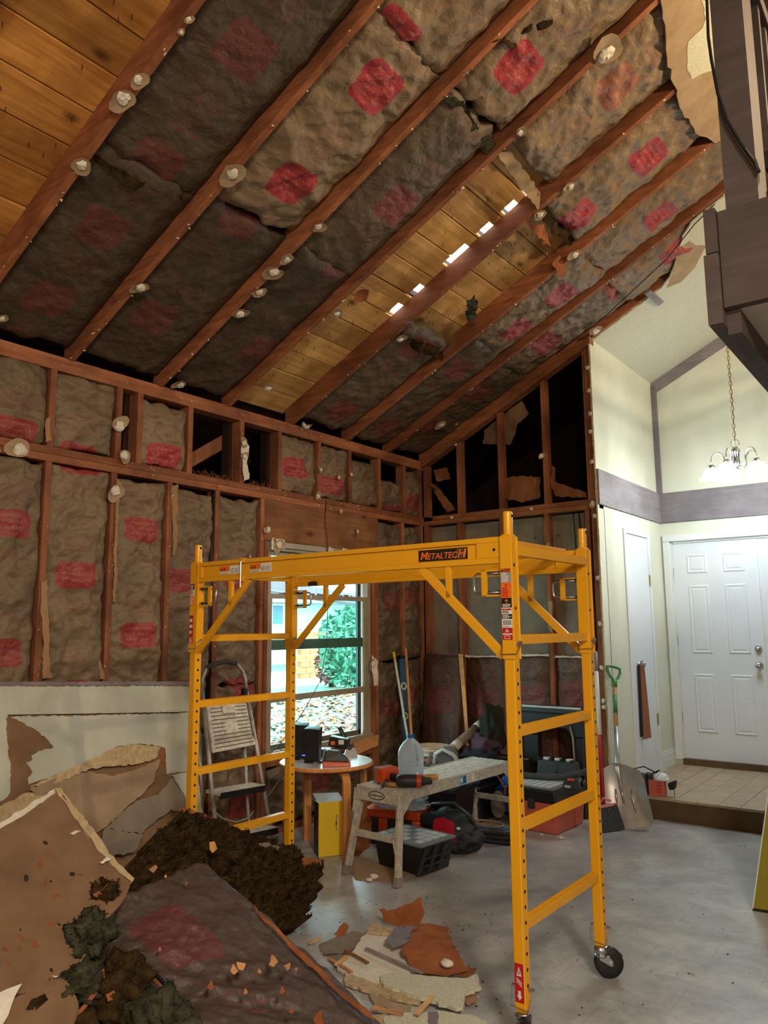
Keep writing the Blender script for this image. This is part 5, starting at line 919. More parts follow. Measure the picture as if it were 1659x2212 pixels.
g = [tl+dx_*.03, tl+dx_*.06-sd*.035, tl+dx_*.10-sd*.055, tl+dx_*.135-sd*.055, tl+dx_*.142-sd*.03, tl+dx_*.144, tl+dx_*.142+sd*.03, tl+dx_*.135+sd*.055, tl+dx_*.10+sd*.055, tl+dx_*.06+sd*.035]; MB().tube(g, .011, 10, closed=True).build('d_grip', 'green_plastic', sh, smooth=True)
# ---- strap on the closet knob, boxes on the landing
stp = thing('leather_strap', 'folded brown leather strap hanging from the narrow door knob', 'strap', (XE+.04, 6.66, .48), world=True)
MB().hexa([(XE+.018, 6.63, .475), (XE+.085, 6.655, .495), (XE+.083, 6.662, .495), (XE+.016, 6.637, .475), (XE+.024, 6.635, 1.09), (XE+.062, 6.65, 1.09), (XE+.060, 6.657, 1.09), (XE+.022, 6.642, 1.09)]).build('front_fold', 'leather', stp); MB().hexa([(XE+.008, 6.60, .5), (XE+.03, 6.64, .5), (XE+.026, 6.646, .5), (XE+.008, 6.606, .5), (XE+.012, 6.61, 1.09), (XE+.034, 6.645, 1.09), (XE+.03, 6.651, 1.09), (XE+.012, 6.616, 1.09)]).build('back_fold', 'bag_black', stp)
MB().tube([Vector((XE+.035, 6.64, 1.09)), Vector((XE+.036, 6.645, 1.125)), Vector((XE+.042, 6.67, 1.125)), Vector((XE+.043, 6.665, 1.09))], .005, 6).build('loop', 'leather', stp)
q = P_Z(1417, 1721, .1565); rb = thing('red_carton', 'small red carton at the front edge of the landing', 'carton', (q.x, q.y+.02, .1565), .25)
MB().hexa([(-.055, 0, 0), (.065, 0, 0), (.065, .11, 0), (-.055, .11, 0), (-.055, 0, .115), (.06, 0, .115), (.06, .11, .115), (-.055, .11, .115)]).build('carton_body', 'red_plastic', rb); MB().box((.0655, .002, .0), (.067, .108, .112)).build('side_panel', 'cardboard', rb); mb = MB()
for k in range(4): mb.cbox((.02, -.001, .03+.022*k), (.035, .001, .012))
mb.build('printed_marks', 'decal_red', rb)
t = thing('dust_mask', 'white dust mask lying on top of the red carton', 'mask', (q.x+.03, q.y+.06, .272)); MB().lathe([(.062, 0), (.06, .01), (.045, .035), (.025, .05), (0, .054)], (0, 0, 0), 18, None, 1, .8).build('shell', 'mask_white', t, smooth=True); MB().tube([(-.05, -.02, .01), (.0, -.05, .05), (.04, -.03, .085), (.055, .01, .02)], .003, 6).build('strap', 'mask_white', t)
t = thing('black_respirator', 'black respirator with straps heaped beside the red carton', 'respirator', (q.x-.12, q.y+.05, .1565), .3); MB().lathe([(.05, 0), (.07, .03), (.07, .09), (.05, .13), (.03, .15), (0, .155)], (0, 0, 0), 14, None, 1.1, .9).build('face_piece', 'bag_black', t, smooth=True)
MB().cbox((-.03, -.05, .11), (.06, .05, .08), .4).build('filter', 'dark_plastic', t, bevel=.01); MB().cbox((.06, -.02, .13), (.05, .06, .06), .2).build('filter', 'black_plastic', t, bevel=.012); MB().tube([(-.08, 0, .1), (-.06, .05, .17), (.02, .06, .19), (.1, .02, .16), (.16, -.02, .15)], .005, 6).build('strap', 'bag_black', t)
t = thing('black_pouch', 'small black pouch hanging off the right side of the red carton', 'pouch', (q.x+.1, q.y+.05, .1565)); MB().hexa([(-.01, -.02, .05), (.03, -.02, .06), (.03, .03, .06), (-.01, .03, .05), (-.02, -.03, .1), (.04, -.03, .125), (.04, .04, .125), (-.02, .04, .1)]).build('pouch_body', 'bag_black', t, bevel=.01); MB().tube([(.02, 0, .06), (.024, 0, .02), (.018, .0, .0)], .0025, 5).build('cord', 'bag_black', t)
# ---- yellow panel at the right edge
o1 = P_Z(1626, 1962, 0.012); t = thing('leaning_board', 'olive yellow panel with blue rimmed oval badge at the right edge', 'panel', (o1.x, o1.y, 0), world=True); lx = Vector((.98, .1, 0)).normalized(); ly = Vector((.19, .06, 1.0)).normalized(); lz = lx.cross(ly).normalized()
MB().prism([o1+lx*0, o1+lx*.5, o1+lx*.5+ly*1.02, o1+ly*1.02], -lz*.05 if lz.y < 0 else lz*.05).build('board', 'olive_yellow', t, bevel=.004); MB().prism([o1+lx*0-ly*.012, o1+lx*.5-ly*.012, o1+lx*.5, o1], lz*-.05 if lz.y < 0 else lz*.05).build('foot_strip', 'black_rubber', t)
nz = lz if lz.y < 0 else -lz; oc = o1+lx*.16+ly*.26; MB().prism([oc+lx*.11*math.cos(u)+ly*.075*math.sin(u)+nz*.0012 for u in [2*math.pi*k/30 for k in range(30)]], -nz*.001).build('badge_rim', 'decal_blue', t); MB().prism([oc+lx*.10*math.cos(u)+ly*.064*math.sin(u)+nz*.002 for u in [2*math.pi*k/30 for k in range(30)]], -nz*.001).build('badge_field', 'decal_white', t)
MB().bar(o1+nz*.0008, o1+ly*1.02+nz*.0008, .006, .003, nz).build('pale_edge', 'trim_white', t)
# ================================================================== CLUTTER UNDER AND BEHIND THE BENCH
from mathutils import noise as mnoise
def blob(name, c, r, mat, parent=None, seed=0, amp=.25, freq=2.5, sub=4, flat=True):
    bm = bmesh.new(); bmesh.ops.create_icosphere(bm, subdivisions=sub, radius=1.0)
    for v in bm.verts:
        n = mnoise.fractal(v.co*freq+Vector((seed*3.7, seed, 0)), 1.0, 2.0, 4); q = v.co*(1+amp*n); z = q.z
        if flat and z < -.55: z = -.55+(z+.55)*.1
        v.co = Vector(c)+Vector((q.x*r[0], q.y*r[1], z*r[2]))
    me = bpy.data.meshes.new(name); bm.to_mesh(me); bm.free()
    for p in me.polygons: p.use_smooth = True
    me.materials.append(MATS[mat]); o = bpy.data.objects.new(name, me); COL.objects.link(o)
    if parent is not None:
        o.parent = parent
        if parent.get('_world'): o.matrix_parent_inverse = Matrix.Translation(-Vector(parent['_world']))
    return o
# storage crate with grey gridded lid
t = thing('storage_crate', 'black storage crate with grey gridded lid below the bench front', 'crate', (1.195, 4.03, 0), -.12); w, d, h = .19, .15, .165
MB().hexa([(-w+.02, -d+.02, 0), (w-.02, -d+.02, 0), (w-.02, d-.02, 0), (-w+.02, d-.02, 0), (-w, -d, h), (w, -d, h), (w, d, h), (-w, d, h)]).build('crate_body', 'black_plastic', t, bevel=.008)
ld = MB().box((-w-.012, -d-.012, h), (w+.012, d+.012, h+.016)).build('lid', 'grey_plastic', t, bevel=.005)
mb = MB()
for i in range(6):
    for j in range(4):
        if (i+j) % 5 != 4: x0 = -w+.02+i*.058; y0 = -d+.02+j*.066; mb.box((x0, y0, h+.016), (x0+.048, y0+.052, h+.021))
mb.build('lid_tiles', 'light_plastic', ld)
mb = MB()
for k in range(-1, 2): mb.bar((w-.002, -.08+k*.09, .02), (w+.006, -.02+k*.09, .15), .02, .012, (1, 0, 0))
for z in (.05, .09): mb.box((w-.012, -.12, z), (w+.004, .12, z+.012))
mb.build('side_ribs', 'dark_plastic', t)
# orange tool case with film bag on it
t = thing('orange_tool_case', 'orange and black tool case behind the bench front legs', 'tool case', (.80, 4.42, 0), .25); MB().box((-.2, -.13, 0), (.2, .13, .17)).build('case_body', 'orange_plastic', t, bevel=.015)
for x in (-.12, .0, .12): MB().box((x-.028, -.138, .0), (x+.028, .138, .173)).build('black_rib', 'black_plastic', t, bevel=.004)
MB().box((-.205, -.135, .17), (.205, .135, .225)).build('lid', 'orange_plastic', t, bevel=.012)
tag(blob('plastic_bag', (.82, 4.40, .275), (.21, .14, .075), 'clear_film', None, 5, .35, 3), 'crumpled clear plastic bag lying on the orange tool case', 'bag')
tag(paper('brown_sheet', [P_Y(x, y, 4.0) for x, y in [(757, 1795), (790, 1765), (806, 1775), (800, 1830), (775, 1850), (752, 1850)]], 'brown_paper', None, .03, 6, 610), 'rust brown paper sheet standing between table leg and bench leg', 'paper')
# tool bag
t = thing('tool_bag', 'black and red open tool bag slumped below the bench', 'tool bag', (1.17, 4.46, 0), .15); 
blob('bag_body', (0, 0, .1), (.17, .14, .15), 'bag_black', t, 3, .2, 2); blob('bag_flap', (.1, .02, .06), (.12, .16, .085), 'bag_black', t, 9, .25, 2); paper('red_pocket', [(1.16, 4.285, .10), (1.30, 4.33, .09), (1.305, 4.335, .20), (1.24, 4.31, .235), (1.17, 4.30, .21)], 'red_paint', None, .02, 5, 615, .004).parent = t; t.children[-1].matrix_parent_inverse = t.matrix_basis.inverted(); blob('navy_lining', (-.04, -.08, .19), (.12, .06, .05), 'cloth_navy', t, 6, .3, 3, 3, False)
MB().tube([(-.16, .0, .16), (-.1, -.02, .27), (.05, 0, .29), (.15, .04, .2), (.2, .1, .05)], .012, 8).build('carry_handle', 'dark_plastic', t, smooth=True); MB().cbox((.135, -.14, .17), (.02, .01, .012)).build('white_tab', 'decal_white', t)
# black tote with cords
t = thing('black_tote', 'black plastic tote full of cords between the bench legs', 'tote', (.91, 4.79, 0), .03); w, d, h = .2, .145, .33
mb = MB(); b_ = [(-w+.03, -d+.03, 0), (w-.03, -d+.03, 0), (w-.03, d-.03, 0), (-w+.03, d-.03, 0)]; tp_ = [(-w, -d, h), (w, -d, h), (w, d, h), (-w, d, h)]; ins = [(-w+.01, -d+.01, h), (w-.01, -d+.01, h), (w-.01, d-.01, h), (-w+.01, d-.01, h)]; fl = [(a*.9, b*.9, h-.06) for a, b, c_ in ins]
mb.add(b_+tp_+ins+fl, [(3, 2, 1, 0)]+[(i+4*k, (i+1) % 4+4*k, (i+1) % 4+4*k+4, i+4*k+4) for k in range(3) for i in range(4)]+[(12, 13, 14, 15)]); mb.build('tote_body', 'black_plastic', t, bevel=.006); MB().box((-w-.015, -d-.015, h-.03), (w+.015, -d, h)).box((-w-.015, d, h-.03), (w+.015, d+.015, h)).box((w, -d-.015, h-.03), (w+.015, d+.015, h)).box((-w-.015, -d-.015, h-.03), (-w, d+.015, h)).build('rim', 'dark_plastic', t, bevel=.004)
rs3 = random.Random(9)
for n, (lab, m) in enumerate([('red cord coiled on the tote under the bench far end', 'red_plastic'), ('pale cord tangled on top of the black tote', 'cable_grey'), ('dark blue cord looped on the black tote', 'blue_plastic')]):
    c_ = Vector((.95+.06*n, 4.86-.03*n, .325+.02*n)); pts_ = [c_+Vector(((.11+.02*math.sin(3*u))*math.cos(u), (.09+.02*n)*math.sin(u), .03*math.sin(2.3*u+n)+.02)) for u in [k*.33 for k in range(44)]]
    if n == 0: pts_ += [Vector((1.12, 5.05, .37)), Vector((1.2, 5.09, .36)), Vector((1.24, 5.12, .28)), Vector((1.22, 5.16, .18))]
    tag(MB().tube(pts_, .006, 6).build('extension_cord', m, None, smooth=True), lab, 'cord')
# low case carrying saw, tarp, tube (mostly hidden)
t = thing('black_case', 'low black case behind the bench carrying saw and tube', 'case', (.72, 5.30, 0)); MB().box((-.26, -.16, 0), (.3, .2, .36)).build('case_shell', 'black_plastic', t, bevel=.02); MB().box((-.265, -.165, .24), (.305, .205, .255)).build('seam_band', 'dark_plastic', t)
q = P_Y(965, 1640, 5.2); t = thing('circular_saw', 'grey circular saw with loop handle behind the bench', 'saw', (q.x, 5.2, .362), .4)
MB().tube([(-.1, 0, .02), (-.085, 0, .09), (-.03, 0, .125), (.05, 0, .09), (.1, 0, .02)], .017, 8).build('loop_handle', 'light_plastic', t, smooth=True); MB().lathe([(.02, -.03), (.085, -.03), (.085, 0), (.02, 0)], (0, .03, .06), 24, MX).build('blade_guard', 'grey_plastic', t); MB().lathe([(.04, -.09), (.045, -.02), (.04, .0)], (.03, .12, .07), 16, MX).build('motor', 'dark_plastic', t, smooth=True); MB().box((-.13, -.04, 0), (.13, .08, .006)).build('base_shoe', 'zinc', t); MB().bar((-.15, .0, .01), (-.12, 0, .1), .025, .03).build('front_handle', 'grey_plastic', t, bevel=.006)
q = P_Y(1018, 1628, 5.35); tag(blob('blue_tarp', (q.x+.06, 5.40, .40), (.16, .1, .075), 'cloth_navy', None, 8, .4, 3), 'folded navy blue tarp lying beside the cardboard tube', 'tarp')
a, b = P_Y(1043, 1560, 5.72), P_Y(972, 1622, 5.34); b = b+(b-a)*.12; t = thing('cardboard_tube', 'long grey cardboard tube with taped ends leaning to the right', 'tube', tuple(b), world=True); ax = (a-b).normalized()
Mt = Matrix((ax.orthogonal().normalized(), ax.cross(ax.orthogonal().normalized()), ax)).transposed(); Lt = (a-b).length
MB().lathe([(.038, .0), (.038, Lt), (.031, Lt), (.031, Lt-.08), (0, Lt-.08)], b, 20, Mt).build('tube_wall', 'tube_grey', t, smooth=True)
for f, g_ in ((.2, .34), (.8, .95)): MB().lathe([(.0385, Lt*f), (.0385, Lt*g_)], b, 20, Mt).build('tape_band', 'dusty_platform', t, smooth=True)
MB().lathe([(.0388, Lt*0.0), (.0388, Lt*.13)], b, 20, Mt).build('brown_end', 'brown_paper', t, smooth=True)
# buckets
q = P_Y(918, 1610, 5.47)
t = thing('red_bucket', 'red bucket holding the pale bucket in the corner', 'bucket', (q.x+.05, 5.5, 0)); MB().lathe([(.125, 0), (.145, .34), (.152, .34), (.152, .37), (.142, .37), (.124, .02), (0, .02)], (0, 0, 0), 28).build('bucket_wall', 'red_plastic', t, smooth=True); MB().tube([(-.15, 0, .33), (-.1, -.12, .28), (.05, -.16, .26), (.15, 0, .33)], .003, 6).build('bail', 'zinc', t)
t = thing('pale_bucket', 'empty beige bucket nested in the red one in the corner', 'bucket', (q.x+.05, 5.5, .14)); H_ = q.z-.14; MB().lathe([(.118, 0), (.138, H_*.78), (.146, H_*.78), (.147, H_*.8), (.139, H_*.82), (.140, H_*.88), (.148, H_*.9), (.148, H_*.94), (.142, H_*.96), (.150, H_*.98), (.150, H_), (.139, H_), (.117, .02), (0, .02)], (0, 0, 0), 30).build('bucket_wall', 'bucket_white', t, smooth=True)
# dark jacket and mauve cloth on a stack
t = thing('box_stack', 'dark carton under the heaped jackets behind the bench', 'carton', (1.0, 5.62, 0), .1); MB().box((-.17, -.15, 0), (.17, .15, .4)).build('carton_body', 'cloth_dark', t, bevel=.01); MB().box((-.172, -.02, .4), (.172, .02, .402)).build('tape_strip', 'cardboard', t)
q = P_Y(1058, 1590, 5.62); j1 = tag(blob('dark_jacket', (q.x+.02, 5.64, q.z+.03), (.10, .1, .22), 'cloth_dark', None, 11, .35, 1.8), 'dark olive jacket heaped in front of the wall insulation', 'jacket'); q = P_Y(1040, 1612, 5.55); tag(blob('mauve_cloth', (q.x, 5.56, q.z-.02), (.14, .09, .11), 'cloth_mauve', None, 12, .4, 2.2), 'mauve cloth crumpled below the dark jacket', 'cloth')
# blue compressor with grey wheel, slatted tray
t = thing('air_compressor', 'blue air compressor with grey wheel at the bench far end', 'compressor', (1.15, 5.34, 0), .3); t.scale = (.55, .62, .95)
MB().lathe([(0, -.2), (.07, -.19), (.1, -.14), (.1, .14), (.07, .19), (0, .2)], (0, 0, .16), 20, MY).build('tank', 'blue_plastic', t, smooth=True); MB().lathe([(.02, -.02), (.095, -.025), (.105, 0), (.095, .025), (.02, .02)], (-.12, -.12, .13), 22, MX).build('wheel', 'tube_grey', t, smooth=True); MB().hexa([(-.12, -.1, .25), (.14, -.1, .25), (.14, .1, .25), (-.12, .1, .25), (-.06, -.06, .34), (.14, -.07, .33), (.14, .07, .33), (-.06, .06, .34)]).build('motor_cover', 'blue_plastic', t, bevel=.015)
MB().box((.08, -.08, .0), (.14, .08, .07)).build('foot', 'black_rubber', t); MB().box((.15, -.09, .1), (.22, .09, .26)).build('pump_head', 'black_plastic', t, bevel=.01); MB().tube([(.0, -.1, .3), (.08, -.16, .28), (.2, -.14, .2)], .008, 8).build('hose', 'blue_plastic', t, smooth=True)
t = thing('slatted_tray', 'low dark tray with slatted front on the floor past the bench legs', 'tray', (1.285, 4.80, 0), .2); MB().box((-.17, -.1, .0), (.17, .12, .012)).build('tray_floor', 'cloth_navy', t)
for k in range(4): MB().tube([(-.17, .1, .02+.028*k), (-.18, -.06, .02+.028*k), (-.14, -.11, .02+.028*k), (.14, -.11, .02+.028*k), (.18, -.06, .02+.028*k), (.17, .1, .02+.028*k)], .008, 6).build('slat', 'dark_plastic' if k < 3 else 'level_blue', t)
MB().tube([Vector((.1*math.cos(u), .06*math.sin(u), .05+.004*u)) for u in [k*.4 for k in range(40)]], .007, 6).build('coiled_hose', 'cardboard', t, smooth=True)
# big tool chest
t = thing('tool_chest', 'big tool chest with orange red base and dark lid', 'tool chest', (1.44, 5.37, 0), -.04); w, d = .2, .225
MB().hexa([(-w+.015, -d+.015, 0), (w-.015, -d+.015, 0), (w-.015, d-.015, 0), (-w+.015, d-.015, 0), (-w, -d, .205), (w, -d, .205), (w, d, .205), (-w, d, .205)]).build('base', 'red_plastic', t, bevel=.012); MB().hexa([(-w-.005, -d-.005, .205), (w+.005, -d-.005, .205), (w+.005, d+.005, .205), (-w-.005, d+.005, .205), (-w-.005, -d-.005, .29), (w-.02, -d-.005, .29), (w-.02, d+.005, .29), (-w-.005, d+.005, .29)]).build('lid', 'black_plastic', t, bevel=.01)
MB().box((-w+.01, -d+.01, .29), (w-.03, d-.01, .305)).build('lid_top', 'grey_plastic', t, bevel=.005)
for k in range(6): MB().box((-w+.02+.055*k, -d+.02, .305), (-w+.06+.055*k, d-.02, .309)).build('lid_rib', 'light_plastic', t)
MB().box((-.02, -d-.016, .16), (.03, -d+.002, .23)).build('latch', 'dark_plastic', t, bevel=.003); MB().box((w-.008, -.05, .165), (w+.012, .0, .23)).build('latch', 'dark_plastic', t, bevel=.003); MB().box((w-.01, .06, .02), (w+.003, .11, .17)).build('moulded_rib', 'red_plastic', t, bevel=.003)
q = P_Y(1245, 1706, 5.24); t = thing('tool_radio', 'grey and orange power tool lying on the tool chest lid', 'power tool', (q.x-.02, 5.24, .309), .2); MB().hexa([(-.07, -.05, 0), (.07, -.05, 0), (.07, .05, 0), (-.07, .05, 0), (-.06, -.045, .05), (.05, -.045, .06), (.05, .045, .075), (-.06, .045, .06)]).build('tool_body', 'dark_plastic', t, bevel=.008); MB().cbox((-.01, -.03, .063), (.045, .04, .01), .1).build('orange_button', 'orange_plastic', t); MB().cbox((-.03, -.053, .02), (.04, .006, .016)).build('grey_tab', 'light_plastic', t); MB().lathe([(.022, -.012), (.028, 0), (.022, .012)], (.075, -.01, .04), 16, MY).build('dial', 'black_plastic', t, smooth=True)
t = thing('foam_tube', 'long dark grey foam tube bending over the tool chest', 'foam tube', (1.4, 5.5, .31), world=True); MB().tube([P_Y(1100, 1672, 5.34), P_Y(1130, 1674, 5.36), P_Y(1180, 1679, 5.40), P_Y(1220, 1678, 5.44), P_Y(1255, 1670, 5.48), P_Y(1275, 1664, 5.5)], .022, 12).build('tube_body', 'foam_grey', t, smooth=True)
q = P_Y(1205, 1668, 5.56); t = thing('battery_bank', 'dark multi battery block with three pale caps on the chest', 'battery', (q.x, 5.56, .31), 0); MB().hexa([(-.16, -.045, 0), (.165, -.045, 0), (.165, .06, 0), (-.16, .06, 0), (-.145, -.03, .12), (.15, -.03, .12), (.15, .05, .12), (-.145, .05, .12)]).build('block', 'dark_plastic', t, bevel=.012)
for k in range(3): MB().cbox((-.085+.092*k, .0, .128), (.05, .04, .02)).build('pale_cap', 'light_plastic', t, bevel=.006); 
for k in range(4): MB().cbox((-.13+.085*k, .0, .122), (.026, .06, .022)).build('socket', 'black_plastic', t, bevel=.004)
MB().tube([(.01, -.046, .07), (.0, -.047, .055), (.002, -.047, .04), (.015, -.046, .035)], .004, 6).build('c_mark', 'black_rubber', t)
# black plastic frame standing behind the chest
t = thing('folding_workbench', 'black plastic folding frame with arched opening behind the tool chest', 'frame', (1.40, 5.72, 0), world=True); y0, y1 = 5.68, 5.76
def fr(x, y): p = P_Y(x, y, y0); return (p.x, p.z)
outer = [fr(1127, 1700)[0], fr(1262, 1700)[0]]; xl, xr = fr(1124, 1600)[0], fr(1262, 1600)[0]; zt_ = fr(1190, 1526)[1]; il, ir = fr(1162, 1600)[0], fr(1236, 1600)[0]; zi = fr(1200, 1590)[1]
for a, b, n_ in (((xl, y0, 0), (il, y1, zi), 'upright'), ((ir, y0, 0), (xr, y1, zi), 'upright')): MB().box(a, b).build(n_, 'black_plastic', t, bevel=.015)
MB().prism([(xl, y0, zi), (il, y0, zi), (il+.03, y0, zi+.05), (ir-.05, y0, zi+.06), (ir, y0, zi), (xr, y0, zi), (xr, y0, zt_-.05), (xl, y0, zt_-.05)], (0, y1-y0, 0)).build('arch', 'black_plastic', t, bevel=.008)
MB().box((xl-.01, y0-.01, zt_-.05), (xr+.01, y1+.01, zt_)).build('top_bar', 'dark_plastic', t, bevel=.006); MB().box((xl+.03, y0-.014, zt_-.012), (xr-.01, y0-.004, zt_+.003)).build('pale_edge', 'light_plastic', t); MB().tube([(ir-.01, y0-.006, zi+.08), (ir+.01, y0-.006, zi), (ir+.015, y0-.006, zi-.18)], .008, 6).build('grey_edge', 'tube_grey', t); MB().tube([(xl+.015, y0-.006, zi+.03), (xl+.012, y0-.006, zi-.25)], .007, 6).build('grey_edge', 'tube_grey', t)
# loose batts leaning on the back wall
def leaner(pp, dy0, dy1, tone, seed, label, off=.3):
    a, b = P_Y(*pp[0], dy0), P_Y(*pp[1], dy0); W_ = (b-a).length; U = Vector((0, dy1-dy0, a.z)).normalized(); O = Vector((a.x, dy1-(dy1-dy0)*2 if 0 else dy0-(dy1-dy0)*0, a.z))
    base = Vector((a.x, dy1, .0)); U = (a-base).normalized(); o_ = batt(base, U, (b-a), U.cross(b-a)*-1 if (U.cross(b-a)).y > 0 else U.cross(b-a), (a-base).length, W_, None, seed, tone, off, .8, 0, .02, .05, .025, .016, None, .02, blush=.45); return tag(o_, label, 'insulation batt')
leaner([(919, 1412), (998, 1416)], 5.86, 5.72, .16, 620, 'dark red brown batt leaning in the room corner', .8)
MB_ = MB().hexa([P_Y(990, 1412, 5.84), P_Y(1000, 1414, 5.84), P_Y(1000, 1414, 5.86), P_Y(990, 1412, 5.86), P_Y(1010, 1640, 5.70), P_Y(1016, 1640, 5.70), P_Y(1016, 1640, 5.74), P_Y(1010, 1640, 5.74)]); tag(MB_.build('torn_edge_strip', 'splinter'), 'orange torn paper strip beside the leaning corner batt', 'paper strip')

# ================================================================== DEMOLITION PILE IN THE FOREGROUND
p0, pn = Vector((.12, 0, 1.14)), Vector((1.14, 0, .23)).normalized()
def S1(x, y, o=0.0): return P_pl(x, y, p0+pn*o, pn)
t = thing('leaning_drywall', 'large white drywall sheet with torn face leaning on the left wall', 'drywall', (.3, 2.2, 0), world=True)
a, b, c_ = S1(-80, 1473), S1(412, 1472), S1(440, 1757); bt = b+(c_-b)*((b.z-.004)/(b.z-c_.z)); core = slab('board_core', jag([a, b, c_, bt, Vector((bt.x, .6, .004)), Vector((a.x, .6, a.z))], .06, .003, 3), .0127, 'board_back', t)
def lay(n, pts_, o, mat, rag=.005, seed=1): return slab(n, [S1(x, y, o) for x, y in pts_], .0012, mat, t, rag, .015, seed)
lay('paint_face', [(-80, 1483), (407, 1482), (410, 1536), (385, 1538), (200, 1542), (20, 1545), (13, 1552), (15, 1600), (23, 1660), (22, 1712), (8, 1728), (-80, 1760)], .0016, 'sheet_white', .004, 1)
lay('paint_face', [(23, 1548), (200, 1545), (385, 1541), (411, 1539), (418, 1600), (425, 1662), (360, 1672), (357, 1616), (346, 1612), (300, 1606), (255, 1612), (205, 1640), (165, 1657), (100, 1682), (62, 1694), (60, 1680), (70, 1668), (56, 1648), (70, 1642), (68, 1632), (84, 1622), (116, 1615), (104, 1598), (70, 1572)], .0016, 'sheet_white', .004, 2)
lay('paint_face', [(361, 1676), (426, 1664), (438, 1757), (446, 1830), (434, 1850), (400, 1720), (373, 1675)], .0016, 'sheet_white', .003, 3); lay('tape_strip', [(-80, 1473), (412, 1472), (412, 1480), (-80, 1481)], .002, 'grey_trim', .001, 4)
MB().bar(S1(16, 1545, .002), S1(386, 1539, .002), .004, .003, pn).build('scored_cut', 'hole_dark', t)
def flap(pts_, o, mat, seed, curl=.02, lift=None): return paper('torn_face_flap', [S1(x, y, o) for x, y in pts_], mat, t, curl, 3, seed, .006, .02, .0015, lift)
flap([(60, 1700), (160, 1657), (255, 1613), (300, 1608), (345, 1614), (335, 1640), (300, 1650), (250, 1655), (190, 1662), (100, 1700)], .02, 'gypsum_edge', 640, .012); flap([(62, 1705), (160, 1664), (205, 1668), (248, 1676), (300, 1660), (345, 1640), (330, 1690), (290, 1730), (232, 1785), (190, 1810), (140, 1780)], .03, 'torn_board', 641, .02); flap([(-60, 1765), (10, 1735), (60, 1712), (95, 1722), (60, 1752), (0, 1785), (-60, 1800)], .03, 'gypsum_edge', 642, .01); flap([(292, 1732), (345, 1716), (374, 1680), (398, 1716), (410, 1762), (372, 1748), (330, 1780), (305, 1802), (262, 1795), (225, 1790)], .04, 'grey_board', 643, .02)
flap([(225, 1790), (270, 1796), (310, 1805), (290, 1840), (240, 1850), (210, 1830)], .05, 'grey_board', 644, .015); paper('curled_strip', [S1(x, y, .05) for x, y in [(232, 1800), (260, 1806), (292, 1812), (290, 1818), (258, 1812), (234, 1806)]], 'gypsum', t, .01, 10, 645)
lay('rust_stain_paper', [(347, 1617), (357, 1619), (357, 1655), (342, 1655)], .0012, 'brown_paper', .002, 5)
# brown backed sheet lying in front
q0, q1, q2 = P_D(130, 1705, 3.05), P_D(285, 1905, 2.78), P_D(0, 2180, 2.22); n2 = (q1-q0).cross(q2-q0).normalized(); n2 = n2 if n2.z > 0 else -n2
def S2(x, y, o=0.0): return P_pl(x, y, q0+n2*o, n2)
t = thing('broken_drywall', 'broken drywall sheet lying brown paper side up in the left foreground', 'drywall', tuple(P_Z(100, 2100, 0)), world=True)
slab('board_core', jag([S2(x, y) for x, y in [(128, 1708), (150, 1735), (190, 1798), (240, 1862), (284, 1902), (270, 1940), (240, 1975), (205, 2020), (170, 2085), (120, 2125), (60, 2145), (0, 2150), (-90, 2170), (-90, 1830), (0, 1790), (60, 1755)]], .03, .004, 7), .0135, 'board_back', t)
paper('broken_edge', [S2(x, y, .004) for x, y in [(118, 1703), (133, 1702), (165, 1745), (205, 1800), (250, 1858), (290, 1898), (284, 1906), (240, 1866), (190, 1806), (150, 1748)]], 'gypsum_edge', t, .006, 14, 650, .004, .02, .008)
paper('torn_face_edge', [S2(x, y, -.012) for x, y in [(-90, 1815), (0, 1776), (60, 1742), (118, 1702), (126, 1712), (60, 1757), (0, 1793), (-90, 1834)]], 'gypsum', t, .008, 12, 651, .005, .02)
rs4 = random.Random(12)
for k in range(26):
    x, y = rs4.uniform(5, 225), rs4.uniform(1775, 2110)
    if x > 60+(y-1705)*.85 or x < 0: continue
    r = rs4.uniform(3, 12); el = rs4.uniform(.4, .8); an = rs4.uniform(0, 3.1); slab('paper_spot', [S2(x+r*math.cos(u)*math.cos(an)-r*el*math.sin(u)*math.sin(an), y+r*math.cos(u)*math.sin(an)+r*el*math.sin(u)*math.cos(an), .001) for u in [2*math.pi*i/9 for i in range(9)]], .0006, ['brown_paper', 'brown_paper', 'cloth_dark'][k % 3], t, .002, .01, k)
for n, pts_ in enumerate([[(152, 1797), (165, 1790), (176, 1792), (160, 1801)], [(215, 1864), (232, 1852), (240, 1856), (222, 1866)], [(112, 2106), (140, 2108), (162, 2114), (158, 2118), (130, 2113)]]): paper('white_sliver', [S2(x, y, .012) for x, y in pts_], 'gypsum', t, .008, 14, 660+n, .002, .01)
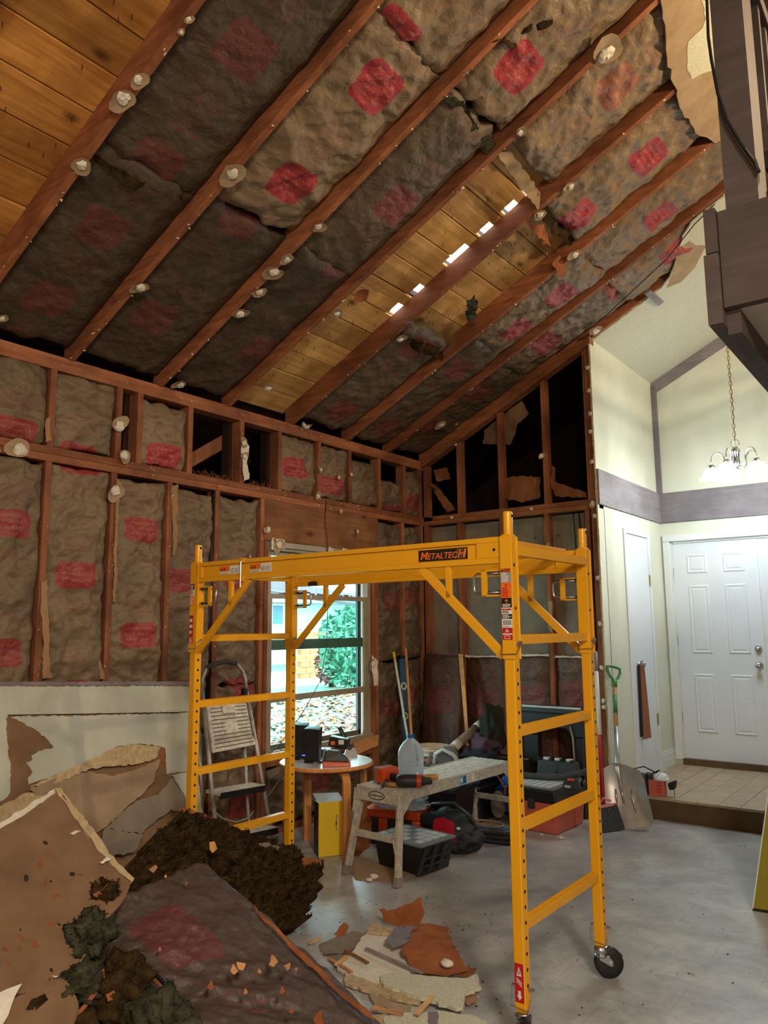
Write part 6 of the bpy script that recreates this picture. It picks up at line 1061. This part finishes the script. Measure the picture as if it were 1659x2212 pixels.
def patch(name, c00, c10, c11, c01, mat, label, seed, amp, depth, tone=.3, bulge=.02, n=(70, 44), off=.2, ext=1.0, fr_=1.0, uvw=.58, per=.7, rag=0.0):
    """soft slab spanned by four corners (u from c00 to c10), crumpled, with skirts"""
    u = np.linspace(0, ext, n[0]); v = np.linspace(0, 1, n[1]); uu, vv = np.meshgrid(u, v, indexing='ij'); c00, c10, c11, c01 = [np.array(c) for c in (c00, c10, c11, c01)]
    r_ = rag*(vnoise(vv*16, uu*16+seed, seed+2)-.5); r2_ = rag*(vnoise(uu*16, vv*16+seed, seed+4)-.5); edge = np.minimum(np.minimum(uu, ext-uu), np.minimum(vv, 1-vv)); ek = np.clip(1-edge*8, 0, 1); uj = uu+r_*ek; vj = vv+r2_*ek
    P = (c00*(1-uj[..., None])*(1-vj[..., None])+c10*uj[..., None]*(1-vj[..., None])+c11*uj[..., None]*vj[..., None]+c01*(1-uj[..., None])*vj[..., None])
    N_ = np.cross(c10-c00, c01-c00); N_ = N_/np.linalg.norm(N_); N_ = N_ if N_[2] > 0 else -N_; Lu = np.linalg.norm(c10-c00); Lv = np.linalg.norm(c01-c00)
    h = amp*crease(uu*Lu*fr_, vv*Lv*fr_, seed)+bulge*(1-np.abs(2*vv-1)**3)+.03*(vnoise(uu*3, vv*3+seed, seed+1)-.5); P = P+h[..., None]*N_; uv = np.stack([uu*Lu, (vv-.5)*uvw], -1)
    Q = np.zeros((n[0]+2, n[1]+2, 3)); Q[1:-1, 1:-1] = P
    for s_, d_ in ((0, 1), (-1, -2)): Q[s_, 1:-1] = P[0 if s_ == 0 else -1]-N_*depth; Q[1:-1, s_] = P[:, 0 if s_ == 0 else -1]-N_*depth
    for i, a_ in ((0, 0), (-1, -1)):
        for j, b_ in ((0, 0), (-1, -1)): Q[i, j] = P[a_, b_]-N_*depth
    Q[..., 2] = np.maximum(Q[..., 2], .003); uv = np.pad(uv, ((1, 1), (1, 1), (0, 0)), mode='edge'); o_ = gridmesh(name, Q, mat, None, uv); o_['tone'] = tone; o_['offset'] = off; o_['period'] = per; o_['across'] = -.1; o_['ink'] = .3; o_['stamp'] = .12; o_['blush'] = .05; o_['mauve'] = 0.0
    if label: tag(o_, label, 'insulation batt')
    return o_
# big batt, kraft side up, running out of the frame
kb = patch('insulation_batt', P_D(195, 1985, 2.78), P_D(440, 2225, 2.42), P_D(850, 2225, 2.68), P_D(440, 1866, 3.15), 'kraft', 'large dark kraft faced batt lying across the foreground pile', 670, .05, .11, .2, .015, (150, 80), .22, 1.5, 1.0, .58, .95, .03)
kb['mauve'] = .55; kb['_world'] = [0.0, 0.0, 0.0]
paper('torn_flange', [P_D(x, y, d) for x, y, d in [(548, 1950, 2.97), (560, 1965, 2.94), (640, 2048, 2.84), (720, 2120, 2.76), (800, 2192, 2.69), (806, 2208, 2.67), (795, 2202, 2.66), (706, 2122, 2.74), (630, 2052, 2.83), (568, 1984, 2.92)]], 'orange_paper', kb, .012, 10, 671, .004, .02)
# second batt, fibre side up
fb = patch('insulation_batt', P_D(240, 1925, 3.02), P_D(640, 2015, 3.55), P_D(692, 1872, 4.05), P_D(390, 1750, 3.62), 'fibre', 'dark fibreglass batt lying fluffy side up behind the kraft batt', 680, .11, .16, .2, .05, (110, 80), .2, 1.0, 1.6, .58, .9, .06)
fb['_world'] = [0.0, 0.0, 0.0]
_FB = fb
for n, (pts_, m) in enumerate([([(386, 1745, 3.6), (420, 1752, 3.66), (460, 1768, 3.7), (500, 1782, 3.78), (528, 1795, 3.83), (500, 1796, 3.8), (455, 1786, 3.7), (410, 1768, 3.63)], 'orange_paper'), ([(520, 1823, 3.7), (580, 1820, 3.8), (640, 1838, 3.95), (695, 1858, 4.1), (690, 1866, 4.08), (630, 1848, 3.9), (575, 1832, 3.78)], 'grey_board'), ([(640, 1850, 3.9), (690, 1858, 4.0), (697, 1872, 4.0), (668, 1868, 3.95), (660, 1878, 3.92), (690, 1885, 3.98), (672, 1905, 3.9), (640, 1895, 3.88), (632, 1880, 3.86)], 'orange_paper'), ([(455, 1818, 3.35), (466, 1816, 3.36), (472, 1832, 3.36), (462, 1842, 3.33), (456, 1835, 3.33)], 'splinter'), ([(322, 1880, 3.0), (335, 1866, 3.02), (340, 1872, 3.0), (332, 1886, 2.98)], 'splinter')]):
    paper('torn_flange' if n < 3 else 'paper_chip', [P_D(*p) for p in pts_], m, fb, .02, 8, 690+n, .005, .02)
# fibre and scraps between them
tag(blob('fibre_heap', P_D(330, 1960, 3.1)-Vector((0, 0, .22)), (.28, .26, .26), 'fibre', None, 21, .25, 2.2, 5), 'dark fibre heap filling the gap under the two batts', 'insulation')
def fibres(o_, mat, n, seed, L=(.015, .05), w=.0016):
    """loose glass fibres standing off a soft body"""
    rr = random.Random(seed); vs = [v.co for v in o_.data.vertices]; ns = [v.normal for v in o_.data.vertices]; mb = MB()
    for _ in range(n):
        i = rr.randrange(len(vs)); p = vs[i]; nn = ns[i]
        if nn.z < -.2: continue
        d = (nn*.5+Vector((rr.gauss(0, .7), rr.gauss(0, .7), rr.gauss(0, .5)))).normalized(); s = d.orthogonal().normalized()*w*rr.uniform(.6, 2.2); l = rr.uniform(*L); m = p+d*l*.5+nn*l*.15; e = p+d*l
        mb.add([p-s, p+s, m+s, m-s, e], [(0, 1, 2, 3), (3, 2, 4)])
    return mb.build('loose_fibres', mat, o_, kind='stuff')
def clump(name, x, y, d, r, mat, seed, label, dz=0.0):
    c = P_D(x, y, d)-Vector((0, 0, dz)); o_ = tag(blob(name, c, (r[0]*.85, r[1]*.85, r[2]*.8), mat, None, seed, .6, 2.2, 4, False), label, 'insulation'); o_['_world'] = [0.0, 0.0, 0.0]; fibres(o_, mat, 900, seed, (.004, .015), .0012); return o_
clump('insulation_scrap', 200, 2000, 2.52, (.07, .08, .09), 'fibre_green', 31, 'green black fibre tuft at the end of the kraft batt', .03); clump('insulation_scrap', 180, 2090, 2.36, (.1, .09, .06), 'fibre_green', 32, 'flattened grey green fibre scrap on the brown sheet', .05); clump('insulation_scrap', 255, 2100, 2.38, (.11, .1, .12), 'fibre', 33, 'black fibre clump beneath the kraft batt corner', .06); clump('insulation_scrap', 345, 2175, 2.3, (.16, .1, .12), 'fibre_green', 34, 'dark green fibre mass at the bottom of the picture left of centre', .06); clump('insulation_scrap', 222, 1905, 2.72, (.07, .06, .05), 'fibre', 35, 'small dark fibre tuft on the broken sheet edge', .04)
tag(blob('fibre_heap', P_D(120, 2230, 2.3)-Vector((0, 0, .13)), (.36, .3, .2), 'fibre', None, 22, .4, 2.2, 5), 'dark fibre heap in the bottom left corner under paper scraps', 'insulation'); tag(blob('fibre_heap', P_D(330, 2150, 2.5)-Vector((0, 0, .33)), (.34, .3, .2), 'fibre', None, 23, .4, 2.2, 5), 'dark fibre heap under the near end of the kraft batt', 'insulation')
def bits3(name, label, cat, pts_, mat, seed, curl=.02, th=.0012, rag=.005): return tag(paper(name, [P_D(*p) for p in pts_], mat, None, curl, 6, seed, rag, .02, th), label, cat)
bits3('torn_drywall', 'brown drywall piece with white torn edge in the bottom left corner', 'drywall', [(-40, 2190, 2.2), (20, 2160, 2.24), (80, 2128, 2.28), (130, 2112, 2.32), (150, 2125, 2.3), (170, 2165, 2.25), (150, 2220, 2.2), (-40, 2240, 2.14)], 'board_back', 700, .012, .012); bits3('paper_scrap', 'white torn paper edge in the bottom left corner', 'paper', [(-20, 2160, 2.22), (10, 2145, 2.25), (46, 2132, 2.28), (30, 2160, 2.24), (16, 2200, 2.2), (0, 2225, 2.16), (-20, 2225, 2.16)], 'gypsum', 701)
for n, (lab, pts_, m) in enumerate([('long orange paper strip rising beside the bottom fibre mass', [(172, 2180, 2.26), (208, 2135, 2.3), (212, 2140, 2.3), (190, 2172, 2.27), (160, 2205, 2.24), (140, 2215, 2.22)], 'orange_paper'), ('orange paper scrap below the kraft batt corner', [(205, 2110, 2.36), (228, 2092, 2.38), (236, 2100, 2.38), (222, 2122, 2.35)], 'orange_paper'), ('rust brown paper flake at the bottom of the fibre mass', [(228, 2150, 2.3), (246, 2142, 2.31), (250, 2160, 2.3), (232, 2166, 2.28)], 'orange_paper'), ('tan paper flake standing under the kraft batt corner', [(272, 2098, 2.42), (290, 2080, 2.44), (292, 2105, 2.42), (280, 2128, 2.4)], 'tan_paper'), ('rust paper curl touching the brown sheet', [(200, 1932, 2.66), (222, 1920, 2.68), (236, 1905, 2.7), (262, 1900, 2.74), (238, 1940, 2.7), (215, 1950, 2.66)], 'brown_paper'), ('orange flake wedged by the batt end', [(232, 1945, 2.7), (243, 1925, 2.72), (246, 1935, 2.72), (236, 1958, 2.68)], 'orange_paper')]): bits3('paper_scrap', lab, 'paper', pts_, m, 710+n)
tag(MB().tube([P_D(330, 2098, 2.45), P_D(370, 2140, 2.38), P_D(410, 2185, 2.33), P_D(440, 2225, 2.29)], .007, 8).build('black_pipe', 'black_plastic', None, smooth=True), 'glossy black tube along the near edge of the kraft batt', 'tube')
bits3('paper_strip', 'dark brown paper edge strip running down the kraft batt side', 'paper', [(296, 2070, 2.55), (318, 2085, 2.54), (360, 2125, 2.47), (410, 2180, 2.38), (440, 2222, 2.33), (425, 2222, 2.32), (370, 2150, 2.42), (310, 2095, 2.52)], 'brown_paper', 720)
# splinters lying on the kraft batt
def onbatt(x, y, o=.03):   # point on the spanned patch
    a, b, c, d = [np.array(P_D(*p)) for p in ((195, 1985, 2.78), (440, 2225, 2.42), (850, 2225, 2.68), (440, 1866, 3.15))]; n_ = np.cross(b-a, d-a); n_ = n_/np.linalg.norm(n_); n_ = n_ if n_[2] > 0 else -n_; return P_pl(x, y, a+n_*o, n_)
rs5 = random.Random(4)
for n, (x, y, s) in enumerate([(455, 2130, 9), (590, 2072, 12), (622, 2088, 9), (610, 2135, 7), (530, 2142, 6), (640, 2095, 5), (690, 2200, 14), (505, 2095, 10), (560, 2100, 6), (630, 2182, 7), (520, 2090, 12), (358, 1893, 4), (402, 1907, 4), (345, 2050, 4)]):
    an = rs5.uniform(0, 3.1); pts_ = [onbatt(x+s*math.cos(u+an)*(1 if i % 2 == 0 else .45), y+s*math.sin(u+an)*(1.2 if i % 3 else .6), .062) for i, u in enumerate([2*math.pi*k/6 for k in range(6)])]
    paper('splinter_chip', pts_, 'splinter' if n % 3 else 'orange_paper', kb, .008, 12, 730+n, .002, .01)
fibres(_FB, 'fibre', 5000, 77, (.005, .018), .0016)
# ---- scraps on the open floor
def fl(name, label, cat, px, z, mat, th=.0015, seed=1, curl=.0, rag=.006, flat=True):
    pts_ = [P_Z(p[0], p[1], z+(p[2] if len(p) > 2 else 0)) for p in px]
    if flat: return tag(slab(name, pts_, th, mat, None, rag, .02, seed, toward=(2, 3, 9)), label, cat)
    return tag(paper(name, pts_, mat, None, curl, 6, seed, rag, .02, th), label, cat)
fl('floor_paper', 'torn grey brown paper under the floor scraps', 'paper', [(690, 2040), (760, 2010), (800, 2020), (780, 2060), (760, 2110), (730, 2100)], .002, 'grey_board', .0015, 750)
fl('drywall_piece', 'broad white drywall piece under the rust paper', 'drywall', [(792, 2012), (800, 1998), (812, 1995), (835, 2005), (858, 2010), (900, 2050), (905, 2085), (880, 2100), (860, 2120), (815, 2125), (770, 2110), (728, 2090), (755, 2060), (775, 2035)], .016, 'gypsum', .012, 751)
fl('drywall_piece', 'long white textured drywall piece nearest the scaffold leg', 'drywall', [(822, 2105), (855, 2100), (950, 2110), (1010, 2112), (1030, 2103), (1040, 2132), (1005, 2145), (1000, 2175), (985, 2178), (930, 2160), (880, 2145), (828, 2126)], .034, 'textured_ceiling', .0127, 752)
fl('drywall_piece', 'tan edged drywall strip between the two white pieces', 'drywall', [(745, 2100), (800, 2120), (860, 2138), (910, 2152), (905, 2165), (850, 2155), (790, 2138), (745, 2122)], .020, 'gypsum_edge', .012, 753)
fl('drywall_piece', 'cream drywall scrap with blue grey strip at the frame bottom', 'drywall', [(830, 2195), (870, 2188), (920, 2186), (945, 2182), (1030, 2195), (1050, 2205), (1080, 2230), (830, 2230)], .03, 'textured_ceiling', .0127, 754)
fl('paint_strip', 'blue grey painted strip across the bottom cream scrap', 'paint strip', [(924, 2186), (945, 2184), (952, 2228), (926, 2228)], .0325, 'grey_trim', .0015, 755)
fl('drywall_piece', 'yellowed drywall piece at the bottom beside the kraft batt', 'drywall', [(790, 2195), (835, 2190), (850, 2230), (800, 2232)], .024, 'gypsum_edge', .0127, 756)
fl('drywall_piece', 'pale drywall lump at the top of the scrap pile', 'drywall', [(793, 2010), (800, 1997), (815, 1995), (830, 2003), (855, 2006), (850, 2016), (815, 2014)], .030, 'gypsum_edge', .012, 757)
t = tag(paper('rust_paper', [P_Z(x, y, z) for x, y, z in [(905, 2000, .05), (940, 1996, .06), (968, 1998, .055), (975, 2035, .05), (1000, 2075, .04), (1012, 2098, .035), (965, 2105, .035), (905, 2095, .035), (870, 2068, .035), (868, 2052, .04), (880, 2036, .045)]], 'orange_paper', None, .022, 6, 760, .008, .02), 'large rust orange paper sheet lying on the scrap pile', 'paper')
tag(paper('grey_paper', [P_Z(x, y, z) for x, y, z in [(832, 2035, .045), (852, 2008, .055), (880, 2000, .06), (905, 2000, .055), (890, 2030, .05), (870, 2045, .045), (850, 2052, .04)]], 'grey_trim', None, .02, 7, 761, .006, .02), 'grey violet paper folded beside the rust orange sheet', 'paper')
v0 = P_Z(860, 2002, .01); tag(paper('curled_paper', [P_pl(x, y, v0, (.55, -.8, .25)) for x, y in [(818, 1965), (830, 1962), (835, 1968), (855, 1964), (882, 1952), (910, 1938), (912, 1955), (918, 1970), (912, 1985), (905, 1998), (860, 2003), (828, 1992), (826, 1975)]], 'orange_paper', None, .03, 3, 762, .006, .02), 'rust brown paper standing curled behind the scrap pile', 'paper')
v0 = P_Z(725, 2022, .005); tag(paper('curled_paper', [P_pl(x, y, v0, (.5, -.8, .4)) for x, y in [(718, 2018), (730, 2008), (743, 1992), (754, 2000), (748, 2014), (735, 2026)]], 'orange_paper', None, .02, 5, 763, .004, .015), 'small rust paper curl left of the scrap pile', 'paper')
fl('brown_paper_scrap', 'brown paper poking from under the white pieces at right', 'paper', [(1000, 2085), (1030, 2092), (1025, 2105), (1005, 2110), (985, 2108)], .028, 'brown_paper', .0015, 764); fl('brown_paper_scrap', 'tan paper scrap below the long white piece', 'paper', [(1000, 2150), (1032, 2140), (1030, 2165), (1010, 2172)], .012, 'cardboard', .0015, 765)
for n, (lab, a, b, z0, z1, w, m) in enumerate([('long thin lath lying across the broad white piece', (790, 2048), (912, 2102), .034, .036, .016, 'tube_grey'), ('short rust wood sliver left of the white piece', (745, 2052), (795, 2080), .03, .03, .014, 'brown_paper'), ('pale splintered stick rising at the pile front', (900, 2190), (935, 2152), .05, .065, .02, 'raw_wood'), ('orange splintered stick at the batt foot', (805, 2175), (870, 2192), .04, .034, .018, 'splinter'), ('short pale stick beside the fibre batt end', (725, 2085), (750, 2065), .02, .03, .018, 'raw_wood'), ('flat pale stick by the torn flange', (667, 2038), (695, 2026), .012, .014, .014, 'raw_wood'), ('orange splinter strip near the batt edge', (710, 2070), (760, 2100), .02, .022, .014, 'splinter')]):
    tag(MB().bar(P_Z(*a, z0), P_Z(*b, z1), w, .006).build('wood_splinter', m), lab, 'splinter')
fl('torn_paper_scrap', 'tan torn paper fan beneath the splintered stick', 'paper', [(800, 2140), (850, 2160), (890, 2168), (880, 2195), (840, 2180), (810, 2165)], .03, 'tan_paper', .0015, 770, .02, .008, False); fl('torn_paper_scrap', 'grey folded paper left of the white piece', 'paper', [(690, 2040), (740, 2030), (790, 2015), (770, 2045), (740, 2055), (700, 2060)], .012, 'grey_board', .0015, 771, .02, .006, False)
rs6 = random.Random(21); mb = MB(); m2 = MB(); m3 = MB()
for k in range(260):
    x, y = rs6.choice([(rs6.uniform(650, 1080), rs6.uniform(1900, 2200)), (rs6.uniform(640, 1000), rs6.uniform(1860, 2050)), (rs6.uniform(1000, 1659), rs6.uniform(1800, 2200))]); p = P_Z(x, y, .003); s = rs6.uniform(.002, .006)
    [mb, m2, m3][k % 3].cbox(p, (s, s*rs6.uniform(.5, 1.5), s*.5), rs6.uniform(0, 3))
for m_, mt in ((mb, 'gypsum'), (m2, 'brown_paper'), (m3, 'hole_dark')):
    o_ = m_.build('floor_crumbs', mt, None, kind='stuff'); o_['label'] = {'gypsum': 'white plaster crumbs scattered over the vinyl floor', 'brown_paper': 'rust brown paper crumbs scattered over the vinyl floor', 'hole_dark': 'black specks of dirt scattered over the vinyl floor'}[mt]; o_['category'] = 'debris'
for n, (x, y, s, lab) in enumerate([(808, 1897, .03, 'pale chip on the floor by the near bench foot'), (797, 1903, .02, 'small pale chip left of the larger floor chip'), (1212, 1812, .022, 'white chip at the tool chest corner'), (1170, 1804, .014, 'small white chip in front of the tool chest'), (965, 2086, .03, 'white flake at the lower edge of the rust sheet')]): 
    p = P_Z(x, y, .002 if n < 4 else .045); tag(blob('plaster_chip', p+Vector((0, 0, s*.3)), (s, s*.8, s*.5), 'gypsum', None, 50+n, .3, 2, 2), lab, 'debris')
fl('leaf_litter', 'dry brown leaf on the floor by the tool bag', 'leaf', [(980, 1796), (992, 1790), (1002, 1800), (998, 1808), (985, 1805)], .004, 'brown_paper', .0012, 780, .012, .004, False)
fl('floor_cardboard', 'flat brown cardboard on the floor under the bench front', 'cardboard', [(752, 1880), (775, 1840), (870, 1842), (885, 1890), (840, 1905), (770, 1900)], .003, 'cardboard', .002, 781)

# ================================================================== OUTSIDE THE WINDOW
g = box('ground_outside', (-40, -20, -.45), (-.12, 40, -.25), 'lawn'); g['kind'] = 'structure'
tag(box('driveway', (-17, 4.0, -.25), (-11.5, 30, -.235), 'concrete_out'), 'pale concrete driveway crossing beyond the lawn', 'driveway'); tag(box('sidewalk', (-3.2, 0, -.25), (-2.3, 20, -.24), 'concrete_out'), 'pale concrete path just outside the window', 'path')
rs7 = random.Random(31); mb = MB(); m2 = MB()
for k in range(6000):
    x, y = -(3.36+6*rs7.random()**1.8), rs7.uniform(3.5, 16); s = rs7.uniform(.04, .09); a = rs7.uniform(0, 6.3); t_ = rs7.uniform(-.4, .4); c = Vector((x, y, -.235)); u = Vector((math.cos(a), math.sin(a), t_))*s; v = Vector((-math.sin(a), math.cos(a), rs7.uniform(-.4, .4)))*s*.6
    (mb if k % 3 else m2).add([c-u, c-v+Vector((0, 0, .01)), c+u, c+v+Vector((0, 0, .02))], [(0, 1, 2, 3)])
for m_, mt, lb in ((mb, 'leaf_dry', 'fallen red brown leaves covering the lawn outside the window'), (m2, 'brown_paper', 'fallen tan leaves mixed over the lawn outside the window')):
    o_ = m_.build('fallen_leaves', mt, None, kind='stuff'); o_['label'] = lb; o_['category'] = 'leaves'
def leafy(name, c, r, mat, seed, n, label, cat):
    t = thing(name, label, cat, (c[0], c[1], -.25), world=True); rr = random.Random(seed); mb = MB()
    for k in range(n):
        d = Vector((rr.gauss(0, 1), rr.gauss(0, 1), rr.gauss(0, 1))).normalized()*rr.uniform(.55, 1.05); p = Vector(c)+Vector((d.x*r[0], d.y*r[1], d.z*r[2])); s = rr.uniform(.07, .14); a = Vector((rr.gauss(0, 1), rr.gauss(0, 1), rr.gauss(0, 1))).normalized(); b = a.orthogonal().normalized()
        if p.z > -.24: mb.add([p-a*s, p-b*s*.4, p+a*s, p+b*s*.4], [(0, 1, 2, 3)])
    mb.build('foliage', mat, t, kind='stuff'); mb = MB()
    for k in range(5): mb.tube([(c[0]+rr.uniform(-.1, .1), c[1]+rr.uniform(-.1, .1), -.25), (c[0]+rr.uniform(-.3, .3)*r[0], c[1]+rr.uniform(-.3, .3)*r[1], c[2]), (c[0]+rr.uniform(-.7, .7)*r[0], c[1]+rr.uniform(-.7, .7)*r[1], c[2]+r[2]*.6)], [.04, .03, .012], 5)
    mb.build('stems', 'dark_wood', t); return t
def far(x, y, X): return P_X(x, y, X)
p = far(735, 1370, -9.5); leafy('green_bush', (p.x, p.y+.75, .9), (1.1, 1.1, 1.2), 'leaf_green', 5, 2200, 'big green bush growing on the lawn outside the window', 'bush'); p = far(690, 1390, -10.5); leafy('autumn_shrub', (p.x, p.y+.55, .4), (.5, .45, .6), 'leaf_dry', 6, 500, 'thin reddish shrub left of the green bush outside', 'shrub')
hx = -21; h0, h1 = far(560, 1400, hx), far(760, 1400, hx); t = thing('neighbour_house', 'pale teal house with low grey roof across the lawn', 'house', (hx-3, h0.y+2, -.25), world=True); MB().box((hx-7, h0.y-6, -.25), (hx, h1.y+6, 2.6)).build('house_wall', 'house_teal', t); MB().prism([(hx+.8, h0.y-7, 2.5), (hx-3.5, h0.y-7, 4.4), (hx-7.8, h0.y-7, 2.5)], (0, h1.y-h0.y+14, 0)).build('roof', 'roof_grey', t)
p = far(598, 1328, hx); wn = MB().box((hx, p.y-.4, p.z-.5), (hx+.06, p.y+.4, p.z+.5)).build('window', 'trim_white', t); MB().box((hx+.06, p.y-.32, p.z-.42), (hx+.07, p.y+.32, p.z+.42)).build('pane', 'level_blue', wn); p = far(645, 1345, hx); MB().box((hx, p.y-.25, p.z-.3), (hx+.12, p.y+.25, p.z+.3)).build('wall_box', 'trim_white', t)
fx = -13.5; p0_, p1_ = far(646, 1440, fx), far(700, 1440, fx); t = thing('brick_planter', 'low orange brick planter wall beyond the lawn', 'planter', (fx, (p0_.y+p1_.y)/2, -.25), world=True); z = -.24
r = 0; top_ = far(670, 1368, fx).z
while z < top_:
    y = p0_.y-(.2 if r % 2 else 0)
    while y < p1_.y: MB().box((fx-.1, y, z), (fx+.1, min(y+.41, p1_.y), z+.17)).build('brick', 'brick_orange', t); y += .43
    z += .19; r += 1
ev = box('porch_eave', (-1.42, -4, 2.18), (-1.36, 8, 2.36), 'eave_brown'); ev['kind'] = 'structure'
# eave of a carport outside seen through the upper panes
a, b = far(585, 1268, -3.2), far(792, 1300, -3.2); t = thing('porch_beam', 'grey brown porch roof beam crossing outside the upper window', 'beam', (-3.2, (a.y+b.y)/2, -.25), world=True); MB().bar(a+(a-b)*1.0, b+(b-a)*1.0, .09, .17).build('beam', 'eave_brown', t); MB().bar(a+(a-b)*1.0+Vector((.05, 0, -.05)), b+(b-a)*1.0+Vector((.05, 0, -.05)), .02, .02).build('drip_edge', 'roof_grey', t)
c_ = b+(b-a)*.9; MB().box((c_.x-.05, c_.y-.05, -.25), (c_.x+.05, c_.y+.05, c_.z-.05)).build('support_post', 'eave_brown', t)

# ---------------- repeats carry a group phrase
GR = {'drywall_piece': 'drywall pieces on the floor', 'wood_splinter': 'splinters on the scrap pile', 'insulation_scrap': 'fibre scraps in the foreground pile', 'fibre_heap': 'fibre heaps in the foreground pile', 'insulation_batt': 'loose insulation batts', 'paper_scrap': 'paper scraps in the foreground pile',
      'router': 'routers on the round table', 'extension_cord': 'cords on the black tote', 'plaster_chip': 'plaster chips on the floor', 'curled_paper': 'curled paper by the scrap pile', 'brown_paper_scrap': 'brown paper under the white pieces', 'torn_paper_scrap': 'torn paper in the scrap pile', 'drywall_crumb': 'crumbs on the work platform', 'fallen_leaves': 'fallen leaves on the lawn', 'floor_crumbs': 'crumbs on the vinyl floor'}
for o in bpy.data.objects:
    b_ = o.name.split('.')[0]
    if o.parent is None and o.get('category') and b_ in GR: o['group'] = GR[b_]
